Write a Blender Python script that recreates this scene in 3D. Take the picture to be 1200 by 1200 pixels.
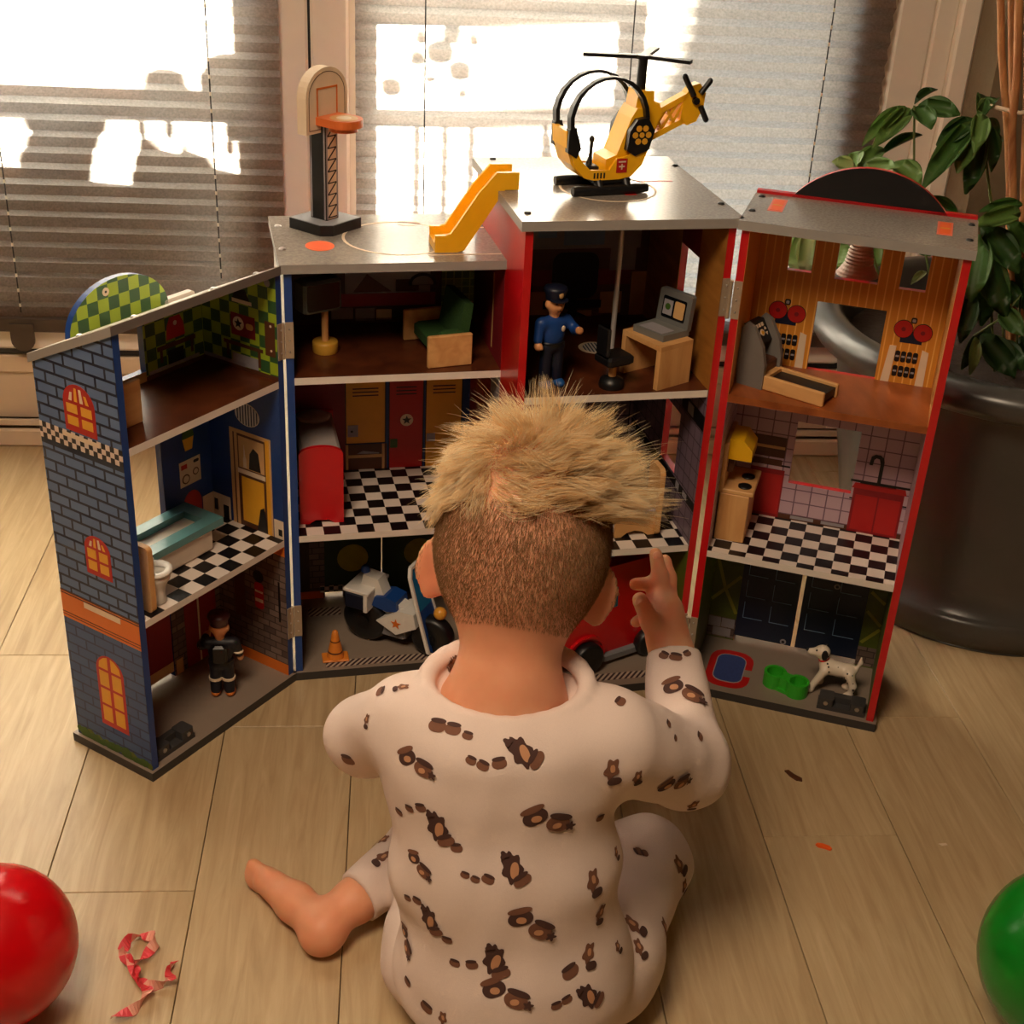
import bpy, math, random
import numpy as np
from mathutils import Vector, Matrix
from mathutils.bvhtree import BVHTree

for _o in list(bpy.data.objects):
    bpy.data.objects.remove(_o)
scene = bpy.context.scene
COL = scene.collection
random.seed(7)
rng = np.random.default_rng(7)

# ------------------------------------------------------------------ camera, light, exposure
cam_data = bpy.data.cameras.new('camera')
cam = bpy.data.objects.new('camera', cam_data)
COL.objects.link(cam)
cam_data.sensor_width = 36.0
cam_data.lens = 36.0 * 1592.19 / 1200.0
cam_data.clip_start = 0.02
cam.matrix_world = Matrix(((0.99624671, -0.00883243, -0.08610735, 0.0),
                           (-0.071673, 0.47359319, -0.87782258, 0.0),
                           (0.04853317, 0.88069943, 0.47118261, 1.05),
                           (0, 0, 0, 1)))
scene.camera = cam

world = bpy.data.worlds.new('sky')
scene.world = world
world.use_nodes = True
wbg = world.node_tree.nodes['Background']
_wt = world.node_tree
_wg = _wt.nodes.new('ShaderNodeTexCoord')
_ws = _wt.nodes.new('ShaderNodeSeparateXYZ')
_wr = _wt.nodes.new('ShaderNodeValToRGB')
_wr.color_ramp.elements[0].position = 0.42
_wr.color_ramp.elements[0].color = (0.62, 0.54, 0.42, 1)
_wr.color_ramp.elements[1].position = 0.60
_wr.color_ramp.elements[1].color = (0.74, 0.88, 1.0, 1)
_wm = _wt.nodes.new('ShaderNodeMapRange')
_wm.inputs[1].default_value = -1.0
_wt.links.new(_wg.outputs['Generated'], _ws.inputs[0])
_wt.links.new(_ws.outputs[2], _wm.inputs[0])
_wt.links.new(_wm.outputs[0], _wr.inputs[0])
_wt.links.new(_wr.outputs[0], wbg.inputs[0])
wbg.inputs[1].default_value = 8.0

SUN_DIR = Vector((0.10, -0.80, -0.45)).normalized()
sun_data = bpy.data.lights.new('sun', 'SUN')
sun_data.energy = 140.0
sun_data.angle = math.radians(2.2)
sun_data.color = (1.0, 0.93, 0.80)
sun = bpy.data.objects.new('sun', sun_data)
COL.objects.link(sun)
sun.rotation_mode = 'QUATERNION'
sun.rotation_quaternion = SUN_DIR.to_track_quat('-Z', 'Y')
sun.location = (-0.5, 5, 4)


def area_lamp(name, loc, target, size, energy, color):
    d = bpy.data.lights.new(name, 'AREA')
    d.shape = 'DISK'
    d.size = size
    d.energy = energy
    d.color = color
    o = bpy.data.objects.new(name, d)
    COL.objects.link(o)
    o.location = loc
    o.rotation_mode = 'QUATERNION'
    o.rotation_quaternion = (Vector(target) - Vector(loc)).to_track_quat('-Z', 'Y')
    return o


area_lamp('ceiling_lamp', (-0.34, 0.34, 1.85), (0.1, 1.0, 0.2), 0.60, 21.5, (1.0, 0.77, 0.54))

scene.view_settings.view_transform = 'Standard'
scene.view_settings.look = 'None'
scene.view_settings.gamma = 1.0
scene.view_settings.use_curve_mapping = False
scene.view_settings.exposure = 0.0
scene.cycles.use_denoising = True
scene.cycles.max_bounces = 10
scene.cycles.diffuse_bounces = 5
scene.cycles.transparent_max_bounces = 12


# ------------------------------------------------------------------ material helpers
def lin(c):
    r = []
    for x in c[:3]:
        x = x / 255.0
        r.append(x / 12.92 if x <= 0.04045 else ((x + 0.055) / 1.055) ** 2.4)
    return (r[0], r[1], r[2], 1.0)


def new_mat(name):
    m = bpy.data.materials.new(name)
    m.use_nodes = True
    nt = m.node_tree
    return m, nt, nt.nodes['Principled BSDF']


def nd(nt, typ, **kw):
    n = nt.nodes.new(typ)
    for k, v in kw.items():
        if k.startswith('i_'):
            n.inputs[k[2:].replace('_', ' ')].default_value = v
        else:
            setattr(n, k, v)
    return n


def mixc(nt, fac, a, b):
    n = nt.nodes.new('ShaderNodeMix')
    n.data_type = 'RGBA'
    for sock, v in ((0, fac), (6, a), (7, b)):
        if hasattr(v, 'is_output'):
            nt.links.new(v, n.inputs[sock])
        else:
            n.inputs[sock].default_value = v
    return n.outputs[2]


def mth(nt, op, a, b=0.0):
    n = nt.nodes.new('ShaderNodeMath')
    n.operation = op
    for i, v in enumerate((a, b)):
        if hasattr(v, 'is_output'):
            nt.links.new(v, n.inputs[i])
        else:
            n.inputs[i].default_value = v
    return n.outputs[0]


def uvec(nt):
    return nd(nt, 'ShaderNodeTexCoord').outputs['UV']


def ovec(nt):
    return nd(nt, 'ShaderNodeTexCoord').outputs['Object']


def bump(nt, b, height, strength=0.2, dist=0.002):
    n = nd(nt, 'ShaderNodeBump')
    n.inputs['Strength'].default_value = strength
    n.inputs['Distance'].default_value = dist
    nt.links.new(height, n.inputs['Height'])
    nt.links.new(n.outputs[0], b.inputs['Normal'])


def plain(name, col, rough=0.5, metal=0.0, var=0.08, scale=60.0, bmp=0.0, spec=0.5, coat=0.0):
    m, nt, b = new_mat(name)
    b.inputs['Roughness'].default_value = rough
    b.inputs['Metallic'].default_value = metal
    b.inputs['Specular IOR Level'].default_value = spec
    b.inputs['Coat Weight'].default_value = coat
    c = lin(col)
    nz = nd(nt, 'ShaderNodeTexNoise')
    nz.inputs['Scale'].default_value = scale
    nz.inputs['Detail'].default_value = 3
    nt.links.new(ovec(nt), nz.inputs['Vector'])
    lo = tuple(x * (1 - var) for x in c[:3]) + (1,)
    hi = tuple(min(1, x * (1 + var)) for x in c[:3]) + (1,)
    nt.links.new(mixc(nt, nz.outputs[0], lo, hi), b.inputs['Base Color'])
    if bmp:
        bump(nt, b, nz.outputs[0], bmp)
    return m


def brick_mat(name, c1, c2, mortar, w, h, gap, offset=0.5, rough=0.45, off=(0, 0)):
    m, nt, b = new_mat(name)
    b.inputs['Roughness'].default_value = rough
    mp = nd(nt, 'ShaderNodeMapping')
    mp.inputs['Location'].default_value = (off[0], off[1], 0)
    nt.links.new(uvec(nt), mp.inputs['Vector'])
    t = nd(nt, 'ShaderNodeTexBrick')
    t.offset = offset
    t.inputs['Color1'].default_value = lin(c1)
    t.inputs['Color2'].default_value = lin(c2)
    t.inputs['Mortar'].default_value = lin(mortar)
    t.inputs['Scale'].default_value = 1.0
    t.inputs['Mortar Size'].default_value = gap
    t.inputs['Mortar Smooth'].default_value = 0.0
    t.inputs['Brick Width'].default_value = w
    t.inputs['Row Height'].default_value = h
    nt.links.new(mp.outputs[0], t.inputs['Vector'])
    nt.links.new(t.outputs['Color'], b.inputs['Base Color'])
    return m


def checker_mat(name, c1, c2, size, rough=0.35, off=(0, 0)):
    m, nt, b = new_mat(name)
    b.inputs['Roughness'].default_value = rough
    mp = nd(nt, 'ShaderNodeMapping')
    mp.inputs['Location'].default_value = (off[0], off[1], 0.0005)
    nt.links.new(uvec(nt), mp.inputs['Vector'])
    t = nd(nt, 'ShaderNodeTexChecker')
    t.inputs['Scale'].default_value = 1.0 / size
    t.inputs['Color1'].default_value = lin(c1)
    t.inputs['Color2'].default_value = lin(c2)
    nt.links.new(mp.outputs[0], t.inputs['Vector'])
    nt.links.new(t.outputs['Color'], b.inputs['Base Color'])
    return m


def stripe_mat(name, c1, c2, period, frac=0.2, axis=0, rough=0.5, skew=0.0):
    m, nt, b = new_mat(name)
    b.inputs['Roughness'].default_value = rough
    s = nd(nt, 'ShaderNodeSeparateXYZ')
    nt.links.new(uvec(nt), s.inputs[0])
    x = s.outputs[axis]
    if skew:
        x = mth(nt, 'ADD', x, mth(nt, 'MULTIPLY', s.outputs[1 - axis], skew))
    f = mth(nt, 'FRACT', mth(nt, 'DIVIDE', x, period))
    k = mth(nt, 'LESS_THAN', f, frac)
    nt.links.new(mixc(nt, k, lin(c1), lin(c2)), b.inputs['Base Color'])
    return m


def wood_mat(name, c1, c2, stretch=(6, 60, 60), rough=0.5, scale=1.0, spec=0.4):
    m, nt, b = new_mat(name)
    b.inputs['Roughness'].default_value = rough
    b.inputs['Specular IOR Level'].default_value = spec
    mp = nd(nt, 'ShaderNodeMapping')
    mp.inputs['Scale'].default_value = stretch
    nt.links.new(ovec(nt), mp.inputs['Vector'])
    n = nd(nt, 'ShaderNodeTexNoise')
    n.inputs['Scale'].default_value = scale
    n.inputs['Detail'].default_value = 5
    n.inputs['Distortion'].default_value = 0.6
    nt.links.new(mp.outputs[0], n.inputs['Vector'])
    r = nd(nt, 'ShaderNodeValToRGB')
    r.color_ramp.elements[0].position = 0.3
    r.color_ramp.elements[1].position = 0.7
    r.color_ramp.elements[0].color = lin(c1)
    r.color_ramp.elements[1].color = lin(c2)
    nt.links.new(n.outputs[0], r.inputs[0])
    nt.links.new(r.outputs[0], b.inputs['Base Color'])
    bump(nt, b, n.outputs[0], 0.08, 0.001)
    return m


# ------------------------------------------------------------------ mesh builder
class MB:
    def __init__(self):
        self.v = []
        self.f = []
        self.uv = []
        self.mi = []
        self.sm = []

    def add(self, verts, faces, uvs=None, mi=0, smooth=False, M=None):
        o = len(self.v)
        for p in verts:
            p = Vector(p)
            self.v.append(tuple(M @ p) if M is not None else tuple(p))
        for i, f in enumerate(faces):
            self.f.append([o + k for k in f])
            if uvs is None:
                self.uv.append([(verts[k][0], verts[k][1]) for k in f])
            else:
                self.uv.append(uvs[i])
            self.mi.append(mi if isinstance(mi, int) else mi[i])
            self.sm.append(smooth)
        return self

    def box(self, x0, x1, y0, y1, z0, z1, mi=0, M=None, bev=0.0):
        if bev > 0:
            b = min(bev, (x1 - x0) / 2.01, (y1 - y0) / 2.01, (z1 - z0) / 2.01)
            V = []
            for z, e in ((z0, b), (z0 + b, 0), (z1 - b, 0), (z1, b)):
                xa, xb, ya, yb = x0 + e, x1 - e, y0 + e, y1 - e
                V += [(xa + b, ya, z), (xb - b, ya, z), (xb, ya + b, z), (xb, yb - b, z), (xb - b, yb, z), (xa + b, yb, z), (xa, yb - b, z), (xa, ya + b, z)]
            F = [list(range(7, -1, -1)), list(range(24, 32))]
            for k in range(3):
                for i in range(8):
                    j = (i + 1) % 8
                    F.append([k * 8 + i, k * 8 + j, k * 8 + 8 + j, k * 8 + 8 + i])
            return self.add(V, F, None, mi, False, M)
        V = [(x0, y0, z0), (x1, y0, z0), (x1, y1, z0), (x0, y1, z0), (x0, y0, z1), (x1, y0, z1), (x1, y1, z1), (x0, y1, z1)]
        F = [[3, 2, 1, 0], [4, 5, 6, 7], [0, 1, 5, 4], [1, 2, 6, 5], [2, 3, 7, 6], [3, 0, 4, 7]]
        return self.add(V, F, None, mi, False, M)

    def prism(self, poly, d0, d1, P=None, mi=(0, 0, 0), M=None, smooth_side=False):
        """poly: (a,b) outline; extruded d0..d1; P maps (a,b,d) to a point"""
        if isinstance(mi, int):
            mi = (mi, mi, mi)
        if P is None:
            P = lambda a, b, d: (a, b, d)
        n = len(poly)
        V = [P(a, b, d0) for a, b in poly] + [P(a, b, d1) for a, b in poly]
        self.add(V, [list(range(n - 1, -1, -1))], [[poly[k] for k in range(n - 1, -1, -1)]], mi[0], False, M)
        self.add(V, [list(range(n, 2 * n))], [[poly[k] for k in range(n)]], mi[1], False, M)
        F, U = [], []
        for i in range(n):
            j = (i + 1) % n
            F.append([i, j, n + j, n + i])
            U.append([poly[i], poly[j], poly[j], poly[i]])
        self.add(V, F, U, mi[2], smooth_side, M)
        return self

    def tube(self, pts, rad, n=8, mi=0, M=None, cap=True, smooth=True, flat=1.0):
        pts = [Vector(p) for p in pts]
        if not hasattr(rad, '__len__'):
            rad = [rad] * len(pts)
        V, F = [], []
        ref = None
        for i, p in enumerate(pts):
            t = (pts[min(i + 1, len(pts) - 1)] - pts[max(i - 1, 0)]).normalized()
            if ref is None:
                ref = Vector((0, 0, 1)) if abs(t.z) < 0.9 else Vector((1, 0, 0))
            a = t.cross(ref).normalized()
            b = a.cross(t).normalized()
            ref = b
            for k in range(n):
                g = 2 * math.pi * k / n
                V.append(p + a * (math.cos(g) * rad[i]) + b * (math.sin(g) * rad[i] * flat))
        for i in range(len(pts) - 1):
            for k in range(n):
                j = (k + 1) % n
                F.append([i * n + k, i * n + j, (i + 1) * n + j, (i + 1) * n + k])
        self.add(V, F, None, mi, smooth, M)
        if cap:
            self.add(V, [list(range(n - 1, -1, -1)), list(range((len(pts) - 1) * n, len(pts) * n))], None, mi, False, M)
        return self

    def lathe(self, prof, c=(0, 0, 0), n=24, mi=0, M=None, smooth=True, close=True):
        V, F = [], []
        for r, z in prof:
            for k in range(n):
                g = 2 * math.pi * k / n
                V.append((c[0] + r * math.cos(g), c[1] + r * math.sin(g), c[2] + z))
        for i in range(len(prof) - 1):
            for k in range(n):
                j = (k + 1) % n
                F.append([i * n + k, i * n + j, (i + 1) * n + j, (i + 1) * n + k])
        self.add(V, F, None, mi, smooth, M)
        if close:
            self.add(V, [list(range(n - 1, -1, -1)), list(range((len(prof) - 1) * n, len(prof) * n))], None, mi, False, M)
        return self

    def ell(self, c, r, n=14, m=9, mi=0, M=None):
        if not hasattr(r, '__len__'):
            r = (r, r, r)
        prof = []
        V, F = [], []
        for i in range(1, m):
            a = math.pi * i / m - math.pi / 2
            for k in range(n):
                g = 2 * math.pi * k / n
                V.append((c[0] + r[0] * math.cos(a) * math.cos(g), c[1] + r[1] * math.cos(a) * math.sin(g), c[2] + r[2] * math.sin(a)))
        V.append((c[0], c[1], c[2] - r[2]))
        V.append((c[0], c[1], c[2] + r[2]))
        for i in range(m - 2):
            for k in range(n):
                j = (k + 1) % n
                F.append([i * n + k, i * n + j, (i + 1) * n + j, (i + 1) * n + k])
        for k in range(n):
            j = (k + 1) % n
            F.append([len(V) - 2, j, k])
            F.append([len(V) - 1, (m - 2) * n + k, (m - 2) * n + j])
        self.add(V, F, None, mi, True, M)
        return self

    def mesh(self, name):
        me = bpy.data.meshes.new(name)
        me.from_pydata(self.v, [], self.f)
        ul = me.uv_layers.new(name='UVMap')
        flat = [c for f in self.uv for uv in f for c in (uv[0], uv[1])]
        ul.data.foreach_set('uv', flat)
        me.polygons.foreach_set('material_index', self.mi)
        me.polygons.foreach_set('use_smooth', self.sm)
        me.update()
        return me


def link(name, me, mats, parent=None):
    o = bpy.data.objects.new(name, me)
    if not isinstance(mats, (list, tuple)):
        mats = [mats]
    if len(me.materials) == 0:
        for m in mats:
            me.materials.append(m)
    COL.objects.link(o)
    if parent is not None:
        o.parent = parent
    return o


def part(name, mb, mats, parent, label=None):
    o = link(name, mb.mesh(name), mats, parent)
    if label:
        o['label'] = label
    return o


def tag(o, label, cat, group=None, kind=None):
    o['label'] = label
    o['category'] = cat
    if group:
        o['group'] = group
    if kind:
        o['kind'] = kind
    return o


def thing(name, label, cat, M=None, group=None):
    o = bpy.data.objects.new(name, None)
    o.empty_display_size = 0.02
    COL.objects.link(o)
    if M is not None:
        o.matrix_world = M
    return tag(o, label, cat, group)


def struct(name, mb, mats, parent=None):
    o = link(name, mb.mesh(name), mats, parent)
    if parent is None:
        o['kind'] = 'structure'
    return o


def arc(cx, cy, r, a0, a1, n, ry=None):
    ry = r if ry is None else ry
    return [(cx + r * math.cos(math.radians(a0 + (a1 - a0) * i / n)), cy + ry * math.sin(math.radians(a0 + (a1 - a0) * i / n))) for i in range(n + 1)]


def rrect(x0, x1, y0, y1, r, n=4):
    return arc(x1 - r, y1 - r, r, 0, 90, n) + arc(x0 + r, y1 - r, r, 90, 180, n) + arc(x0 + r, y0 + r, r, 180, 270, n) + arc(x1 - r, y0 + r, r, 270, 360, n)


# ------------------------------------------------------------------ smooth bodies from distance fields
def sdf_mesh(name, prims, res, k=0.01, cuts=(), noise=0.0, holes=(), post=()):
    lo = np.min([np.minimum(np.array(p[1]) - p[3], np.array(p[2]) - p[4]) if p[0] == 'c' else np.array(p[1]) - max(p[2]) for p in prims], axis=0) - 3 * res
    hi = np.max([np.maximum(np.array(p[1]) + p[3], np.array(p[2]) + p[4]) if p[0] == 'c' else np.array(p[1]) + max(p[2]) for p in prims], axis=0) + 3 * res
    n = np.ceil((hi - lo) / res).astype(int) + 1
    ax = [lo[i] + res * np.arange(n[i]) for i in range(3)]
    F = np.full(n, 0.05, np.float32)

    def sub(pmin, pmax):
        a = np.clip(np.floor((pmin - lo) / res).astype(int), 0, n - 1)
        b = np.clip(np.ceil((pmax - lo) / res).astype(int) + 1, 1, n)
        sl = tuple(slice(a[i], b[i]) for i in range(3))
        X = ax[0][sl[0]][:, None, None]
        Y = ax[1][sl[1]][None, :, None]
        Z = ax[2][sl[2]][None, None, :]
        return sl, X, Y, Z

    def dist(p, X, Y, Z):
        if p[0] == 'c':
            a, b = np.array(p[1], float), np.array(p[2], float)
            ba = b - a
            L2 = max(ba @ ba, 1e-12)
            t = np.clip(((X - a[0]) * ba[0] + (Y - a[1]) * ba[1] + (Z - a[2]) * ba[2]) / L2, 0, 1)
            dd = np.sqrt((X - a[0] - t * ba[0]) ** 2 + (Y - a[1] - t * ba[1]) ** 2 + (Z - a[2] - t * ba[2]) ** 2)
            return dd - (p[3] + (p[4] - p[3]) * t)
        c, r = np.array(p[1], float), p[2]
        Rm = np.array(p[3]) if len(p) > 3 and p[3] is not None else np.eye(3)   # rows = axes
        q = [((X - c[0]) * Rm[i][0] + (Y - c[1]) * Rm[i][1] + (Z - c[2]) * Rm[i][2]) for i in range(3)]
        k0 = np.sqrt(sum((q[i] / r[i]) ** 2 for i in range(3)))
        k1 = np.sqrt(sum((q[i] / r[i] ** 2) ** 2 for i in range(3))) + 1e-9
        return k0 * (k0 - 1) / k1

    for p in prims:
        m = 0.03
        if p[0] == 'c':
            pmin = np.minimum(np.array(p[1]) - p[3], np.array(p[2]) - p[4]) - m
            pmax = np.maximum(np.array(p[1]) + p[3], np.array(p[2]) + p[4]) + m
            kk = p[5] if len(p) > 5 else k
        else:
            pmin = np.array(p[1]) - max(p[2]) - m
            pmax = np.array(p[1]) + max(p[2]) + m
            kk = p[4] if len(p) > 4 else k
        sl, X, Y, Z = sub(pmin, pmax)
        d = dist(p, X, Y, Z).astype(np.float32)
        A = F[sl]
        h = np.clip(0.5 + 0.5 * (A - d) / kk, 0, 1)
        F[sl] = A + (d - A) * h - kk * h * (1 - h)
    if noise:
        X, Y, Z = ax[0][:, None, None], ax[1][None, :, None], ax[2][None, None, :]
        F += (noise * (np.sin(X * 62 + Z * 41 + 1.3 * np.sin(Y * 40)) * np.sin(Z * 75 - X * 33 + 2 * np.sin(X * 29 + 1)) + 0.6 * np.sin(Y * 90 + Z * 60 + X * 20))).astype(np.float32)
    for p in holes:
        sl, X, Y, Z = sub(np.array(p[1]) - max(p[2]) - 0.01, np.array(p[1]) + max(p[2]) + 0.01)
        F[sl] = np.maximum(F[sl], -dist(p, X, Y, Z))
    for q, nn, rad in cuts:
        q, nn = np.array(q), np.array(nn) / np.linalg.norm(nn)
        X, Y, Z = ax[0][:, None, None], ax[1][None, :, None], ax[2][None, None, :]
        d = (X - q[0]) * nn[0] + (Y - q[1]) * nn[1] + (Z - q[2]) * nn[2]
        near = ((X - q[0]) ** 2 + (Y - q[1]) ** 2 + (Z - q[2]) ** 2) < rad * rad
        F = np.where(near, np.maximum(F, d), F).astype(np.float32)
    for p in post:
        sl, X, Y, Z = sub(np.minimum(p[1], p[2]) - p[3] - .02, np.maximum(p[1], p[2]) + p[3] + .02)
        d = dist(p, X, Y, Z).astype(np.float32)
        h = np.clip(0.5 + 0.5 * (F[sl] - d) / .003, 0, 1)
        F[sl] = F[sl] + (d - F[sl]) * h - .003 * h * (1 - h)
    F[0], F[-1], F[:, 0], F[:, -1], F[:, :, 0], F[:, :, -1] = (0.02,) * 6
    # surface nets
    S = F < 0
    cnt = np.zeros(tuple(n - 1), np.int8)
    for dx in (0, 1):
        for dy in (0, 1):
            for dz in (0, 1):
                cnt += S[dx:n[0] - 1 + dx, dy:n[1] - 1 + dy, dz:n[2] - 1 + dz]
    act = np.argwhere((cnt > 0) & (cnt < 8))
    idx = np.full(tuple(n - 1), -1, np.int64)
    idx[act[:, 0], act[:, 1], act[:, 2]] = np.arange(len(act))
    corner = np.array([(i & 1, (i >> 1) & 1, (i >> 2) & 1) for i in range(8)])
    val = np.stack([F[act[:, 0] + c[0], act[:, 1] + c[1], act[:, 2] + c[2]] for c in corner], 1)
    acc = np.zeros((len(act), 3))
    num = np.zeros(len(act))
    for i in range(8):
        for b in (1, 2, 4):
            if i & b:
                continue
            j = i | b
            m = (val[:, i] < 0) != (val[:, j] < 0)
            t = val[m, i] / (val[m, i] - val[m, j])
            acc[m] += corner[i] + (corner[j] - corner[i]) * t[:, None]
            num[m] += 1
    V = (act + acc / num[:, None]) * res + lo
    Q = []
    for a in range(3):
        b, c = (a + 1) % 3, (a + 2) % 3
        s0 = [slice(1, -1)] * 3
        s1 = [slice(1, -1)] * 3
        s0[a] = slice(0, -1)
        s1[a] = slice(1, None)
        A, B = S[tuple(s0)], S[tuple(s1)]
        for flip, m in ((False, A & ~B), (True, ~A & B)):
            e = np.argwhere(m)
            if not len(e):
                continue
            e = e + np.array([0 if i == a else 1 for i in range(3)])
            ub, uc = np.eye(3, dtype=int)[b], np.eye(3, dtype=int)[c]
            q = [e - ub - uc, e - uc, e, e - ub]
            q = np.stack([idx[x[:, 0], x[:, 1], x[:, 2]] for x in q], 1)
            Q.append(q[:, ::-1] if flip else q)
    Q = np.concatenate(Q)
    # light relaxation
    for it in range(2):
        s = np.zeros_like(V)
        w = np.zeros(len(V))
        for i in range(4):
            j = (i + 1) % 4
            np.add.at(s, Q[:, i], V[Q[:, j]])
            np.add.at(s, Q[:, j], V[Q[:, i]])
            np.add.at(w, Q[:, i], 1)
            np.add.at(w, Q[:, j], 1)
        V = V * 0.5 + 0.5 * s / np.maximum(w, 1)[:, None]
    return raw_mesh(name, V, Q)


def raw_mesh(name, V, Q):
    me = bpy.data.meshes.new(name)
    me.vertices.add(len(V))
    me.vertices.foreach_set('co', np.asarray(V, np.float32).ravel())
    k = Q.shape[1]
    me.loops.add(Q.size)
    me.loops.foreach_set('vertex_index', Q.astype(np.int32).ravel())
    me.polygons.add(len(Q))
    me.polygons.foreach_set('loop_start', np.arange(0, Q.size, k, dtype=np.int32))
    me.polygons.foreach_set('use_smooth', np.ones(len(Q), bool))
    me.update(calc_edges=True)
    me.validate()
    return me


# ------------------------------------------------------------------ common materials
M_RED = plain('red_lacquer', (190, 12, 22), 0.3, coat=0.3)
M_BLUE = plain('blue_lacquer', (22, 62, 130), 0.35)
M_WHITE_EDGE = plain('white_edge', (225, 215, 205), 0.45)
M_GREY_EDGE = plain('grey_edge', (150, 145, 140), 0.5)
M_DARK_EDGE = plain('dark_edge', (52, 50, 50), 0.5)
M_BLACK = plain('black_plastic', (16, 16, 18), 0.4)
M_CHROME = plain('steel', (190, 185, 180), 0.3, metal=1.0)
M_STEEL = plain('brushed_steel', (150, 140, 130), 0.4, metal=0.6)
M_YELLOW = plain('yellow_plastic', (245, 180, 22), 0.3)
M_ORANGE = plain('orange_paint', (235, 92, 25), 0.4)
M_WHITE = plain('white_paint', (225, 220, 212), 0.4)
M_GREYP = plain('grey_paint', (120, 120, 124), 0.45)
M_PINE = wood_mat('pine', (196, 140, 82), (222, 172, 112), (60, 60, 8))
M_PINE_H = wood_mat('pine_across', (196, 140, 82), (222, 172, 112), (8, 60, 60))
M_BLACK_INK = plain('black_ink', (14, 12, 14), 0.45)
M_CREAM = plain('cream_print', (222, 200, 172), 0.45)
M_TAN = plain('tan_print', (205, 160, 105), 0.45)
M_YEL_INK = plain('yellow_print', (222, 160, 40), 0.45)
M_RED_INK = plain('red_print', (178, 26, 24), 0.45)
M_ORG_INK = plain('orange_print', (214, 110, 32), 0.45)
M_NAVY = plain('navy_print', (14, 28, 52), 0.4)
M_LBLUE = plain('light_blue_print', (120, 150, 185), 0.4)
M_GREEN_INK = plain('green_print', (60, 92, 30), 0.5)
M_GREY_INK = plain('grey_print', (150, 145, 150), 0.5)
M_BROWN_INK = plain('brown_print', (84, 46, 26), 0.5)
M_PURPLE_INK = plain('maroon_print', (120, 20, 30), 0.5)
# ------------------------------------------------------------------ the room
def floor_mat():
    m, nt, b = new_mat('oak_vinyl_plank')
    b.inputs['Roughness'].default_value = 0.42
    b.inputs['Specular IOR Level'].default_value = 0.45
    oi = nd(nt, 'ShaderNodeObjectInfo')
    mp = nd(nt, 'ShaderNodeMapping')
    mp.inputs['Scale'].default_value = (42, 3.0, 1)
    cmb = nd(nt, 'ShaderNodeCombineXYZ')
    nt.links.new(mth(nt, 'MULTIPLY', oi.outputs['Random'], 17.0), cmb.inputs[0])
    nt.links.new(mth(nt, 'MULTIPLY', oi.outputs['Random'], 31.0), cmb.inputs[1])
    nt.links.new(cmb.outputs[0], mp.inputs['Location'])
    nt.links.new(ovec(nt), mp.inputs['Vector'])
    n1 = nd(nt, 'ShaderNodeTexNoise')
    n1.inputs['Scale'].default_value = 1.6
    n1.inputs['Detail'].default_value = 7
    n1.inputs['Roughness'].default_value = 0.62
    n1.inputs['Distortion'].default_value = 1.2
    nt.links.new(mp.outputs[0], n1.inputs['Vector'])
    n2 = nd(nt, 'ShaderNodeTexNoise')
    n2.inputs['Scale'].default_value = 5.0
    n2.inputs['Detail'].default_value = 4
    nt.links.new(ovec(nt), n2.inputs['Vector'])
    r = nd(nt, 'ShaderNodeValToRGB')
    r.color_ramp.elements[0].position = 0.28
    r.color_ramp.elements[1].position = 0.72
    r.color_ramp.elements[0].color = lin((158, 133, 96))
    r.color_ramp.elements[1].color = lin((204, 181, 142))
    nt.links.new(n1.outputs[0], r.inputs[0])
    c = mixc(nt, mth(nt, 'MULTIPLY', n2.outputs[0], 0.5), r.outputs[0], lin((168, 134, 92)))
    c = mixc(nt, mth(nt, 'MULTIPLY', oi.outputs['Random'], 0.22), c, lin((205, 182, 145)))
    nt.links.new(c, b.inputs['Base Color'])
    bump(nt, b, n1.outputs[0], 0.12, 0.001)
    return m


M_FLOOR = floor_mat()
M_SUBFLOOR = plain('floor_underlay', (60, 46, 30), 0.9)
X0, X1, Y0, Y1 = -1.90, 2.02, -1.35, 2.26
floor = struct('floor', MB().box(X0, X1, Y0, Y1, -0.06, -0.007), M_SUBFLOOR)
PW, PLEN, PX = 0.1582, 1.22, -0.3656
ends = {-1: 1.5420, 0: 1.10, 1: 1.3840, 2: 0.66, 3: 1.67, 4: 0.42, 5: 1.1735, 6: 1.3975, 7: 0.9, -2: 1.05, -3: 1.62}
plank_cache = {}
k0, k1 = math.floor((X0 - PX) / PW), math.ceil((X1 - PX) / PW)
for k in range(k0, k1):
    xa, xb = max(X0, PX + k * PW), min(X1, PX + (k + 1) * PW)
    if xb - xa < 0.01:
        continue
    e = ends.get(k, 0.4 + (k * 0.437) % PLEN)
    y = e - math.ceil((e - Y0) / PLEN) * PLEN
    while y < Y1:
        ya, yb = max(y, Y0), min(y + PLEN, Y1)
        y += PLEN
        if yb - ya < 0.02:
            continue
        key = (round(xb - xa, 3), round(yb - ya, 3))
        if key not in plank_cache:
            w, l = key
            plank_cache[key] = MB().box(-w / 2 + 0.0004, w / 2 - 0.0004, -l / 2 + 0.0004, l / 2 - 0.0004, -0.007, 0.0, bev=0.0006).mesh('plank')
        o = link('plank', plank_cache[key], M_FLOOR, floor)
        o.location = ((xa + xb) / 2, (ya + yb) / 2, 0)


def plaster(name, col, bmp=0.25, scale=90):
    return plain(name, col, 0.9, var=0.06, scale=scale, bmp=bmp, spec=0.2)


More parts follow.
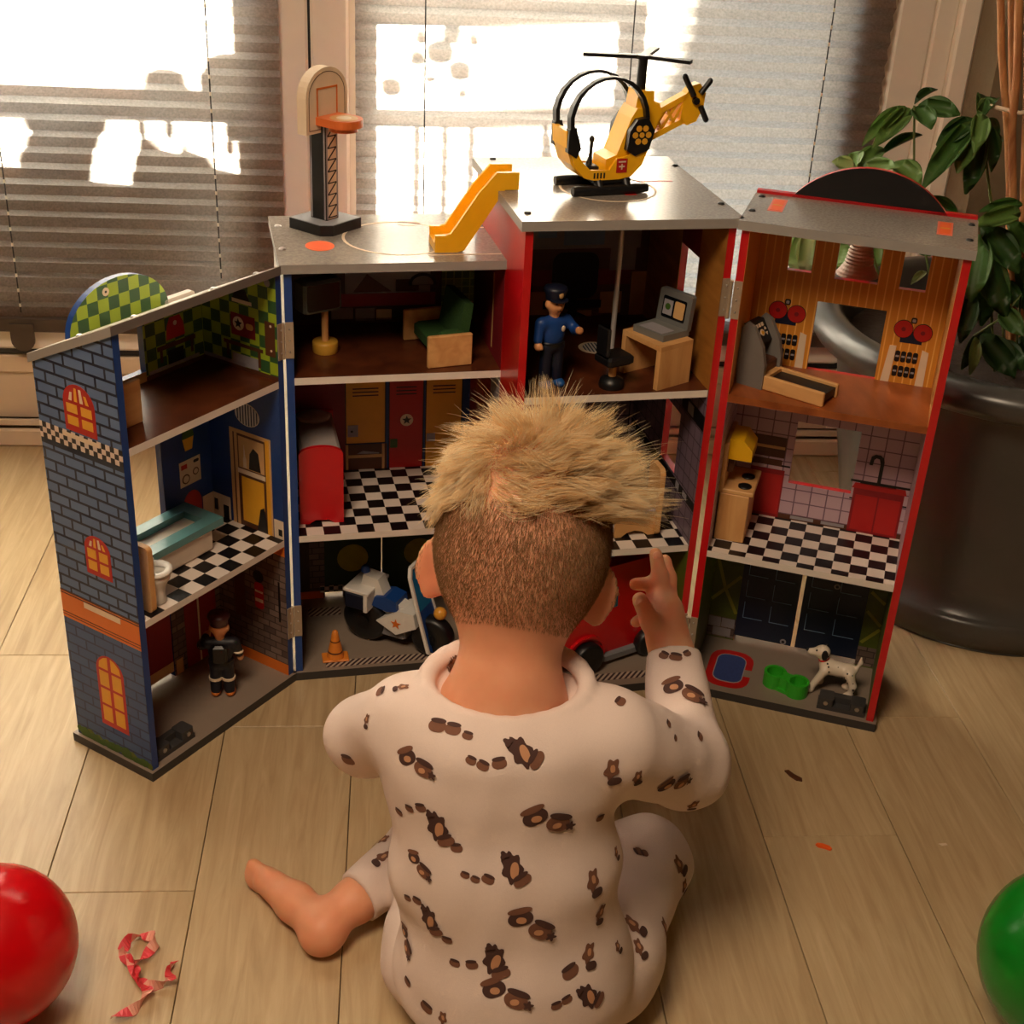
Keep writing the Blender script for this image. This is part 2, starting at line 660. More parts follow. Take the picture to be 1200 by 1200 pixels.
M_WALL = plaster('plaster', (128, 112, 88), 0.6, 120)
M_CEIL = plaster('ceiling_paint', (168, 156, 138))
M_PVC = plain('window_plastic', (236, 226, 210), 0.38, var=0.03)
M_PVC_PANEL = plain('window_panel', (214, 190, 160), 0.45, var=0.04)
M_GASKET = plain('rubber_gasket', (14, 12, 12), 0.5)
CEIL = 2.42
struct('ceiling', MB().box(X0 - .1, X1 + .1, Y0 - .1, 2.5, CEIL, CEIL + .1), M_CEIL)
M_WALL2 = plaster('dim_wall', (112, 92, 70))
struct('wall_left', MB().box(X0 - .1, X0, Y0 - .1, 2.5, -.06, CEIL), M_WALL2)
struct('wall_right', MB().box(X1, X1 + .1, Y0 - .1, 2.5, -.06, CEIL), M_WALL2)
struct('wall_front', MB().box(X0, X1, Y0 - .1, Y0, -.06, CEIL), M_WALL2)
# window wall: openings from x=-1.50 to 0.905 between floor sill and 2.1 m
wb = MB()
wb.box(0.905, X1, 2.08, 2.5, -.06, CEIL)
wb.box(X0, -1.50, 2.08, 2.5, -.06, CEIL)
wb.box(-1.50, 0.905, 2.08, 2.5, 2.10, CEIL)
struct('wall_back', wb, M_WALL)

WY = 2.19    # room face of the window frames


def window(name, x0, x1, wide=.034):
    """tall frame with a low filled panel below the glass"""
    m = MB()
    t = 0.058
    z0, z1 = 0.0, 2.10
    m.box(x0, x0 + t, WY, WY + .07, z0, z1, bev=.004)
    m.box(x1 - t, x1, WY, WY + .07, z0, z1, bev=.004)
    m.box(x0 + t, x1 - t, WY, WY + .07, z1 - .06, z1)
    m.box(x0 + t, x1 - t, WY, WY + .07, .176, .236, bev=.004)
    w = struct(name, m, M_PVC)
    fr = MB().box(x0 + t, x1 - t, WY + .006, WY + .06, .184 - .018, .176)
    link('gasket', fr.mesh('gasket'), M_GASKET, w)
    p = MB()
    p.box(x0 + t, x1 - t, WY + .012, WY + .06, 0.0, .166)
    p.box(x0 + t, x1 - t, WY + .002, WY + .012, .132, .164, bev=.003)
    p.box(x0, x1, WY - .006, WY, .036, .052, bev=.003)
    p.box(x0, x1, WY - .012, WY, 0.0, .034, bev=.004)
    link('lower_panel', p.mesh('lower_panel'), M_PVC_PANEL, w)
    # sash around the glass
    s = MB()
    s.box(x0 + t, x0 + t + .034, WY + .012, WY + .062, .236, z1 - .06)
    s.box(x1 - t - wide, x1 - t, WY + .012, WY + .062, .236, z1 - .06)
    s.box(x0 + t + .034, x1 - t - .034, WY + .012, WY + .062, .236, .262)
    link('sash', s.mesh('sash'), M_PVC, w)
    g = MB().box(x0 + t + .02, x1 - t - .02, WY + .036, WY + .040, .25, z1 - .05)
    link('pane', g.mesh('pane'), M_GLASS, w)
    return w


def glass_mat():
    m = bpy.data.materials.new('window_glass')
    m.use_nodes = True
    nt = m.node_tree
    nt.nodes.remove(nt.nodes['Principled BSDF'])
    t = nd(nt, 'ShaderNodeBsdfTransparent')
    t.inputs[0].default_value = (0.96, 0.98, 0.97, 1)
    g = nd(nt, 'ShaderNodeBsdfGlossy')
    g.inputs['Roughness'].default_value = 0.02
    f = nd(nt, 'ShaderNodeFresnel')
    f.inputs[0].default_value = 1.45
    mx = nd(nt, 'ShaderNodeMixShader')
    nt.links.new(f.outputs[0], mx.inputs[0])
    nt.links.new(t.outputs[0], mx.inputs[1])
    nt.links.new(g.outputs[0], mx.inputs[2])
    nt.links.new(mx.outputs[0], nt.nodes['Material Output'].inputs[0])
    return m


M_GLASS = glass_mat()
window('window_1', -1.50, -0.139)
window('window_2', -0.135, 0.838, .080)
# fixed casing strips beside the right-hand window
tm = MB()
tm.box(0.838, 0.872, WY - .004, WY + .07, 0, 2.1, bev=.003)
tm.box(0.872, 0.905, WY - .018, WY + .07, 0, 2.1, bev=.004)
struct('trim_1', tm, M_PVC)
tm = MB().box(-0.139, -0.135, WY + .004, WY + .07, 0, 2.1)
struct('trim_2', tm, M_GASKET)
struct('baseboard_right', MB().box(0.91, X1, 2.066, 2.08, 0, .06, bev=.003), M_PVC)


# ------------------------------------------------------------------ pleated blinds
def blind_mat():
    m = bpy.data.materials.new('pleated_fabric')
    m.use_nodes = True
    nt = m.node_tree
    nt.nodes.remove(nt.nodes['Principled BSDF'])
    nz = nd(nt, 'ShaderNodeTexNoise')
    nz.inputs['Scale'].default_value = 260
    nz.inputs['Detail'].default_value = 3
    nt.links.new(ovec(nt), nz.inputs['Vector'])
    nf = nd(nt, 'ShaderNodeMapRange')
    nf.inputs[1].default_value = 0.3
    nf.inputs[2].default_value = 0.7
    nt.links.new(nz.outputs[0], nf.inputs[0])
    d = nd(nt, 'ShaderNodeBsdfDiffuse')
    nt.links.new(mixc(nt, nf.outputs[0], lin((84, 62, 50)), lin((106, 80, 64))), d.inputs[0])
    t = nd(nt, 'ShaderNodeBsdfTranslucent')
    nt.links.new(mixc(nt, nf.outputs[0], lin((196, 188, 180)), lin((226, 216, 206))), t.inputs[0])
    mx = nd(nt, 'ShaderNodeMixShader')
    mx.inputs[0].default_value = 0.42
    nt.links.new(d.outputs[0], mx.inputs[1])
    nt.links.new(t.outputs[0], mx.inputs[2])
    nt.links.new(mx.outputs[0], nt.nodes['Material Output'].inputs[0])
    return m


M_BLIND = blind_mat()
M_RAIL = plain('blind_rail', (70, 54, 42), 0.45)
M_CORD = plain('blind_cord', (40, 34, 32), 0.6)
M_BEAD = plain('cord_segment', (235, 225, 205), 0.5)


def pleated_blind(x0, x1, label, cords, tabs):
    r = thing('pleated_blind', label, 'blind', Matrix.Translation((0, 2.170, 0.222)), 'pleated window blinds')
    m = MB()
    pitch, n = 0.0253, 72
    V = []
    for i in range(2 * n + 1):
        z = 0.022 + i * pitch / 2
        y = 0.0065 if i % 2 else -0.004
        V += [(x0, y, z), (x1, y, z)]
    F = [[2 * i, 2 * i + 1, 2 * i + 3, 2 * i + 2] for i in range(2 * n)]
    m.add(V, F)
    part('pleated_fabric', m, M_BLIND, r)
    part('bottom_rail', MB().box(x0, x1, -.011, .009, -.004, .022, bev=.003), M_RAIL, r)
    part('top_rail', MB().box(x0, x1, -.014, .012, 0.022 + n * pitch, 0.06 + n * pitch, bev=.003), M_RAIL, r)
    for (xa, za, xb, zb, dash) in cords:
        za -= .222
        zb -= .222
        mb = MB().tube([(xa, -.0085, za), ((xa + xb) / 2, -.0085, (za + zb) / 2), (xb, -.0085, zb)], .0011, 5)
        c = part('cord', mb, M_CORD, r)
        if dash:
            L = za - zb
            q = int(L / 0.0253)
            b = MB()
            for i in range(q):
                f = (i + .5) / q
                if dash == 1 and f < .55:
                    continue
                p = (xa + (xb - xa) * f, -.0085, za + (zb - za) * f)
                b.tube([(p[0], p[1], p[2] + .0028), (p[0], p[1], p[2] - .0028)], .0018, 6)
            part('cord_segments', b, M_BEAD, c)
    for xt in tabs:
        b = MB().prism([(-.019, .012)] + arc(0, -.016, .019, 180, 360, 10) + [(.019, .012)], -.016, -.011, P=lambda a, bb, d: (xt + a, d, bb))
        part('pull_tab', b, M_RAIL, r)
    return r


pleated_blind(-1.44, -0.181, 'left taupe pleated blind with sun patches, left of the pale window post', [(-.6135, 1.9, -.611, .252, 2), (-.294, 1.9, -.285, .318, 1)], [-.612])
pleated_blind(-0.066, 0.765, 'right taupe pleated blind glowing behind the yellow helicopter', [(.032, 1.9, .043, .30, 0), (.3465, 1.9, .362, .32, 0), (.660, 1.9, .668, .30, 2)], [])

# ------------------------------------------------------------------ outside: added shapes, never seen, outlined so their shadows fall on the blinds
M_CONC = plain('balcony_concrete', (150, 145, 138), 0.9)
M_SHADOW_GREY = plain('painted_rail', (120, 112, 104), 0.6)  # grey of the added shadow-casting shapes
M_SHADOW_GREEN = plain('bush_leaf', (60, 84, 40), 0.7, bmp=0.4, scale=300)  # green of the added balls and blobs that cast round shadows
M_TERRA = plain('terracotta', (150, 80, 52), 0.8)
M_SHADOW_TAN = plain('canvas', (140, 120, 90), 0.9)  # tan of the added slanted panels


def cast(x, z, dy):
    """point dy beyond the blind whose sun shadow falls at (x, z) on it"""
    t = dy / -SUN_DIR.y
    return (x - SUN_DIR.x * t, 2.165 + dy, z - SUN_DIR.z * t)


def outline_panel(mb, pts, dy, th=.012, mi=0):
    q = [cast(x, z, dy) for x, z in pts]
    mb.prism([(p[0], p[2]) for p in q], 0, th, P=lambda a, b, d: (a, q[0][1] + d, b), mi=mi)


struct('trim_3', MB().box(-2.2, 1.6, 2.52, 3.1, -.10, .02), M_CONC)     # balcony slab
# added band shapes: low board, strip above and uprights, placed for their shadows
DY = .20
br = thing('balcony_balustrade', 'painted balustrade outside behind the left blind, seen as its shadow', 'railing', Matrix.Translation((0, 0, 0)))
m = MB()
outline_panel(m, [(-.90, .485), (-.60, .484), (-.423, .462), (-.246, .466), (-.246, .20), (-.246, .0), (-.90, .0)][::-1], DY, .02)
part('board', m, M_SHADOW_GREY, br)
m = MB()
outline_panel(m, [(-1.3, .568), (-.60, .571), (-.246, .577), (-.246, .610), (-.42, .608), (-.60, .609), (-1.3, .607)], DY, .03)
part('hand_rail', m, M_SHADOW_GREY, br)
for xx, w0, w1, zt in ((-.90, .012, .012, .6), (-.246, .004, .075, 1.75)):
    m = MB()
    outline_panel(m, [(xx - w0, 0), (xx + w1, 0), (xx + w1, zt), (xx - w0, zt)], DY + (.022 if zt > 1 else 0), .03)
    part('post', m, M_SHADOW_GREY, br)
cd = thing('folding_chair', 'folding canvas chair outside behind the left blind, seen as a slanted shadow', 'chair', Matrix.Translation((0, 0, 0)))  # invented chair: its parts are outlines of the slanted blind shadow
m = MB()
outline_panel(m, [(-.562, .544), (-.60, .585), (-.42, .59), (-.439, .574), (-.470, .52), (-.485, .455), (-.589, .455), (-.589, .497)], DY + .058)
part('backrest', m, M_SHADOW_TAN, cd)
m = MB()
outline_panel(m, [(-.397, .536), (-.343, .515), (-.333, .529), (-.278, .493), (-.250, .483), (-.246, .455), (-.423, .455), (-.41, .50)], DY + .058)
part('seat', m, M_SHADOW_TAN, cd)
m = MB()
outline_panel(m, [(-.405, .58), (-.392, .58), (-.386, .52), (-.397, .52)], DY + .058)
outline_panel(m, [(-.268, .58), (-.256, .58), (-.256, .52), (-.268, .52)], DY + .058)
part('leg', m, M_SHADOW_TAN, cd)
for i, (xx, zz, rr) in enumerate(((-.353, .602, .038), (-.254, .614, .050))):  # added balls whose round shadows fall on the left blind
    p = cast(xx, zz, DY + .095)
    b = thing('ball_shrub', ['small clipped round shrub outside on the balustrade, left of its pair', 'larger clipped round shrub outside on the balustrade, right of its pair'][i], 'shrub', Matrix.Translation(p), 'clipped shrubs outside')
    mm = MB().ell((0, 0, 0), rr, 18, 12)
    part('foliage', mm, M_SHADOW_GREEN, b)
    part('stem', MB().tube([(0, 0, -rr - .03), (0, 0, -rr * .6)], .008, 6), M_SHADOW_GREY, b)
# added lattice of unseen bars outside the right window, laid out for their shadows
tr = thing('garden_trellis', 'garden trellis with wide rails outside behind the right blind, seen as its shadow', 'trellis', Matrix.Translation((0, 0, 0)))
DT = .17


ps = thing('privacy_screen', 'tall privacy screen farther out on the balcony shading the right part of the blind', 'screen', Matrix.Translation((0, 0, 0)))  # invented panels, there only to block the sun


def bar(pts, nm='rail', dy=DT):
    m = MB()
    outline_panel(m, pts, dy, .015)
    part(nm, m, M_SHADOW_GREY, ps if dy > 1 else tr)


bar([(-.066, .572), (.385, .586), (.385, .608), (-.066, .594)])
bar([(-.066, .724), (.345, .737), (.345, .770), (-.066, .760)])
bar([(.337, .0), (.382, .0), (.379, .77), (.336, .77)], 'post')
bar([(.430, .0), (1.2, .0), (1.2, 1.75), (.45, 1.75), (.428, .73), (.405, .66), (.382, .62), (.382, .0)], 'screen', 1.5)  # added sun blocker, outlined to the edge of the sun patch
bar([(-.066, .0), (.382, .0), (.382, .36), (-.066, .35)], 'board')
for x_ in (.030, .074, .116):
    bar([(x_ - .005, .34), (x_ + .005, .34), (x_ + .005, .58), (x_ - .005, .58)], 'slat', DT + .02)
bar([(.228, .34), (.30, .34), (.30, .47), (.25, .52), (.238, .575), (.228, .575)], 'slat', DT + .02)
bar([(-.2, 1.05), (.44, 1.05), (.44, 1.75), (-.2, 1.75)], 'screen', 1.5)
bar([(-.30, .745), (-1.4, .733), (-1.4, .86), (-.246, .86), (-.246, .749)], 'screen', 1.1)
bar([(-1.4, 1.30), (-.2, 1.30), (-.2, 1.75), (-1.4, 1.75)], 'screen', 1.1)
hp = thing('climbing_plant', 'sparse climbing plant outside on the trellis behind the right blind', 'plant', Matrix.Translation((0, 0, 0)))  # invented plant: unseen blobs that speckle the sun patch with shadow
m = MB()
for (xx, zz, rr) in ((.064, .682, .022), (.082, .71, .016), (.03, .668, .014), (.095, .655, .018), (.035, .70, .009), (.115, .70, .008), (.05, .64, .010), (-.01, .625, .016), (.10, .62, .009)):
    p = cast(xx, zz, DT + .03)
    m.ell(p, (rr, rr * .5, rr * .9), 9, 6)
part('leaf', m, M_SHADOW_GREEN, hp)
# ------------------------------------------------------------------ the wooden play house: three frames of reference
def unit(x, y):
    l = math.hypot(x, y)
    return (x / l, y / l)


HL, HR = (-0.129, 1.486), (0.381, 1.464)
FRAMES = {'A': (HL, unit(-.145, -.194), unit(-.194, .145)),
          'M': (HL, (math.cos(math.radians(8.3)), math.sin(math.radians(8.3))), (-math.sin(math.radians(8.3)), math.cos(math.radians(8.3)))),
          'D': (HR, unit(.234, -.092), unit(.092, .234))}
ROOT = (HL[0], HL[1])


def W(fr, u, v, z):
    o, U, V = FRAMES[fr]
    return (o[0] + U[0] * u + V[0] * v - ROOT[0], o[1] + U[1] * u + V[1] * v - ROOT[1], z)


def PM(fr, pl):
    if pl == 'u':
        return lambda a, b, d: W(fr, d, a, b)
    if pl == 'v':
        return lambda a, b, d: W(fr, a, d, b)
    return lambda a, b, d: W(fr, a, b, d)


house = thing('toy_playhouse', 'large open wooden toy playhouse with blue and red folding wings in front of the window', 'playhouse', Matrix.Translation((HL[0], HL[1], 0)))


def R(a0, a1, b0, b1):
    return [(a0, b0), (a1, b0), (a1, b1), (a0, b1)]


def panel(name, fr, pl, d0, d1, rect, mats, holes=(), label=None):
    """board between d0 and d1 with rectangular cut-outs; mats = (face d0, face d1, edges)"""
    P = PM(fr, pl)
    a0, a1, b0, b1 = rect
    xs = sorted({a0, a1} | {x for h in holes for x in h[:2] if a0 < x < a1})
    ys = sorted({b0, b1} | {y for h in holes for y in h[2:] if b0 < y < b1})

    def solid(i, j):
        if i < 0 or j < 0 or i >= len(xs) - 1 or j >= len(ys) - 1:
            return False
        cx, cy = (xs[i] + xs[i + 1]) / 2, (ys[j] + ys[j + 1]) / 2
        return not any(h[0] < cx < h[1] and h[2] < cy < h[3] for h in holes)
    mb = MB()
    for i in range(len(xs) - 1):
        for j in range(len(ys) - 1):
            if not solid(i, j):
                continue
            q = [(xs[i], ys[j]), (xs[i + 1], ys[j]), (xs[i + 1], ys[j + 1]), (xs[i], ys[j + 1])]
            mb.add([P(a, b, d0) for a, b in q], [[3, 2, 1, 0]], [[q[3], q[2], q[1], q[0]]], 0)
            mb.add([P(a, b, d1) for a, b in q], [[0, 1, 2, 3]], [q], 1)
            for (e0, e1), (di, dj) in (((0, 1), (0, -1)), ((1, 2), (1, 0)), ((2, 3), (0, 1)), ((3, 0), (-1, 0))):
                if not solid(i + di, j + dj):
                    s = [P(*q[e0], d0), P(*q[e1], d0), P(*q[e1], d1), P(*q[e0], d1)]
                    mb.add(s, [[0, 1, 2, 3]], [[q[e0], q[e1], q[e1], q[e0]]], 2)
    return part(name, mb, list(mats), house, label)


def polypanel(name, fr, pl, d0, d1, poly, mats, label=None):
    return part(name, MB().prism(poly, d0, d1, PM(fr, pl), (0, 1, 2)), list(mats), house, label)


GROUP_ID = [0]


def G(name, items):
    """mark these shapes as one printed motif of its own"""
    GROUP_ID[0] += 1
    return [t[:3] + ((name, GROUP_ID[0]),) for t in items]


def prints(fr, pl, d, sgn, items, parent):
    """flat artwork pasted on a board: each plain field and each marked motif is a piece of its own"""
    groups = {}
    for i, t in enumerate(items):
        groups.setdefault(t[3] if len(t) > 3 else ('wall_print', -1 - i), []).append(t)
    P = PM(fr, pl)
    for (name, _), its in groups.items():
        mats, mb = [], MB()
        for poly, m, lay in (t[:3] for t in its):
            if m not in mats:
                mats.append(m)
            mb.prism(poly, d, d + sgn * (0.00025 * lay), P, mats.index(m))
        part(name, mb, mats, parent)


def star(cx, cy, r, r2=None):
    r2 = r2 or r * .42
    return [(cx + (r if i % 2 == 0 else r2) * math.sin(math.pi * i / 5), cy + (r if i % 2 == 0 else r2) * math.cos(math.pi * i / 5)) for i in range(10)]


def circ(cx, cy, r, n=18, ry=None):
    return arc(cx, cy, r, 0, 360 - 360 / n, n - 1, ry)


M_ROOFGREY = plain('speckled_roof', (134, 126, 118), 0.18, var=0.55, scale=300, spec=0.6)
M_ROOFWHITE = plain('white_roof', (222, 216, 206), 0.3)
M_BRICK_A = brick_mat('blue_brick_print', (80, 106, 148), (90, 116, 158), (12, 20, 46), .0305, .0132, .0015)
M_BRICK_A2 = brick_mat('deep_blue_brick_print', (46, 76, 124), (54, 86, 136), (24, 42, 84), .0305, .0132, .0011)
M_GCHECK = brick_mat('green_tile_print', (140, 165, 45), (66, 104, 40), (170, 185, 80), .0105, .0105, .0007, offset=0.0)
M_GCHECK2 = checker_mat('green_check_print', (150, 172, 42), (48, 86, 48), .0150, off=(.003, .002))
M_BLUEWALL = plain('blue_wall_print', (16, 52, 112), 0.5)
M_GBRICK = brick_mat('grey_brick_print', (126, 106, 96), (84, 66, 60), (66, 54, 48), .020, .0095, .0008)
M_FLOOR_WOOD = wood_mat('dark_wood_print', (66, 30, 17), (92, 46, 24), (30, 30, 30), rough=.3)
M_FLOOR_WOOD2 = wood_mat('warm_wood_print', (128, 64, 28), (166, 92, 46), (40, 12, 30), rough=.3)
M_FLOOR_GREY = plain('grey_floor_print', (138, 122, 108), 0.4, var=.05)
M_CHECK = checker_mat('black_white_tiles', (226, 212, 200), (14, 12, 16), .0212)
M_CHECK_D = checker_mat('black_white_tiles_wing', (226, 212, 200), (14, 12, 16), .0212, off=(.004, .009))
M_CHECK_BAND = checker_mat('small_check_print', (214, 196, 184), (30, 24, 30), .0064, off=(.001, .0013))
M_ORSTRIPE = stripe_mat('orange_striped_paper', (206, 134, 44), (234, 176, 86), .0098, .16)
M_LILAC = brick_mat('lilac_tile_print', (196, 166, 176), (186, 156, 170), (120, 92, 108), .0203, .0185, .0008, offset=0.0)
M_GREYTILE = brick_mat('grey_tile_print', (122, 104, 120), (110, 94, 110), (60, 48, 60), .0203, .0185, .0008, offset=0.0)
M_LEAFWALL = plain('leafy_green_print', (86, 98, 28), 0.5, var=.3, scale=40)
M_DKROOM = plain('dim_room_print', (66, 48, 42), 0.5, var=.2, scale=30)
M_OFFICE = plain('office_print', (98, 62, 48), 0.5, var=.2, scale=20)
M_GARAGE = plain('garage_green_print', (36, 62, 22), 0.5, var=.2, scale=50)
M_BLOB = plain('lime_print', (170, 165, 30), 0.5, var=.3, scale=80)
M_HAZARD = stripe_mat('hazard_stripe_print', (178, 158, 140), (58, 40, 44), .0078, .5, 0, skew=-.9)
M_VENT = stripe_mat('vent_print', (205, 200, 190), (40, 50, 70), .0044, .45)
M_HINGE = plain('hinge_metal', (172, 154, 132), 0.35, metal=0.35)
M_CLIP = plain('dark_clip', (58, 56, 56), 0.4)
M_REDWOOD = plain('red_panel_print', (140, 20, 26), 0.45)

T = .009
ZB, ZM, ZT = .012, .2145, .4265        # tops of the three floors
RA = lambda v: .553 - .47 * v         # underside of the sloping roof of the left wing

# ---- left wing (blue brick)
sA = polypanel('side_panel', 'A', 'u', .2424, .2514, [(0, ZB), (.125, ZB), (.125, RA(.125)), (0, RA(0))], (M_BLUEWALL, M_BRICK_A, M_BLUE), 'blue brick printed outer wall with arched red windows')


def arched(v0, v1, z0, zs, zt, rows, tops, mred, my):
    """window print with an arched head, mirrored free; returns items"""
    c, r = (v0 + v1) / 2, (v1 - v0) / 2
    it = [([(v0, z0), (v1, z0)] + arc(c, zs, r, 0, 180, 12, zt - zs), mred, 2)]
    b = r * .2
    gap = r * .12
    z = z0 + b
    hh = (zs - z0 - b) / rows
    for k in range(rows):
        for (a, e) in ((v0 + b, c - gap), (c + gap, v1 - b)):
            it.append((R(a, e, z0 + b + k * hh + gap, z0 + b + (k + 1) * hh - gap * .4), my, 3))
    if tops == 2:
        for s in (-1, 1):
            q = [(c + s * gap, zs + gap)] + [(c + s * x, zs + gap + y) for x, y in ((r - b, 0), ((r - b) * .9, (zt - zs) * .40), ((r - b) * .5, (zt - zs) * .68), (gap, (zt - zs) * .78))][0:]
            it.append((q, my, 3))
    else:
        for k in range(4):
            x0 = -r * .66 + k * r * .36
            hgt = (zt - zs) * (.55 if k in (0, 3) else .8)
            it.append(([(c + x0, zs + gap), (c + x0 + r * .2, zs + gap), (c + x0 * .8 + r * .16, zs + hgt), (c + x0 * .8 + r * .02, zs + hgt)], M_CREAM if k % 2 else my, 3))
    return it


it = [(R(0, .125, ZB, .180), M_BRICK_A2, 1)]
it += [(R(0, .125, .180, .2165), M_ORG_INK, 2), (R(0, .125, .1835, .1845), M_BROWN_INK, 3), (R(0, .125, .187, .188), M_BROWN_INK, 3), (R(0, .125, .2125, .2140), M_BROWN_INK, 3), (R(0, .125, .2155, .2175), M_BROWN_INK, 3), (R(.029, .087, .2048, .2120), M_CREAM, 4)]
it += [(R(0, .125, .402, .4095), M_NAVY, 1), (R(0, .125, .4085, .4275), M_CHECK_BAND, 2), (R(.0335, .089, .4205, .4255), M_CREAM, 3)]
it += G('window_print', arched(.0355, .0825, .4295, .4625, .485, 2, 4, M_RED_INK, M_YEL_INK))
it += G('window_print', arched(.035, .0748, .2565, .2905, .3075, 2, 4, M_RED_INK, M_YEL_INK))
it += G('window_print', arched(.034, .0785, .0475, .127, .1495, 3, 2, M_RED_INK, M_YEL_INK))
bush = []
for k in range(26):
    x = .004 + .117 * (k / 25)
    bush.append((circ(x, .0145 + .006 * random.random(), .004 + .005 * random.random(), 7), M_GREEN_INK if k % 3 else M_LEAFWALL, 2 + k % 3))
it += G('bush_print', bush)
prints('A', 'u', .2514, 1, it, sA)
hA = polypanel('side_panel', 'A', 'u', .002, .011, [(0, ZB), (.125, ZB), (.125, RA(.125)), (0, RA(0))], (M_WHITE, M_BLUEWALL, M_BLUE))
it = [([(0, ZT), (.116, ZT), (.116, RA(.116)), (0, RA(0))], M_GCHECK2, 1), (R(0, .116, ZB, ZM - T), M_GBRICK, 1), (R(0, .116, ZB, .028), M_ORG_INK, 2), (R(0, .116, .19, ZM - T), M_ORG_INK, 2),
      (R(0, .116, ZT, ZT + .005), M_BROWN_INK, 2), *G('star_sign_print', [(R(.033, .07, .469, .496), M_PURPLE_INK, 2), (circ(.0585, .484, .0085), M_CREAM, 3), (star(.0585, .484, .0065), M_BLACK_INK, 4), (rrect(.036, .047, .4795, .487, .003), M_TAN, 3)]),
      *G('helmet_print', [(R(.037, .067, .5095, .514), M_CREAM, 2), ([(.040, .514), (.066, .514), (.062, .525), (.046, .527)], M_BLACK_INK, 2)]), *G('bench_print', [(R(.022, .083, .4555, .460), M_BROWN_INK, 2), (R(.026, .030, .436, .456), M_BROWN_INK, 2), (R(.075, .079, .440, .456), M_BROWN_INK, 2)]),
      (R(.003, .018, .455, .497), M_BROWN_INK, 2), (circ(.009, .492, .0016, 8), M_CREAM, 3), (circ(.009, .462, .0016, 8), M_CREAM, 3), (circ(.012, .543, .0045, 12), M_GREY_INK, 2),
      (R(.03, .07, .432, .446), M_GREY_INK, 2), (R(.05, .116, .431, .436), M_GREY_INK, 2),
      *G('vent_print', [(circ(.052, .369, .0195, 20, .0150), M_CREAM, 2), (circ(.052, .369, .0185, 20, .0140), M_VENT, 3)]),
      *G('bathroom_door_print', [(R(.0165, .0825, ZM, .346), M_TAN, 2), (R(.022, .077, ZM, .341), M_BROWN_INK, 3), (R(.019, .025, ZM, .344), M_YEL_INK, 4), (R(.070, .0745, ZM, .341), M_TAN, 4), (R(.027, .068, .296, .338), M_TAN, 4), ([(.033, .297), (.052, .297), (.050, .318), (.044, .327), (.036, .322)], M_BLACK_INK, 5), (R(.056, .061, .297, .310), M_CREAM, 5), ([(.057, .310), (.060, .310), (.059, .328)], M_CREAM, 5), (R(.026, .0705, .288, .294), M_CREAM, 5), (R(.029, .065, .222, .284), M_YEL_INK, 4), ([(.026, .216), (.042, .216), (.036, .246), (.030, .25), (.026, .23)], M_BLACK_INK, 5)]),
      (R(.0, .015, ZM, .240), M_CREAM, 2), (R(.002, .008, .219, .228), M_BLACK_INK, 3), (R(.087, .116, ZM, .246), M_CREAM, 2), (R(.090, .099, ZM, .233), M_BLACK_INK, 3), (R(.108, .114, .222, .238), M_NAVY, 3),
      *G('extinguisher_print', [(rrect(.038, .053, .098, .137, .005), M_RED_INK, 2), (circ(.046, .146, .009, 14), M_BLACK_INK, 2), (R(.039, .052, .108, .113), M_CREAM, 3), (R(.039, .052, .122, .125), M_CREAM, 3)]), (R(.070, .088, .075, .142), M_BROWN_INK, 2), (R(.010, .013, .09, .15), M_BLACK_INK, 2)]
prints('A', 'u', .011, 1, it, hA)
bA = panel('back_panel', 'A', 'v', .116, .125, (.011, .2424, ZB, .4945), (M_BLUEWALL, M_BLUE, M_BLUE),
           holes=[(.105, .2424, .4385, .4945), (.0925, .2424, .236, .4185), (.0985, .1005, .014, .112), (.0985, .150, .012, .0210)])
it = [(R(.011, .105, ZT, .4945), M_GCHECK2, 1), (R(.105, .2424, ZT, .4385), M_TAN, 1), (R(.011, .0985, ZB, ZM - T), M_GBRICK, 1), (R(.1005, .2424, .0210, ZM - T), M_GBRICK, 1),
      *G('red_coat_print', [([(.041, .466), (.071, .466), (.069, .482), (.064, .492), (.048, .492), (.043, .482)], M_RED_INK, 2), (circ(.056, .484, .003, 8), M_CREAM, 3)]), *G('bench_print', [(R(.025, .086, .456, .4615), M_BROWN_INK, 2), (R(.078, .082, .441, .456), M_BROWN_INK, 2), (R(.029, .033, .441, .456), M_BROWN_INK, 2)]), (R(.045, .07, .436, .453), M_BLACK_INK, 2), (R(.011, .105, ZT, ZT + .005), M_BROWN_INK, 2), (R(.02, .10, .432, .4365), M_GREY_INK, 2),
      *G('potted_plant_print', [([(.0425, .318), (.054, .318), (.0575, .334), (.039, .334)], M_YEL_INK, 2), ([(.038, .334), (.058, .334), (.056, .348), (.049, .356), (.041, .350)], M_GREEN_INK, 2)]),
      *G('poster_print', [(R(.0305, .0655, .2715, .3055), M_CREAM, 2), (circ(.056, .281, .0065, 14), M_BROWN_INK, 3), (circ(.056, .281, .0048, 14), M_CREAM, 4), (circ(.039, .286, .005, 14), M_BROWN_INK, 3), (circ(.039, .286, .0035, 14), M_CREAM, 4), (rrect(.033, .042, .298, .302, .0018), M_BLACK_INK, 3), (R(.053, .063, .295, .301), M_RED_INK, 3)]),
      (arc(.0475, .242, .0158, 0, 180, 10, .020) + [(.032, .222), (.063, .222)], M_RED_INK, 2), (R(.011, .030, ZM, .246), M_CREAM, 2),
      *G('locker_print', [(R(.020, .076, ZB, .113), M_REDWOOD, 2), (R(.050, .053, ZB, .112), M_CREAM, 3)]), *G('door_print', [(R(.1005, .150, .0210, .112), M_REDWOOD, 2), (R(.1005, .150, .0210, .036), M_TAN, 3)]), (R(.084, .096, ZB, .034), M_TAN, 3)]
prints('A', 'v', .116, -1, it, bA)
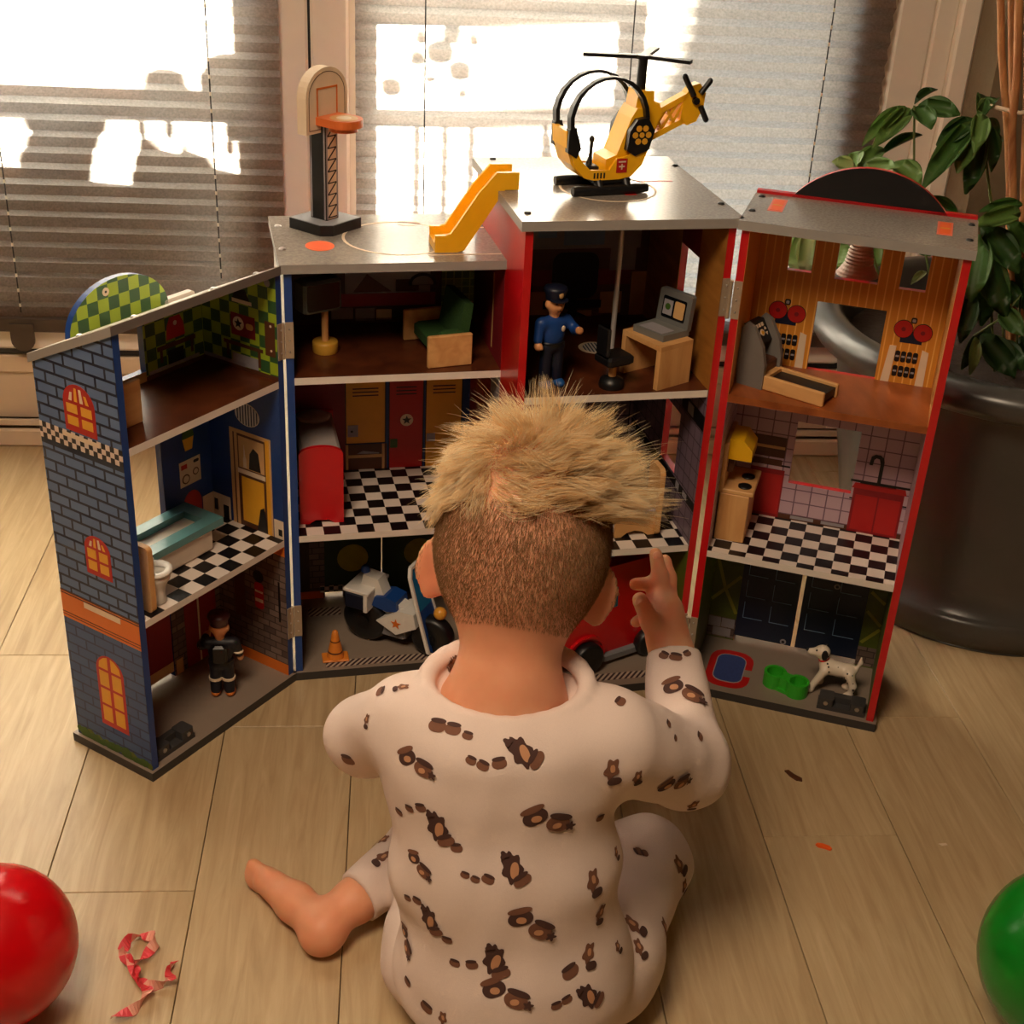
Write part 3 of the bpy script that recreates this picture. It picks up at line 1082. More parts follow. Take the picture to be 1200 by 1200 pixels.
panel('floor_board', 'A', 'z', 0, ZB, (-.002, .256, -.004, .130), (M_DARK_EDGE, M_FLOOR_GREY, M_DARK_EDGE))
panel('floor_board', 'A', 'z', ZM - T, ZM, (.011, .2424, .0, .116), (M_ORG_INK, M_CHECK, M_WHITE_EDGE), label='black and white checked floor')
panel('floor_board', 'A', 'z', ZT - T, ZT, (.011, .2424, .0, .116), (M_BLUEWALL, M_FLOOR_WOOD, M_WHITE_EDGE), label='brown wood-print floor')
polypanel('roof_board', 'A', 'u', -.001, .2545, [(-.003, .554), (.128, .4935), (.128, .5030), (-.003, .5640)], (M_GREY_EDGE, M_GREY_EDGE, plain('roof_front_edge', (112, 104, 98), .5)))
part('roof_facing', MB().prism([(-.001, .5630), (.128, .5025), (.128, .5034), (-.001, .5640)], -.001, .2545, PM('A', 'u'), 0), [M_ROOFWHITE], house)
aA = polypanel('roof_arch', 'A', 'v', .119, .127, [(.060, .500), (.204, .500)] + arc(.132, .506, .072, 0, 180, 20, .0515), (M_GCHECK2, M_BLUE, M_BLUE), 'green checked arch on the left wing')
prints('A', 'v', .119, -1, [(circ(.150, .545, .0048, 14), M_CREAM, 1), (circ(.150, .545, .0015, 6), M_BLACK_INK, 2)], aA)
part('roof_strip', MB().prism(rrect(.018, .066, .498, .5125, .004), .119, .127, PM('A', 'v'), 0), [M_WHITE_EDGE], house)

# ---- middle body: lower left half (B) and red tower (C)
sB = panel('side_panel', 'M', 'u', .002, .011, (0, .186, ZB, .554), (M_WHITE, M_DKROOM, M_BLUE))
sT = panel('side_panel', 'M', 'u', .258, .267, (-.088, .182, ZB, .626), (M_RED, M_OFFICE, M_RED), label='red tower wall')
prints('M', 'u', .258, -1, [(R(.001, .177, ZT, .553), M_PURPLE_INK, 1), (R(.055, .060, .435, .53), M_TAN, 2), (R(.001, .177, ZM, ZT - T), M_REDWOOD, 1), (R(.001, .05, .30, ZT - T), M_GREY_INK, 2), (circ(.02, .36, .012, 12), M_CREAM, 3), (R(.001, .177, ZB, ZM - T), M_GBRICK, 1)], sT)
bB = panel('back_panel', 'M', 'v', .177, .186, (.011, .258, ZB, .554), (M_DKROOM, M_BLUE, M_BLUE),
           holes=[(.1375, .1395, .016, .196), (.056, .083, .012, .0215)])
it = [(R(.068, .214, .449, .466), M_REDWOOD, 2), (R(.215, .258, .424, .553), M_GCHECK, 2), (R(.207, .214, ZT, .553), M_BROWN_INK, 2), (R(.09, .2, .466, .52), M_GREY_INK, 2), ([(.10, .468), (.15, .468), (.118, .492)], M_BROWN_INK, 3), (R(.155, .185, .468, .484), M_BROWN_INK, 3), (arc(.19, .478, .018, -10, 190, 12, .014), M_BLACK_INK, 4), (arc(.19, .478, .014, -10, 190, 12, .010), M_GREY_INK, 5), (R(.072, .1, .432, .447), M_GREY_INK, 2), (R(.103, .128, .429, .446), M_GREY_INK, 2), (R(.13, .15, .43, .444), M_CREAM, 2), (R(.011, .258, ZT, ZT + .006), M_BROWN_INK, 2),
      (R(.011, .0885, ZM, ZT - T), M_PURPLE_INK, 1), (R(.0885, .258, ZM, ZT - T), M_BLUEWALL, 1)]
LOCK = []
for (x, y, y2, c_, extra) in ((.0885, .253, .1430, M_YEL_INK, [(R(.0915, .1055, .264, .281), M_GREY_INK, 4), (circ(.097, .272, .0018, 8), M_BLACK_INK, 5)]),
                              (.1470, .208, .1945, M_RED_INK, [(R(.149, .159, .245, .258), M_GREEN_INK, 4), (circ(.1715, .2855, .0088), M_CREAM, 4), (star(.1715, .2855, .0068), M_BLACK_INK, 5)]),
                              (.1970, .206, .2475, M_YEL_INK, [(R(.199, .211, .252, .264), M_GREY_INK, 4)])):
    q = [(R(x, y2, y, .412), c_, 2), (R(x, x + .0012, y, .412), M_BLACK_INK, 3), (R(y2 - .0012, y2, y, .412), M_BLACK_INK, 3), (R(x, y2, y, y + .0012), M_BLACK_INK, 3)]
    for k in range(3):
        q.append((R(x + .010, y2 - .010, .3230 + k * .0050, .3246 + k * .0050), M_BLACK_INK, 3))
    it += G('locker_print', q + extra)
it += [
       *G('shelf_print', [(R(.0885, .1445, ZM, .252), M_BROWN_INK, 3), (R(.0885, .0920, ZM, .252), M_TAN, 4), (R(.138, .1415, ZM, .252), M_TAN, 4), (R(.0905, .14, .232, .2365), M_TAN, 4), ([(.104, .2385), (.112, .2425), (.134, .239), (.134, .2375)], M_GREY_INK, 5)]),
       (R(.011, .036, ZB, ZM - T), M_DKROOM, 1), (R(.036, .057, ZB, ZM - T), M_GBRICK, 1), (R(.057, .1375, .0215, ZM - T), M_GARAGE, 1), (R(.1395, .258, ZB, ZM - T), M_GARAGE, 1), (circ(.097, .075, .022, 20, .022), M_BLOB, 2), (circ(.192, .078, .022, 20, .022), M_BLOB, 2), (R(.011, .055, ZB, .024), M_ORG_INK, 2), (R(.05, .087, .0215, .032), M_CHECK_BAND, 3)]
prints('M', 'v', .177, -1, it, bB)
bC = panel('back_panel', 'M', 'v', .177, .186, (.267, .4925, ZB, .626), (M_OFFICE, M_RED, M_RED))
it = [(R(.28, .48, .52, .60), M_GREY_INK, 2), (R(.30, .325, .50, .57), M_CREAM, 2), (R(.34, .365, .535, .57), M_LBLUE, 3), (R(.375, .43, .525, .59), M_LBLUE, 3), (R(.44, .475, .49, .57), M_GREY_INK, 3), (R(.286, .47, .47, .492), M_PURPLE_INK, 2),
      *G('office_chair_print', [(rrect(.362, .425, .452, .515, .014), M_BLACK_INK, 4), (R(.388, .398, .418, .455), M_BLACK_INK, 4), (R(.352, .432, .438, .449), M_BLACK_INK, 4), ([(.36, .416), (.393, .428), (.428, .416), (.428, .420), (.393, .436), (.36, .420)], M_BLACK_INK, 4)]),
      (R(.335, .36, .43, .462), M_TAN, 2), (R(.43, .46, .43, .46), M_TAN, 2), (R(.472, .4925, .424, .487), M_TAN, 2), (R(.40, .42, ZT, .435), M_TAN, 3),
      (R(.267, .4925, ZM, ZT - T), M_GREYTILE, 1), (R(.267, .4925, .30, .312), M_BLACK_INK, 2), (R(.44, .48, .30, .33), M_NAVY, 3), (R(.30, .36, ZM, .30), M_REDWOOD, 2),
      (R(.267, .4925, ZB, ZM - T), M_GARAGE, 1), (R(.40, .45, ZB, .19), M_REDWOOD, 2)]
prints('M', 'v', .177, -1, it, bC)
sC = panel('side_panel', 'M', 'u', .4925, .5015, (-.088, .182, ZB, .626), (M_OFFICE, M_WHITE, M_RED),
           holes=[(-.008, .056, .475, .5645), (-.008, .050, .277, .3605)])
M_WOODWALL = wood_mat('wood_wall_print', (150, 96, 36), (178, 120, 52), (12, 12, 60))
it = [(R(-.087, -.008, ZT, .625), M_WOODWALL, 1), (R(.056, .177, ZT, .625), M_WOODWALL, 1), (R(-.008, .056, ZT, .475), M_OFFICE, 1), (R(-.008, .056, .5645, .625), M_PURPLE_INK, 1),
      (R(-.087, -.008, ZM, ZT - T), M_GREYTILE, 1), (R(.050, .177, ZM, ZT - T), M_GREYTILE, 1), (R(-.008, .050, ZM, .277), M_GREYTILE, 1), (R(-.008, .050, .3605, ZT - T), M_GREYTILE, 1), (R(-.087, .177, .262, .274), M_BLACK_INK, 2), (R(-.087, -.008, .372, .392), M_BLACK_INK, 2), (R(-.03, -.018, .263, .273), M_GREY_INK, 3), (R(-.06, -.045, .264, .272), M_GREY_INK, 3), (R(-.05, -.03, .375, .389), M_GREY_INK, 3),
      (R(-.087, .177, ZB, ZM - T), M_LEAFWALL, 1)]
prints('M', 'u', .4925, -1, it, sC)
panel('floor_board', 'M', 'z', 0, ZB, (-.002, .258, -.004, .190), (M_DARK_EDGE, M_FLOOR_GREY, M_DARK_EDGE))
panel('floor_board', 'M', 'z', 0, ZB, (.258, .504, -.093, .190), (M_DARK_EDGE, M_FLOOR_GREY, M_DARK_EDGE))
fb = panel('floor_board', 'M', 'z', ZM - T, ZM, (.011, .258, 0, .177), (M_BROWN_INK, M_CHECK, M_WHITE_EDGE), label='black and white checked floor')
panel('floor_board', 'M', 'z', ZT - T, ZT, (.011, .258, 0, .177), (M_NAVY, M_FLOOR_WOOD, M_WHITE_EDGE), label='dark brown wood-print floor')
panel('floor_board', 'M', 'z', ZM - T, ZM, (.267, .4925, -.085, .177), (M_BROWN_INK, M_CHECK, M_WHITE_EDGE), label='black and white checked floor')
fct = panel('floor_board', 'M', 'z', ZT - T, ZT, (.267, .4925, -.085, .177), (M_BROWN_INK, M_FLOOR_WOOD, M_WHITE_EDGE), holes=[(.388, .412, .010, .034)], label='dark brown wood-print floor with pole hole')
ring = circ(.392, .062, .020, 24)
prints('M', 'z', ZT, 1, [(ring, M_CREAM, 1), (circ(.394, .062, .0165, 24), M_VENT, 2)], fct)
gb = part('hazard_stripe', MB().prism(R(.042, .252, .003, .0175), ZB, ZB + .0003, PM('M', 'z'), 0), [M_HAZARD], house)
part('hazard_stripe', MB().prism(R(.29, .480, -.080, -.0655), ZB, ZB + .0003, PM('M', 'z'), 0), [M_HAZARD], house)
part('hazard_stripe', MB().prism(R(.030, .075, .13, .15), ZB, ZB + .0003, PM('M', 'z'), 0), [M_HAZARD], house)
rB = panel('roof_board', 'M', 'z', .5545, .565, (-.003, .258, -.005, .190), (M_NAVY, M_ROOFGREY, M_GREY_EDGE), label='grey roof with basketball court print')


def ring_items(cx, cy, r, w, m, lay, n=40):
    it = []
    for k in range(n):
        a0, a1 = 2 * math.pi * k / n, 2 * math.pi * (k + 1) / n
        it.append(([(cx + r * math.cos(a0), cy + r * math.sin(a0)), (cx + (r + w) * math.cos(a0), cy + (r + w) * math.sin(a0)), (cx + (r + w) * math.cos(a1), cy + (r + w) * math.sin(a1)), (cx + r * math.cos(a1), cy + r * math.sin(a1))], m, lay))
    return it


prints('M', 'z', .565, 1, [(circ(.049, .064, .0170, 26, .0195), M_ORANGE, 1), (circ(.166, .150, .0145, 24, .012), plain('faded_orange_print', (214, 150, 120), .25), 1), (R(.215, .257, .126, .129), M_CREAM, 1), (R(.170, .257, .0195, .0225), M_CREAM, 1)] + G('court_ring_print', ring_items(.145, .090, .064, .0035, M_CREAM, 1)), rB)
rC = panel('roof_board', 'M', 'z', .626, .637, (.252, .508, -.094, .188), (M_PURPLE_INK, M_ROOFGREY, M_GREY_EDGE), label='grey tower roof used as a landing pad')
prints('M', 'z', .637, 1, G('landing_ring_print', ring_items(.385, .036, .055, .003, M_CREAM, 1)) + [(R(.398, .412, .006, .030), M_RED_INK, 1), (R(.401, .409, .012, .024), M_CREAM, 2), (R(.43, .475, .064, .068), M_RED_INK, 1)], rC)
part('fire_pole', MB().tube([W('M', .402, .02, ZT - .02), W('M', .402, .02, .626)], .0033, 10), [plain('silver_pole', (205, 200, 196), .25, metal=.35)], house)

# ---- right wing (red)
sD0 = panel('side_panel', 'D', 'u', .003, .012, (0, .133, ZB, .626), (M_WHITE, M_WOODWALL, M_RED))
prints('D', 'u', .012, 1, [(R(0, .124, ZT, .625), M_ORSTRIPE, 1), (R(0, .124, ZM, ZT - T), M_LILAC, 1), (R(0, .124, ZB, ZM - T), M_LEAFWALL, 1)], sD0)
sD1 = panel('side_panel', 'D', 'u', .2424, .2514, (0, .133, ZB, .626), (M_WOODWALL, M_RED, M_RED))
prints('D', 'u', .2424, -1, [(R(0, .124, ZT, .625), M_ORSTRIPE, 1), (R(0, .124, ZM, ZT - T), M_LILAC, 1), (R(0, .124, ZB, ZM - T), M_LEAFWALL, 1)], sD1)
HD = [(.0485, .0775, .5485, .6), (.1058, .1565, .5455, .6), (.182, .2125, .544, .6), (.0903, .1733, .426, .515), (.0905, .1705, .267, .3545), (.1290, .1345, .012, .195), (.051, .219, .012, .0215)]
M_ORWALL = M_ORSTRIPE
bD = panel('back_panel', 'D', 'v', .124, .133, (.012, .2424, ZB, .626), (M_ORSTRIPE, M_RED, M_RED), holes=HD, label='printed back wall with windows')
it = []
for x, yy in ((.0555, .4935), (.2068, .4925)):
    it += G('boxing_gloves_print', [(R(x - .0125, x + .0135, yy - .0135, yy + .002), M_NAVY, 2), (circ(x - .0105, yy + .0035, .0115, 20), M_BLACK_INK, 3), (circ(x - .0105, yy + .0035, .0108, 20), M_RED_INK, 4), (circ(x - .0105, yy + .0035, .0028, 10), M_PURPLE_INK, 5), (circ(x + .0125, yy + .0015, .0115, 20), M_BLACK_INK, 3), (circ(x + .0125, yy + .0015, .0108, 20), M_RED_INK, 4), (circ(x + .0125, yy + .0015, .0028, 10), M_PURPLE_INK, 5), (rrect(x - .0035, x + .0035, yy + .012, yy + .019, .002), M_BLACK_INK, 5), (rrect(x - .002, x + .002, yy + .0135, yy + .0175, .001), M_GREY_INK, 6)])
for x0, x1 in ((.0345, .0850), (.1800, .2315)):
    q = [([(x0, .4250), (x0 + .010, .4250), (x0 + .012, .4735), (x0 + .004, .4735)], M_CREAM, 3), ([(x1 - .010, .4240), (x1, .4240), (x1 - .001, .4700), (x1 - .009, .4725)], M_CREAM, 3)]
    for r_ in (0, 1):
        for k in range(4):
            cx = x0 + .0150 + k * .0070
            q += [(rrect(cx - .003, cx + .003, .4350 + r_ * .0190, .4490 + r_ * .0190, .0022), M_BLACK_INK, 3), (R(cx - .002, cx + .002, .4410 + r_ * .0190, .4432 + r_ * .0190), M_GREY_INK, 4)]
    it += G('dumbbell_rack_print', q)
# kitchen print
def around_hole(rect, hole):
    a0, a1, b0, b1 = rect
    h0, h1, g0, g1 = hole
    return [R(a0, h0, b0, b1), R(h1, a1, b0, b1), R(h0, h1, b0, g0), R(h0, h1, g1, b1)]


it += [(q, M_LILAC, 1) for q in around_hole((.012, .2424, ZM, ZT - T), HD[4])]
it += [(R(.168, .2424, .2855, .2885), M_BLACK_INK, 3), (R(.012, .09, .2880, .2905), M_BLACK_INK, 2), (R(.17, .2424, .2605, .2625), M_BLACK_INK, 2), (R(.012, .2424, ZM, .2215), M_BROWN_INK, 2), (R(.10, .13, .2165, .221), M_GREY_INK, 3), (R(.14, .17, .2165, .221), M_GREY_INK, 3),
       *G('kitchen_cupboard_print', [(R(.040, .084, ZM, .283), M_REDWOOD, 3), (R(.046, .082, .219, .276), M_RED_INK, 4), (R(.032, .081, .300, .329), M_BROWN_INK, 3), (R(.035, .079, .2885, .297), M_BROWN_INK, 3), (R(.040, .080, .312, .316), M_TAN, 4)]),
       *G('sink_print', [(R(.1735, .2370, .2135, .2785), M_REDWOOD, 3), (R(.1770, .2050, .2180, .2680), M_RED_INK, 4), (R(.2070, .2340, .2180, .2680), M_RED_INK, 4), ([(.1710, .2770), (.2395, .2770), (.2370, .2850), (.1740, .2845)], M_RED_INK, 4), (R(.180, .225, .2832, .2870), M_BLACK_INK, 4),
       (R(.2005, .2050, .286, .318), M_BLACK_INK, 4), ([(.2005, .315), (.2050, .318), (.2035, .3235), (.1990, .3268), (.1925, .3268), (.1880, .3235), (.1868, .312), (.1912, .312), (.1920, .320), (.1945, .3225), (.1985, .3215)], M_BLACK_INK, 4)])]
# ground floor print
it += [(q, M_LEAFWALL, 1) for q in (R(.012, .0505, ZB, ZM - T), R(.2175, .2424, ZB, ZM - T), R(.0505, .1290, .185, ZM - T), R(.1345, .2175, .185, ZM - T))]
M_LEAFLINE = plain('olive_line_print', (150, 150, 46), .5)


def seg(a, b, w):
    d = Vector((b[0] - a[0], b[1] - a[1])).normalized()
    n = Vector((-d.y, d.x)) * w / 2
    return [(a[0] + n.x, a[1] + n.y), (b[0] + n.x, b[1] + n.y), (b[0] - n.x, b[1] - n.y), (a[0] - n.x, a[1] - n.y)]


for a, b in (((.013, .072), (.030, .092)), ((.030, .092), (.049, .055)), ((.030, .092), (.049, .115)), ((.030, .092), (.014, .14)), ((.220, .05), (.241, .075)), ((.220, .1), (.241, .08)), ((.221, .13), (.241, .115)), ((.014, .19), (.045, .165))):
    it.append((seg(a, b, .0045), M_LEAFLINE, 2))
it += [(R(.012, .0505, .014, .046), M_GBRICK, 2), (R(.013, .030, .030, .045), M_GREY_INK, 3), (R(.031, .049, .031, .045), M_GREY_INK, 3), (R(.020, .045, .016, .029), M_GREY_INK, 3), (R(.2175, .2424, .014, .044), M_GBRICK, 2)]
for x0, x1 in ((.0505, .1290), (.1345, .2175)):
    q = [(R(x0, x1, .0215, .197), M_NAVY, 2)]
    w = (x1 - x0)
    for c_ in (0, 1):
        for r_ in range(3):
            a0 = x0 + w * (.10 + .46 * c_)
            a1 = a0 + w * .34
            b0 = .052 + r_ * .034
            b1 = b0 + .026
            q += [(R(a0, a1, b0, b0 + .0009), M_LBLUE, 3), (R(a0, a0 + .0009, b0, b1), M_LBLUE, 3)]
    it += G('door_print', q)
it += [(circ(.118, .026, .0042, 14), M_GREY_INK, 4), (circ(.118, .026, .0022, 8), M_BLACK_INK, 5), (circ(.176, .128, .0042, 14), M_GREY_INK, 4), (circ(.176, .128, .0022, 8), M_BLACK_INK, 5)]
prints('D', 'v', .124, -1, it, bD)
fD = panel('floor_board', 'D', 'z', 0, ZB, (-.001, .2555, -.005, .138), (M_DARK_EDGE, M_FLOOR_GREY, M_DARK_EDGE))
prints('D', 'z', ZB, 1, [([(.028, .040), (.034, .012), (.048, .006), (.072, .012), (.084, .022), (.086, .036), (.076, .042), (.074, .028), (.066, .024)][0:0] + rrect(.0275, .0865, .007, .0965, .022), M_RED_INK, 1), (R(.074, .090, .040, .056), M_FLOOR_GREY, 2), (rrect(.037, .0770, .019, .086, .014), M_GREY_INK, 3), (rrect(.0382, .0758, .0205, .0845, .013), plain('blue_mat_print', (52, 66, 120), .6, var=.35, scale=500), 4)], fD)
panel('floor_board', 'D', 'z', ZM - T, ZM, (.012, .2424, 0, .124), (M_LEAFWALL, M_CHECK_D, M_WHITE_EDGE), label='black and white checked floor')
panel('floor_board', 'D', 'z', ZT - T, ZT, (.012, .2424, 0, .124), (M_LILAC, M_FLOOR_WOOD2, M_FLOOR_WOOD2), label='reddish wood-print floor')
rD = panel('roof_board', 'D', 'z', .6262, .637, (-.001, .2545, -.006, .124), (M_WOODWALL, M_ROOFGREY, M_GREY_EDGE), label='grey roof with two orange light prints')
it = []
for a0, b0 in ((.0225, .0495), (.2105, .0410)):
    q = R(a0, a0 + .0170, b0, b0 + .056)
    it += G('roof_light_print', [(q, plain('pink_print', (226, 110, 90), .35), 1), (R(a0 + .0025, a0 + .0145, b0 + .004, b0 + .026), M_ORANGE, 2), (R(a0 + .0025, a0 + .0145, b0 + .030, b0 + .052), M_ORANGE, 2), (R(a0 + .003, a0 + .014, b0 + .026, b0 + .030), M_YEL_INK, 2)])
prints('D', 'z', .637, 1, it, rD)
part('roof_strip', MB().prism(R(.0, .2535, .626, .6405), .124, .1335, PM('D', 'v'), 0), [M_RED], house)
chord, hgt = .179, .0435
rad = (chord ** 2 / 4 + hgt ** 2) / (2 * hgt)
ang = math.degrees(math.asin(chord / 2 / rad))
polypanel('roof_arch', 'D', 'v', .124, .1325, [(.0415, .637), (.2205, .637)] + arc(.131, .637 + hgt - rad, rad, 90 - ang, 90 + ang, 24), (M_BLACK, M_RED, M_RED), 'black faced arch with red rim on the right wing')
bell = MB().lathe([(0.0010, 0.0500), (0.0070, 0.0496), (0.0105, 0.0475), (0.0111, 0.0462), (0.0128, 0.0442), (0.0120, 0.0420), (0.0137, 0.0400), (0.0129, 0.0378), (0.0146, 0.0358), (0.0136, 0.0336), (0.0153, 0.0316), (0.0144, 0.0294), (0.0161, 0.0274), (0.0151, 0.0252), (0.0168, 0.0232), (0.0158, 0.0210), (0.0175, 0.0190), (0.0165, 0.0168), (0.0182, 0.0148), (0.0192, 0.0126), (0.0209, 0.0106), (0.0219, 0.0084), (0.0236, 0.0064), (0.0246, 0.0042), (0.0263, 0.0022), (0.0210, 0.0000)], W('D', .1300, .166, .5400), 26, smooth=False)
bell.tube([W('D', .13, .166, .582), W('D', .13, .166, .601)], .0035, 8)
bell.tube([W('D', .13, .166, .601), W('D', .13, .133, .604)], .0035, 8)
part('bell', bell, [plain('bell_brass', (158, 128, 100), 0.4)], house, 'ribbed brass coloured bell behind the middle window')


# ---- screws, hinges and corner clips
def screw(fr, u, v, z):
    part('screw', MB().lathe([(.0042, 0), (.0040, .0012), (.0022, .0022)], W(fr, u, v, z), 10), [M_BLACK if fr != 'A' else M_CHROME], house)


for fr, u, v, z in (('M', .2655, -.062, .637), ('M', .276, .178, .637), ('M', .5035, .140, .637), ('M', .5005, -.035, .637), ('D', .0080, .108, .637), ('D', .0068, .040, .637), ('D', .2475, .098, .637), ('D', .2460, .033, .637)):
    screw(fr, u, v, z)
for u, v in ((.0060, .145), (.0050, .054)):
    part('screw', MB().lathe([(.0042, 0), (.0040, .0012), (.0022, .0022)], W('M', u, v, .565), 10), [M_CHROME], house)
for u, v in ((.074, .033), (.0105, .028), (.19, .033), (.24, .06)):
    part('screw', MB().lathe([(.0040, -.0015), (.0038, .0012), (.0022, .0022)], W('A', u, v, .5630 - .47 * v), 10), [M_CHROME], house)


def hinge(f1, s1, f2, s2, z0, z1, vfront, pin):
    h = MB()
    for fr, s in ((f1, s1), (f2, s2)):
        P = PM(fr, 'z')
        vf = vfront[0] if fr == f1 else vfront[1]
        a, b = (s[0], s[1])
        h.prism(R(a, b, vf - .0016, vf + .0006), z0, z1, P, 0)
    h.tube([W(*pin, z0), W(*pin, z1)], .0026, 8)
    o = part('hinge', h, [M_HINGE], house)
    s = MB()
    for fr, q, vf in ((f1, s1, vfront[0]), (f2, s2, vfront[1])):
        for zz in (z0 + .008, (z0 + z1) / 2, z1 - .008):
            s.ell(W(fr, (q[0] + q[1]) / 2, vf - .0016, zz), .0013, 6, 4)
    part('hinge_screw', s, [M_CHROME], o)


hinge('A', (.001, .0105), 'M', (.002, .0115), .452, .496, (0, 0), ('M', -.001, -.002))
hinge('A', (.001, .0105), 'M', (.002, .0115), .068, .1135, (0, 0), ('M', -.001, -.002))
hinge('M', (.4925, .5020), 'D', (.0025, .0120), .521, .566, (-.088, 0), ('D', -.001, -.002))
hinge('M', (.4925, .5020), 'D', (.0025, .0120), .063, .1135, (-.088, 0), ('D', -.001, -.002))


def clip(fr, u0, u1, v0, v1):
    m = MB()
    P = PM(fr, 'z')
    m.prism(R(u0, u1, v0, v1), ZB, ZB + .006, P, 0)
    m.prism(rrect(u0 + .001, u0 + .020, v0, v1, .003), ZB + .006, ZB + .0165, P, 0)
    m.prism(rrect(u1 - .020, u1 - .001, v0, v1, .003), ZB + .006, ZB + .0165, P, 0)
    m.prism(R(u0 + .018, u1 - .018, v0 + .012, v1), ZB + .006, ZB + .0150, P, 0)
    c = part('floor_clip', m, [M_CLIP], house)
    s = MB()
    for u in (u0 + .0105, u1 - .0105):
        s.prism(circ(u, ZB + .0105, .0030, 10), v0 - .001, v0 + .001, PM(fr, 'v'), 0)
    part('clip_screw', s, [M_CHROME], c)


clip('A', .176, .236, .006, .026)
clip('D', .1785, .2395, .004, .026)
# ------------------------------------------------------------------ toys: each stands in its own frame
def place(fr, u, v, z, deg=0.0):
    o, U, V = FRAMES[fr]
    c, s = math.cos(math.radians(deg)), math.sin(math.radians(deg))
    x = Vector((U[0] * c + V[0] * s, U[1] * c + V[1] * s, 0)).normalized()
    y = Vector((-x.y, x.x, 0))
    p = (o[0] + U[0] * u + V[0] * v, o[1] + U[1] * u + V[1] * v, z)
    return Matrix(((x.x, y.x, 0, p[0]), (x.y, y.y, 0, p[1]), (0, 0, 1, p[2]), (0, 0, 0, 1)))


XZ = lambda a, b, d: (a, d, b)       # prism profile in x-z, extruded along y
YZ = lambda a, b, d: (d, a, b)       # prism profile in y-z, extruded along x
M_TEAL = plain('teal_paint', (96, 148, 150), 0.3, spec=.6)
M_TUB = plain('tub_cream', (222, 206, 186), 0.3)
M_SKIN_TOY = plain('toy_skin', (214, 150, 100), 0.4)
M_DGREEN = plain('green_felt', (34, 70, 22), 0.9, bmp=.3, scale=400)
M_GREEN = plain('green_plastic', (52, 168, 38), 0.35)
M_BEDGREY = plain('bed_grey', (160, 148, 144), 0.7)
M_POLICE = plain('police_blue', (20, 62, 128), 0.45)
M_DKNAVY = plain('dark_navy', (14, 20, 40), 0.45)
M_CONE = plain('cone_orange', (222, 130, 44), 0.45)
M_DOG = plain('dog_cream', (226, 210, 190), 0.4)
M_SOLE = plain('boot_orange', (206, 112, 40), 0.45)
M_TRUCK = plain('truck_red', (196, 16, 22), 0.25, coat=.4)
M_GLASSBLUE = plain('toy_window', (36, 92, 112), 0.2)
M_SCREEN = plain('dark_screen', (10, 14, 18), 0.25)

# basketball hoop on the lower roof
r = thing('toy_basketball_hoop', 'wooden toy basketball hoop with orange rim on the lower grey roof', 'basketball hoop', place('M', .0620, .137, .565, -47))
part('base', MB().prism([(-.031, -.029), (.020, -.031), (.031, -.020), (.031, .031), (-.031, .031)], 0, .0125), [M_BLACK, ], r)
part('base_top', MB().prism([(-.030, -.028), (.0195, -.030), (.030, -.0195), (.030, .030), (-.030, .030)], .0125, .0130), [M_GREYP], r)
part('post', MB().box(-.0125, .0125, -.0105, .0105, .013, .128), [M_BLACK], r)
lt = MB()
for s, ax in ((-1, 'y'), (1, 'x')):
    if ax == 'y':
        P = lambda a, b, d: (a, -.0105 - d, b)
    else:
        P = lambda a, b, d: (.0125 + d, a, b)
    hw = .0112 if ax == 'y' else .0095
    lt.prism(R(-hw, -hw + .002, .014, .127), 0, .0004, P, 0)
    lt.prism(R(hw - .002, hw, .014, .127), 0, .0004, P, 0)
    lt.prism(R(-hw, hw, .014, .127), 0, .0002, P, 1)
    for k in range(8):
        z0 = .016 + k * .0138
        if ax == 'x':
            lt.prism(seg((-hw + .002, z0), (hw - .002, z0), .0014), 0, .0005, P, 2)
            lt.prism(seg((-hw + .002, z0), (hw - .002, z0 + .0138), .0018), 0, .0005, P, 2)
        else:
            pass
part('lattice_print', lt, [M_GREY_INK, M_CREAM, M_BLACK_INK], r)
part('post_side', MB().prism(R(-.009, .009, .014, .127), 0, .0006, lambda a, b, d: (a, -.0107 - d, b), 0), [M_BLACK], r)
bb = rrect(-.030, .030, .120, .150, .004)
bbp = [(-.036, .117), (.036, .117)] + arc(0, .158, .036, 0, 180, 16, .032)
rot = Matrix.Rotation(math.radians(48), 4, 'Z')
m = MB()
m.prism(bbp, .0105, .021, lambda a, b, d: (a, -d + .012, b), 0)
bbo = part('backboard', MB().prism(bbp, -.016, -.002, lambda a, b, d: (-d - .010, a, b)), [M_CREAM], r)
# backboard faces +x
Pb = lambda a, b, d: (.0016 + d, a, b)
for v_ in bbo.data.vertices:
    v_.co.x += .0005
pm = MB()
for (a, b) in (((-.017, .135), (-.017, .168)), ((-.0181, .167), (.0181, .167)), ((.017, .168), (.017, .135))):
    pm.prism(seg(a, b, .0022), .0049, .0053, Pb, 0)
part('target_square', pm, [M_ORG_INK], bbo)
o2 = [(-.031, .121), (.031, .121)] + arc(0, .158, .031, 0, 180, 16, .027)
pm = MB()
for i in range(len(o2)):
    pm.prism(seg(o2[i], o2[(i + 1) % len(o2)], .0007), .0049, .0052, Pb, 0)
part('outline_print', pm, [M_BROWN_INK], bbo)
m = MB().prism([(.006, -.020), (.030, -.022)] + arc(.032, 0, .022, -80, 80, 12) + [(.030, .022), (.006, .020)], .1270, .1360)
m.prism(arc(.031, 0, .017, 0, 345, 16), .1215, .1270)
rim = part('rim', m, [plain('rim_orange', (208, 104, 48), .4)], r)
part('net_print', MB().prism(circ(.032, 0, .0165, 20), .1360, .1363).prism(circ(.032, 0, .009, 14), .1363, .1365, None, 1), [M_TAN, M_CREAM], rim)

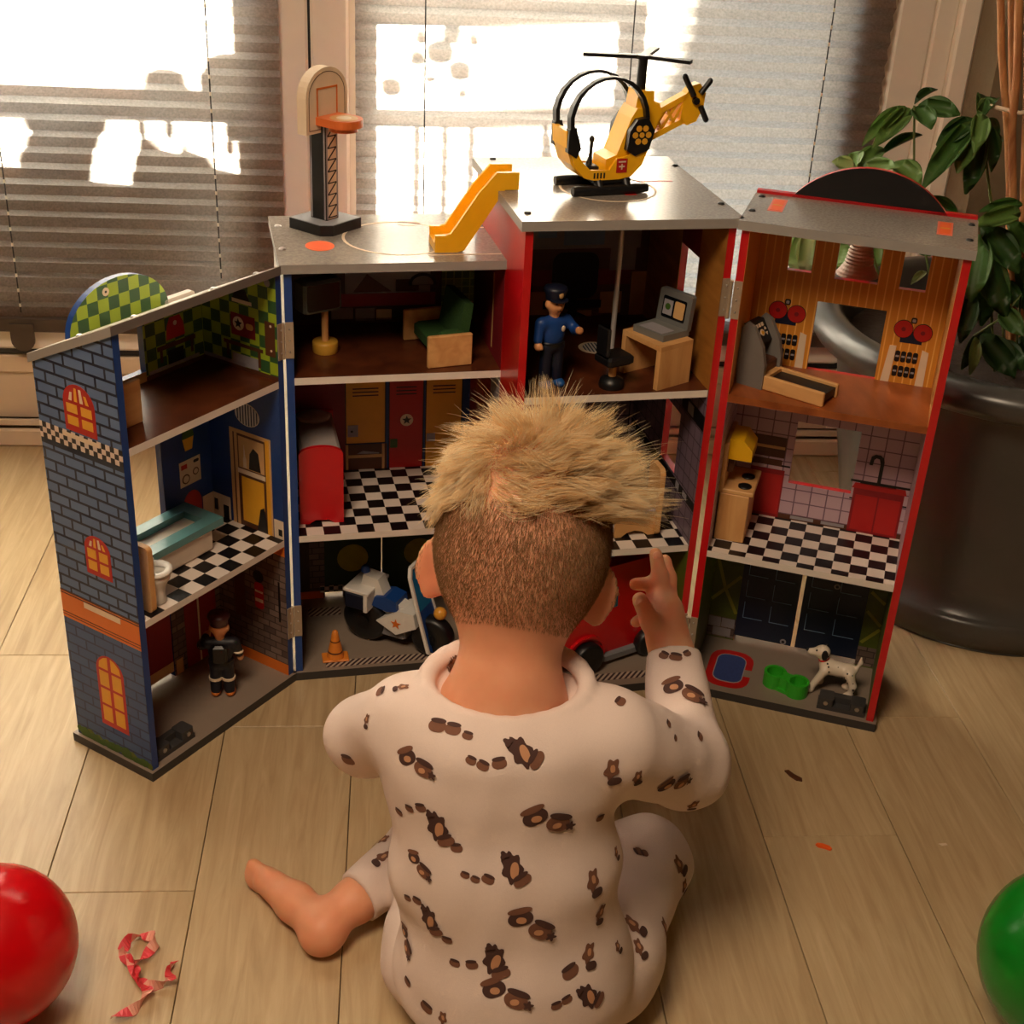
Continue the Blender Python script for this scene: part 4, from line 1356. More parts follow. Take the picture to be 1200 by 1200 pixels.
# yellow slide between the two roofs: direction runs down along -u, lip hooked over the tower roof
r = thing('toy_slide', 'yellow plastic toy slide leaning from the tower roof to the lower roof', 'slide', place('M', .258, .052, .565, 180))
prof_t = [(-.018, .083), (.004, .083), (.018, .060), (.052, .012), (.066, .010), (.078, .010)]
def slide_off(o):
    return [(-.018, .083 + o), (.004 + o * .4, .083 + o), (.018 + o, .060 + o), (.050 + o, .012 + o), (.066, .010 + o), (.0785, .010 + o)]
bot = [(.0785, 0.0), (.052, 0.0), (.044, .002), (.014, .048), (-.002, .073), (-.018, .073)]
m = MB().prism(slide_off(0) + bot, -.017, .017, XZ)
part('chute', m, [M_YELLOW], r)
for s in (-1, 1):
    m = MB()
    y0 = .017 if s > 0 else -.022
    m.prism(slide_off(.010) + bot, y0, y0 + .005, XZ)
    part('side_rail', m, [M_YELLOW], r)

# helicopter on the tower roof; nose toward -x
r = thing('toy_helicopter', 'yellow and black toy helicopter standing on the tower roof', 'helicopter', place('M', .378, .036, .637, 9) @ Matrix.Scale(1.08, 4))
for s in (-1, 1):
    m = MB().tube([(-.046, s * .024, .0050), (-.040, s * .024, .0050), (.030, s * .024, .0050), (.042, s * .024, .0055)], [.0048, .0056, .0056, .0045], 10)
    part('skid', m, [M_BLACK], r)
m = MB()
m.box(-.020, .024, -.021, .021, .010, .0165, bev=.002)
for x in (-.014, .018):
    for s in (-1, 1):
        m.tube([(x, s * .024, .006), (x, s * .018, .014)], .005, 8)
part('skid_frame', m, [M_BLACK], r)
# hull: thick curved shell
outer = [(.040, .052), (.033, .030), (.022, .018), (.008, .0155), (-.022, .0155), (-.036, .020), (-.047, .032), (-.054, .050), (-.0555, .068)]
inner = [(-.0475, .068), (-.0455, .052), (-.040, .038), (-.030, .0275), (-.018, .0245), (.000, .0245), (.008, .040), (.018, .044), (.030, .052)]
floor_ = [(.040, .052), (.033, .030), (.022, .018), (.008, .0155), (-.022, .0155), (-.036, .020), (-.047, .032), (-.054, .050), (-.0555, .068), (-.0500, .068), (-.0485, .052), (-.043, .038), (-.033, .0260), (-.020, .0215), (.006, .0215), (.016, .030)]
m = MB().prism(floor_, -.019, .019, XZ)
hull = part('hull', m, [M_YELLOW], r)
for s in (-1, 1):
    side = [(.044, .056), (.034, .030), (.022, .018), (.008, .0155), (-.022, .0155), (-.033, .0185), (-.0445, .030), (-.050, .044), (-.044, .050), (-.037, .036), (-.026, .0265), (-.004, .0255), (.004, .0375), (.018, .040), (.026, .052)]
    y0 = -.0225 if s < 0 else .019
    part('hull_side', MB().prism(side, y0, y0 + .0035, XZ), [M_YELLOW], r)
# seat and engine block
m = MB().prism([(-.006, .0215), (.012, .0215), (.040, .052), (.034, .088), (.026, .088), (.020, .078), (.006, .040), (-.006, .036)], -.0165, .0165, XZ)
part('seat', m, [M_YELLOW], r)
m = MB().prism([(.020, .045), (.046, .055), (.058, .080), (.054, .092), (.047, .094), (.046, .105), (.028, .105), (.026, .090)], -.0125, .0125, XZ)
part('engine_block', m, [M_YELLOW], r)
for s in (-1, 1):
    eng = MB().prism([(.014, .046), (.024, .040), (.040, .046), (.045, .066), (.036, .080), (.024, .078), (.016, .066)], s * .0185 - .006, s * .0185 + .006, XZ)
    eo = part('engine_pod', eng, [M_BLACK], r)
    m = MB()
    y = s * .0247
    m.prism(circ(.030, .062, .0030, 8), y - .0003, y + .0003, XZ)
    for k in range(6):
        a = math.radians(60 * k)
        m.prism(circ(.030 + .0078 * math.cos(a), .062 + .0078 * math.sin(a), .0034, 8), y - .0003, y + .0003, XZ)
    part('engine_grille', m, [M_YEL_INK], eo)
for s in (-1, 1):
    A = [(-.0500, .062)] + [(-.008 + .044 * math.cos(math.radians(a)), .076 + .045 * math.sin(math.radians(a))) for a in range(172, -22, -14)]
    V = []
    pts = [(x, s * .0195, z) for x, z in A]
    m = MB()
    wid = [(-.0052, .0052)] * len(pts)
    Q = []
    for i, p in enumerate(pts):
        a = Vector(pts[max(0, i - 1)])
        b = Vector(pts[min(len(pts) - 1, i + 1)])
        t = (b - a).normalized()
        nrm = Vector((t.z, 0, -t.x))
        w = .0058 if i < 3 else .0045 if i < 9 else .005
        h = .0030 if 3 < i < 9 else .0045
        p = Vector(p)
        Q += [p + Vector((0, -w * .8, 0)) - nrm * h * .5, p + Vector((0, w * .8, 0)) - nrm * h * .5, p + Vector((0, w * .8, 0)) + nrm * h * .5, p + Vector((0, -w * .8, 0)) + nrm * h * .5]
    F = []
    for i in range(len(pts) - 1):
        for k in range(4):
            F.append([4 * i + k, 4 * i + (k + 1) % 4, 4 * i + 4 + (k + 1) % 4, 4 * i + 4 + k])
    F += [[3, 2, 1, 0], [4 * len(pts) - 4 + k for k in range(4)]]
    m.add(Q, F)
    m.prism([(-.054, .046), (-.044, .040), (-.039, .050), (-.046, .072), (-.054, .070)], s * .0195 - .004, s * .0195 + .004, XZ)
    part('canopy_hoop', m, [M_BLACK], r)
m = MB().box(-.026, -.010, -.010, .008, .0215, .0275, bev=.0015)
m.tube([(-.018, 0, .027), (-.0170, 0, .035), (-.0165, 0, .052)], [.0042, .0022, .0020], 8).ell((-.0165, 0, .054), (.0032, .0032, .0042), 8, 6)
part('control_stick', m, [M_BLACK], r)
m = MB()
for k in range(4):
    m.prism(R(-.022 + .0038 * k, -.0202 + .0038 * k, .0175, .0235), -.0229, -.0224, XZ)
part('vent_slots', m, [M_BLACK_INK], hull)
lab = part('side_label', MB().prism(R(.004, .0165, .0225, .0375), -.0229, -.0225, XZ), [M_RED_INK], hull)
m = MB()
m.prism(R(.006, .0145, .0335, .0350), -.0232, -.0229, XZ).prism(R(.0095, .011, .026, .032), -.0232, -.0229, XZ).prism(R(.007, .0135, .0285, .0300), -.0232, -.0229, XZ)
part('label_print', m, [M_CREAM], hull)
# tail: lattice boom with fin
m = MB()
top = [(.050, .080), (.082, .091), (.094, .108), (.104, .110), (.112, .100), (.111, .088), (.104, .073), (.094, .066), (.082, .069), (.072, .064), (.052, .048)]
m.prism([(.086, .096), (.095, .108), (.104, .110), (.112, .100), (.111, .086), (.104, .070), (.093, .066), (.084, .071)], -.0062, .0062, XZ)
m.prism(seg((.050, .078), (.090, .097), .006), -.0062, .0062, XZ)
m.prism(seg((.046, .052), (.088, .071), .006), -.0062, .0062, XZ)
for a, b in (((.050, .056), (.066, .084)), ((.062, .062), (.080, .090)), ((.074, .066), (.088, .092)), ((.054, .078), (.064, .062)), ((.066, .086), (.078, .068))):
    m.prism(seg(a, b, .0032), -.005, .005, XZ)
tail = part('tail_boom', m, [M_YELLOW], r)
m = MB()
for (x0, z0, x1, z1) in ((.096, .098, .083, .118), (.104, .100, .114, .113), (.106, .086, .114, .072)):
    m.tube([(x0, -.009, z0), (x1, -.009, z1)], .0033, 8).ell((x1, -.009, z1), .0033, 8, 6)
m.tube([(.100, -.010, .092), (.100, .0, .092)], .004, 8)
part('tail_rotor', m, [M_BLACK], tail)
m = MB().tube([(.036, 0, .104), (.036, 0, .136)], .0052, 10)
part('rotor_mast', m, [M_BLACK], r)
m = MB().lathe([(.0085, -.002), (.0085, .002)], (.036, 0, .138), 14)
for (dx, dy, L) in ((-.94, .34, .064), (.72, -.69, .052), (.62, .78, .058)):
    d = Vector((dx, dy, 0)).normalized()
    p = Vector((-d.y, d.x, 0))
    q = [Vector((.036, 0, .138)) + d * a + p * b for a, b in ((.002, -.0042), (L, -.0052), (L, .0052), (.002, .0042))]
    m.add([tuple(x + Vector((0, 0, -.0018))) for x in q] + [tuple(x + Vector((0, 0, .0018))) for x in q], [[3, 2, 1, 0], [4, 5, 6, 7], [0, 1, 5, 4], [1, 2, 6, 5], [2, 3, 7, 6], [3, 0, 4, 7]])
part('main_rotor', m, [M_BLACK], r)

# ------------------------- left wing furniture
r = thing('toy_bathtub', 'cream wooden toy bathtub with a teal rim in the blue bathroom', 'bathtub', place('A', .0720, .0820, ZM, 0))
# long axis along u (local x), local y = v
m = MB().box(.006, .128, -.018, .030, 0, .030, bev=.003)
part('tub', m, [M_TUB], r)
m = MB()
for x0, x1, y0, y1 in ((-.008, .0105, -.030, .0335), (.1015, .136, -.030, .0335), (.0105, .1015, -.030, -.014), (.0105, .1015, .016, .0335)):
    m.box(x0, x1, y0, y1, .0300, .0395)
part('rim', m, [M_TEAL], r)
part('basin', MB().box(.0105, .1015, -.014, .016, .0300, .0306), [M_TUB], r)
r = thing('toy_toilet', 'small white toy toilet with wooden back beside the bathtub', 'toilet', place('A', .2160, .020, ZM, 180))
part('back_board', MB().prism(rrect(-.015, .015, 0, .083, .005), -.010, -.003, YZ), [M_PINE], r)
m = MB().lathe([(.008, 0), (.011, .002), (.0095, .012), (.011, .022), (.0165, .032), (.0178, .040), (.0150, .040), (.012, .034), (.004, .030)], (.012, 0, 0), 20)
part('bowl', m, [M_WHITE], r)
m = MB().lathe([(.0120, 0), (.0195, 0), (.0195, .0035), (.0120, .0035), (.0120, 0)], (.012, 0, .040), 22, close=False)
part('seat_ring', m, [M_WHITE], r)
part('cistern', MB().box(-.003, .004, -.011, .011, .030, .066, bev=.002), [M_WHITE], r)
r = thing('toy_bench', 'wooden toy bench with a raised back on the brown top floor of the blue wing', 'bench', place('A', .1990, .060, ZT, 0))
part('backrest', MB().box(-.014, .042, .015, .022, 0, .0500, bev=.001), [M_PINE_H], r)
part('seat_box', MB().box(-.004, .042, -.028, .010, 0, .0360, bev=.001), [M_PINE], r)
part('seat_top', MB().box(-.006, .042, -.030, .012, .0360, .0385, bev=.001), [M_PINE_H], r)


def figure(name, label, M, prims, skin, extras):
    r = thing(name, label, 'figurine', M)
    for nm, pr, m in prims:
        o = link(nm, sdf_mesh(nm, pr, .0013, .004), [m], r)
    for nm, mb, mats in extras:
        part(nm, mb, mats, r)
    return r


def policeman(M, label, shirt, trousers, shoe, cap, tall=.124):
    s = tall / .124
    P = lambda x, y, z: (x * s, y * s, z * s)
    legs = [('c', P(-.0085, 0, .010), P(-.0075, 0, .050), .0068 * s, .0078 * s), ('c', P(.0085, 0, .010), P(.0075, 0, .050), .0068 * s, .0078 * s), ('e', P(0, 0, .052), (.0155 * s, .010 * s, .009 * s))]
    shoes = [('e', P(-.009, -.004, .005), (.0068 * s, .0115 * s, .0055 * s)), ('e', P(.009, -.004, .005), (.0068 * s, .0115 * s, .0055 * s))]
    torso = [('e', P(0, 0, .068), (.0155 * s, .0105 * s, .020 * s)), ('c', P(-.014, 0, .080), P(.014, 0, .080), .0075 * s, .0075 * s), ('c', P(-.0185, 0, .080), P(-.0225, -.004, .062), .0062 * s, .0055 * s), ('c', P(.0185, 0, .080), P(.024, -.010, .070), .0062 * s, .0055 * s), ('c', P(.024, -.010, .070), P(.020, -.022, .074), .0055 * s, .005 * s)]
    head = [('e', P(0, -.001, .102), (.0105 * s, .0108 * s, .0125 * s)), ('c', P(0, 0, .086), P(0, 0, .095), .0058 * s, .0055 * s), ('e', P(0, -.0115, .101), (.0028 * s, .0032 * s, .003 * s)), ('e', P(-.0105, 0, .102), (.002 * s, .003 * s, .0038 * s)), ('e', P(.0105, 0, .102), (.002 * s, .003 * s, .0038 * s))]
    hands = [[('e', P(-.0235, -.006, .055), (.0045 * s, .005 * s, .0055 * s)), ('c', P(-.0215, -.009, .056), P(-.0205, -.011, .053), .0018 * s, .0014 * s)], [('e', P(.019, -.026, .075), (.005 * s, .0045 * s, .0045 * s)), ('c', P(.0165, -.027, .078), P(.015, -.029, .080), .0018 * s, .0014 * s)]]
    ex = []
    m = MB().lathe([(.0112 * s, .108 * s), (.0115 * s, .113 * s), (.0142 * s, .119 * s), (.0128 * s, .1225 * s), (.004 * s, .1240 * s)], (0, 0, 0), 18)
    m.prism([(-.011 * s, -.006 * s)] + arc(0, -.008 * s, .011 * s, 180, 360, 8, .011 * s) + [(.011 * s, -.006 * s)], .108 * s, .1095 * s)
    ex.append(('cap', m, [cap]))
    ex.append(('cap_badge', MB().ell(P(0, -.0128, .1155), (.0032 * s, .0012 * s, .0042 * s), 8, 6), [M_TAN]))
    ex.append(('chest_badge', MB().ell(P(.007, -.0108, .074), (.0028 * s, .0012 * s, .0038 * s), 8, 6), [M_CREAM]))
    m = MB()
    for sx in (-1, 1):
        m.ell(P(sx * .004, -.0108, .1045), (.0013 * s, .0009 * s, .0015 * s), 6, 4)
    ex.append(('eyes', m, [M_BLACK_INK]))
    ex.append(('mouth', MB().ell(P(0, -.0108, .0955), (.0035 * s, .0009 * s, .0007 * s), 8, 4), [M_BROWN_INK]))
    ex.append(('belt', MB().lathe([(.0158 * s, -.002 * s), (.0158 * s, .002 * s)], P(0, 0, .054), 16), [M_BLACK]))
    for v in ex[-1][1].v[:]:
        pass
    ex[-1][1].v = [(x, y * .68, z) for x, y, z in ex[-1][1].v]
    return figure('toy_policeman' if label.startswith('toy police') else 'toy_firefighter', label, M, [('trousers', legs, trousers), ('shoes', shoes, shoe), ('shirt', torso, shirt), ('head', head, M_SKIN_TOY), ('hand', hands[0], M_SKIN_TOY), ('hand', hands[1], M_SKIN_TOY)], M_SKIN_TOY, ex)


policeman(place('M', .3060, -.052, ZT, 18), 'toy police officer in blue shirt and peaked cap on the tower floor', M_POLICE, M_DKNAVY, plain('blue_shoe', (30, 80, 140), .4), M_DKNAVY, .124)
ff = policeman(place('A', .0930, .038, ZB, 52), 'small toy firefighter in dark coat and orange boots in the brick garage', plain('fire_coat', (28, 26, 34), .5), plain('fire_trousers', (20, 20, 30), .5), M_SOLE, plain('fire_helmet', (70, 30, 30), .4), .124)
m = MB()
for x, y, z, rx in ((-.0215, -.002, .066, .007), (.0225, -.008, .071, .0068)):
    m.ell((x, y, z), (rx, rx, .0022), 10, 5)
for sx in (-1, 1):
    m.lathe([(.0088, -.0016), (.0088, .0016)], (sx * .008, 0, .028), 12)
m.ell((0, -.011, .062), (.0018, .001, .012), 6, 6)
part('reflective_bands', m, [M_CREAM], ff)
m = MB()
m.box(-.010, .010, .010, .020, .060, .086, bev=.003)
part('air_tank', m, [M_BLACK], ff)

# ------------------------- police station rooms
r = thing('toy_television', 'toy television on a wooden pole stand in the upper blue room', 'television', place('M', .0550, .082, ZT, 0))
part('base', MB().lathe([(.0150, 0), (.0158, .002), (.0158, .012), (.0150, .014), (.005, .0142)], (0, 0, 0), 22), [plain('ochre_base', (196, 146, 52), .45)], r)
part('pole', MB().tube([(0, 0, .013), (0, 0, .060)], .0043, 10), [M_PINE], r)
tvm = Matrix.Rotation(math.radians(24), 4, 'Z') @ Matrix.Translation((-.008, 0, .0745))
part('set', MB().box(-.026, .026, -.012, .014, -.020, .020, bev=.003, M=tvm), [plain('tv_case', (104, 116, 112), .4)], r)
part('screen', MB().prism(rrect(-.022, .022, -.016, .016, .003), -.0128, -.0118, XZ, M=tvm), [M_SCREEN], r)
r = thing('toy_sofa', 'green toy sofa with wooden side panels in the upper room', 'sofa', place('M', .1920, .0610, ZT, -81))
# local x: width from far panel to near panel; sits facing -y
sx = MB()
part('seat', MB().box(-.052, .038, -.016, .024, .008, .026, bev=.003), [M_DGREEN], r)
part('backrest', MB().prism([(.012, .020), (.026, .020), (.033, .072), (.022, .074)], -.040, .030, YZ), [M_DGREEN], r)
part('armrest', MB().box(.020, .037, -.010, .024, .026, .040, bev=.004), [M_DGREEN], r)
part('side_panel', MB().box(.038, .0445, -.028, .028, 0, .040, bev=.001), [M_PINE_H], r)
part('side_panel', MB().box(-.0585, -.052, -.028, .028, 0, .040, bev=.001), [M_PINE_H], r)
r = thing('toy_bed', 'toy bed with a red curved foot panel beside yellow lockers', 'bed', place('M', .0425, .030, ZM, 0))
foot = [(-.0275, 0), (-.016, 0), (-.008, .005), (.008, .005), (.016, 0), (.0275, 0), (.0275, .096)] + arc(0, .096, .0275, 0, 180, 14, .011)[1:]
part('foot_panel', MB().prism(foot, 0, .006, XZ), [M_RED], r)
part('head_panel', MB().box(-.0275, .0275, .124, .130, 0, .100), [M_RED], r)
part('mattress', MB().box(-.0255, .0255, .006, .124, .070, .1010, bev=.004), [M_BEDGREY], r)
part('pillow', MB().ell((0, .100, .103), (.022, .018, .007), 14, 8), [plain('pillow_cloth', (176, 164, 156), .8)], r)
part('side_rail', MB().box(-.0262, -.024, .006, .124, .060, .076), [M_PINE], r)
part('side_rail', MB().box(.024, .0262, .006, .124, .060, .076), [M_PINE], r)

# police trike
r = thing('toy_police_motorcycle', 'blue and white toy police motorcycle parked in the lower blue garage', 'motorcycle', place('M', .1060, .071, ZB, -36))


def wheel(mb, x, y, R_, w):
    prof = [(R_ * .35, -w / 2), (R_ * .8, -w / 2), (R_ * .96, -w * .38), (R_, -w * .15), (R_, w * .15), (R_ * .96, w * .38), (R_ * .8, w / 2), (R_ * .35, w / 2)]
    mb.lathe(prof, (0, 0, 0), 24, M=Matrix.Translation((x, y, R_)) @ Matrix.Rotation(math.radians(90), 4, 'X'))


m = MB()
wheel(m, 0, 0, .033, .030)
wr = part('wheel', m, [M_BLACK], r)
part('hub', MB().tube([(0, -.0165, .033), (0, .0165, .033)], .009, 12), [M_BLACK], wr)
m = MB()
wheel(m, .098, 0, .030, .022)
wr = part('wheel', m, [M_BLACK], r)
part('hub', MB().tube([(.098, -.0125, .030), (.098, .0125, .030)], .008, 12), [M_BLACK], wr)
m = MB().box(-.020, .010, -.030, -.012, .058, .082, bev=.002)
m.box(-.020, .010, .012, .030, .058, .082, bev=.002)
part('pannier', m, [M_DKNAVY], r)
m = MB().box(.008, .014, -.030, .030, .056, .086, bev=.001)
m.box(-.022, .016, -.030, .030, .082, .087, bev=.001)
part('pannier_frame', m, [M_WHITE], r)
m = MB().prism([(-.010, .066), (.012, .060), (.045, .048), (.060, .066), (.046, .072), (.030, .076), (.020, .100), (-.002, .102)], -.010, .010, XZ)
part('body', m, [M_WHITE], r)
m = MB().prism([(.014, .062), (.036, .058), (.052, .062), (.050, .076), (.034, .080), (.018, .076)], -.016, .016, XZ)
part('seat', m, [M_POLICE], r)
m = MB().prism([(.022, .042), (.052, .028), (.082, .046), (.078, .066), (.056, .066), (.036, .052)], -.019, .019, XZ)
fa = part('fairing', m, [M_WHITE], r)
m = MB()
for y in (-.0192, .0192):
    m.prism(star(.052, .045, .008), y - .0003, y + .0003, XZ)
part('star_emblem', m, [M_ORG_INK], fa)
part('engine', MB().box(.020, .062, -.012, .012, .016, .040, bev=.003), [M_GREYP], r)
part('blue_lamp', MB().lathe([(.006, 0), (.006, .006), (.003, .009)], (-.004, 0, .102), 12), [M_POLICE], r)
WS = lambda a, b, d: (.104 - (b - .01) * .30 + d, a, b)
wo = [(-.022, .016), (-.012, .008), (.012, .008), (.022, .016), (.020, .075), (.017, .120), (.010, .131), (-.010, .131), (-.017, .120), (-.020, .075)]
m = MB()
for k in range(len(wo)):
    m.prism(seg(wo[k], wo[(k + 1) % len(wo)], .0035), -.002, .0025, WS)
part('windshield_rim', m, [M_WHITE], r)
part('windshield', MB().prism([(-.019, .072), (.019, .072), (.016, .118), (.009, .129), (-.009, .129), (-.016, .118)], -.0006, .0010, WS), [plain('blue_windshield', (30, 110, 160), .2)], r)
part('leg_shield', MB().prism([(-.020, .018), (-.010, .010), (.010, .010), (.020, .018), (.019, .072), (-.019, .072)], -.0006, .0010, WS), [M_POLICE], r)
part('headlight', MB().ell((.108, 0, .068), .009, 12, 8), [plain('amber_lamp', (226, 160, 60), .3)], r)
r = thing('toy_traffic_cone', 'small orange toy traffic cone beside the motorcycle', 'traffic cone', place('M', .0560, .0235, ZB, 0))
part('base', MB().box(-.0175, .0175, -.011, .011, 0, .003, bev=.001), [M_CONE], r)
m = MB().lathe([(.0115, .003), (.0098, .011), (.0082, .020), (.0062, .028), (.0050, .036), (.0035, .0425), (.0015, .0440)], (0, 0, 0), 18)
c = part('cone', m, [M_CONE], r)
m = MB().lathe([(.0100, .0112), (.0094, .0132)], (0, 0, 0), 18, close=False)
m.lathe([(.0066, .0275), (.0062, .0290)], (0, 0, 0), 18, close=False)
part('stripe', m, [M_BROWN_INK], c)

# ------------------------- tower rooms
r = thing('toy_desk', 'small wooden toy desk holding the laptop in the tower', 'desk', place('M', .4300, -.048, ZT, 0))
# local: x from .0 to .045, legs as end boards
m = [(-.026, .035), (-.000, -.034), (.047, -.010), (.022, .060)]
P4 = lambda a, b, d: (a, b, d)
q = [(-.028, .030), (.000, -.033), (.0475, -.010), (.020, .052)]
part('top', MB().prism(q, .0485, .0545), [M_PINE_H], r)
part('end_board', MB().prism([(.000, -.033), (.0475, -.010), (.0448, -.0035), (-.003, -.0265)], 0, .0485), [M_PINE], r)
part('end_board', MB().prism([(-.0252, .0236), (.0228, .0456), (.020, .052), (-.028, .030)], 0, .0485), [M_PINE], r)
r = thing('toy_laptop', 'grey toy laptop with a printed screen on the wooden desk', 'laptop', place('M', .4370, -.045, ZT + .0545, 0))
q = [(-.024, .022), (.000, -.020), (.038, -.002), (.012, .042)]
lp = part('keyboard_base', MB().prism(q, 0, .008), [plain('laptop_grey', (112, 112, 108), .5)], r)
q2 = [(-.018, .018), (.000, -.014), (.018, -.005), (.001, .027)]
part('key_panel', MB().prism(q2, .008, .0086), [M_GREY_INK], lp)
LD = Vector((-.026, .044, 0)).normalized()
LP = lambda a, b, d: (.038 + LD.x * a + d * LD.y + b * .10, -.002 + LD.y * a - d * LD.x + b * .06, b)
scr = part('screen_lid', MB().prism(rrect(0, .050, .004, .048, .003), -.005, .002, LP), [plain('laptop_lid', (104, 104, 102), .5)], r)
LS = lambda a, b, d: (.038 + LD.x * a - d * LD.y + b * .10, -.002 + LD.y * a + d * LD.x + b * .06, b)
m = MB().prism(rrect(.007, .043, .014, .040, .002), .0048, .0054, LS, 0)
m.prism(rrect(.009, .024, .017, .037, .002), .0052, .0060, LS, 1)
m.prism(R(.027, .041, .018, .036), .0052, .0060, LS, 2)
m.prism(circ(.034, .028, .004, 12), .0058, .0064, LS, 3)
part('screen_print', m, [M_SCREEN, M_TAN, M_GREY_INK, M_GREEN_INK], scr)
r = thing('toy_office_stool', 'black toy swivel stool on a wooden stem beside the fire pole', 'stool', place('M', .3790, -.062, ZT, 20))
part('base', MB().lathe([(.0150, 0), (.0155, .004), (.0140, .010), (.006, .014)], (0, 0, 0), 20), [M_BLACK], r)
part('stem', MB().tube([(0, 0, .012), (0, 0, .030)], .0048, 10), [M_PINE], r)
part('seat', MB().box(-.018, .020, -.016, .016, .030, .042, bev=.003), [M_BLACK], r)
part('backrest', MB().box(-.019, -.014, -.012, .012, .042, .078, bev=.002), [M_BLACK], r)
r = thing('toy_chair', 'toy kitchen chair with wooden back and grey seat on checked tower floor', 'chair', place('M', .4330, -.040, ZM, 4))
part('backrest', MB().prism(rrect(-.020, .016, 0, .094, .008), .021, .028, YZ), [M_PINE], r)
part('seat', MB().box(-.032, .021, -.018, .020, .033, .038, bev=.001), [plain('seat_grey', (170, 160, 164), .5)], r)
part('leg_board', MB().prism([(-.030, 0), (-.022, 0)] + [(-.014, .006), (-.004, .008), (.006, .006)] + [(.014, 0), (.021, 0), (.021, .033), (-.030, .033)], -.014, -.008, XZ), [M_PINE_H], r)

# fire truck
r = thing('toy_fire_truck', 'red toy fire engine with blue side window in the tower garage', 'truck', place('M', .3700, -.050, ZB, 20))
m = MB().prism([(-.030, .018), (.112, .018), (.116, .030), (.116, .150), (.030, .152), (.012, .096), (-.016, .086), (-.030, .066)], -.006, .070, XZ)
cab = part('cab', m, [M_TRUCK], r)
m = MB()
m.prism([(.020, .088), (.054, .088), (.052, .118), (.028, .118)], -.0072, -.0060, XZ)
wd = part('side_window', m, [M_GLASSBLUE], cab)
part('window_glint', MB().prism([(.026, .090), (.030, .090), (.026, .112), (.0235, .104)], -.0076, -.0072, XZ).prism([(.034, .090), (.036, .090), (.031, .116), (.0295, .114)], -.0076, -.0072, XZ), [M_CREAM], wd)
part('windscreen', MB().prism([(.008, .094), (.026, .146), (.030, .144), (.0125, .093)], .004, .062, XZ), [M_SCREEN], cab)
part('running_board', MB().box(.034, .116, -.013, .072, .006, .018, bev=.002), [M_GREYP], r)
for x in (.006, .106):
    for y in (-.014, .066):
        m = MB()
        wheel(m, x, y, .0235 if x < .05 else .020, .016)
        w_ = part('wheel', m, [M_BLACK], r)
        part('hub', MB().tube([(x, y - .0085, .0225), (x, y + .0085, .0225)], .007, 12), [M_BLACK], w_)
part('wheel_arch', MB().prism([(-.024, .018)] + arc(.006, .022, .029, 172, 8, 12) + [(.036, .018), (.038, .026)] + arc(.006, .022, .033, 8, 172, 12), -.0105, -.006, XZ), [M_TRUCK], r)
part('blue_beacon', MB().box(.045, .060, .010, .054, .152, .162, bev=.003), [M_POLICE], r)
part('ladder', MB().box(.066, .100, .018, .024, .151, .156).box(.066, .100, .040, .046, .151, .156).box(.070, .074, .018, .046, .152, .155).box(.084, .088, .018, .046, .152, .155), [M_STEEL], r)

# ------------------------- right wing toys
r = thing('toy_treadmill', 'wooden toy treadmill with grey console sides and black belt in the gym', 'treadmill', place('D', .0390, .056, ZT, -20))
sd = [(-.018, 0), (.016, 0), (.016, .030), (.010, .052), (-.004, .074), (-.014, .078), (-.020, .070), (-.021, .030)]
for y0, y1 in ((-.021, -.015), (.021, .027)):
    part('console_side', MB().prism(sd, y0, y1, XZ), [plain('console_grey', (116, 110, 104), .5)], r)
CP = lambda a, b, d: (-.0155 + b * .46 + d, a, .074 - b * .72)
cp = part('console', MB().prism(R(-.015, .021, .001, .034), -.006, .001, CP), [M_BLACK], r)
m = MB()
for k in range(4):
    m.prism(R(-.010 + k * .0066, -.0055 + k * .0066, .0055, .0105), .001, .0016, CP, 0)
for y in (-.005, .006):
    m.prism(circ(y, .019, .0048, 12), .001, .0014, CP, 0)
    m.prism(circ(y, .019, .0028, 10), .0014, .0019, CP, 1)
m.prism([(.0125, .0165), (.0175, .0165), (.015, .0125)], .001, .0016, CP, 0).prism([(.0125, .0205), (.0175, .0205), (.015, .0250)], .001, .0016, CP, 0)
part('console_print', m, [M_CREAM, M_YEL_INK], cp)
m = MB()
for y0, y1 in ((-.018, -.0125), (.0195, .025)):
    m.box(.014, .094, y0, y1, 0, .0175, bev=.001)
m.box(.012, .020, -.0125, .0195, 0, .0175)
part('bed_frame', m, [M_PINE_H], r)
part('belt', MB().box(.020, .092, -.0125, .0195, .004, .0135), [M_BLACK], r)
part('motor_cover', MB().box(-.006, .012, -.015, .021, .006, .030, bev=.002), [M_BROWN_INK], r)
r = thing('toy_stove', 'wooden toy kitchen stove with yellow hood and black burners', 'stove', place('D', .0330, .070, ZM, 0))
part('cabinet', MB().box(-.0190, .0185, -.036, .036, 0, .0660, bev=.001), [M_PINE], r)
part('back_board', MB().box(-.0215, -.0150, -.036, .036, .066, .134, bev=.001), [M_PINE], r)
part('worktop', MB().box(-.0190, .0230, -.036, .036, .0660, .0720, bev=.001), [M_PINE_H], r)
for y in (-.020, .010):
    part('burner', MB().lathe([(.0085, 0), (.0085, .0016), (.006, .0022), (.002, .0018)], (.0095, y, .0720), 18), [M_BLACK], r)
part('hood', MB().prism([(-.0150, .112), (.0140, .112), (.0140, .126), (.002, .139), (-.0150, .139)], -.032, .014, XZ), [plain('hood_yellow', (226, 172, 20), .35)], r)
part('hood_support', MB().box(-.0150, -.0080, -.022, .004, .090, .112), [M_BROWN_INK], r)
r = thing('toy_pet_bowl', 'green toy double feeding bowl on grey floor beside the dog', 'bowl', place('D', .1340, .0330, ZB, -21))
m = MB()
outl = arc(-.0165, 0, .0150, 55, 305, 16) + arc(.0165, 0, .0150, -125, 125, 16)
V = []
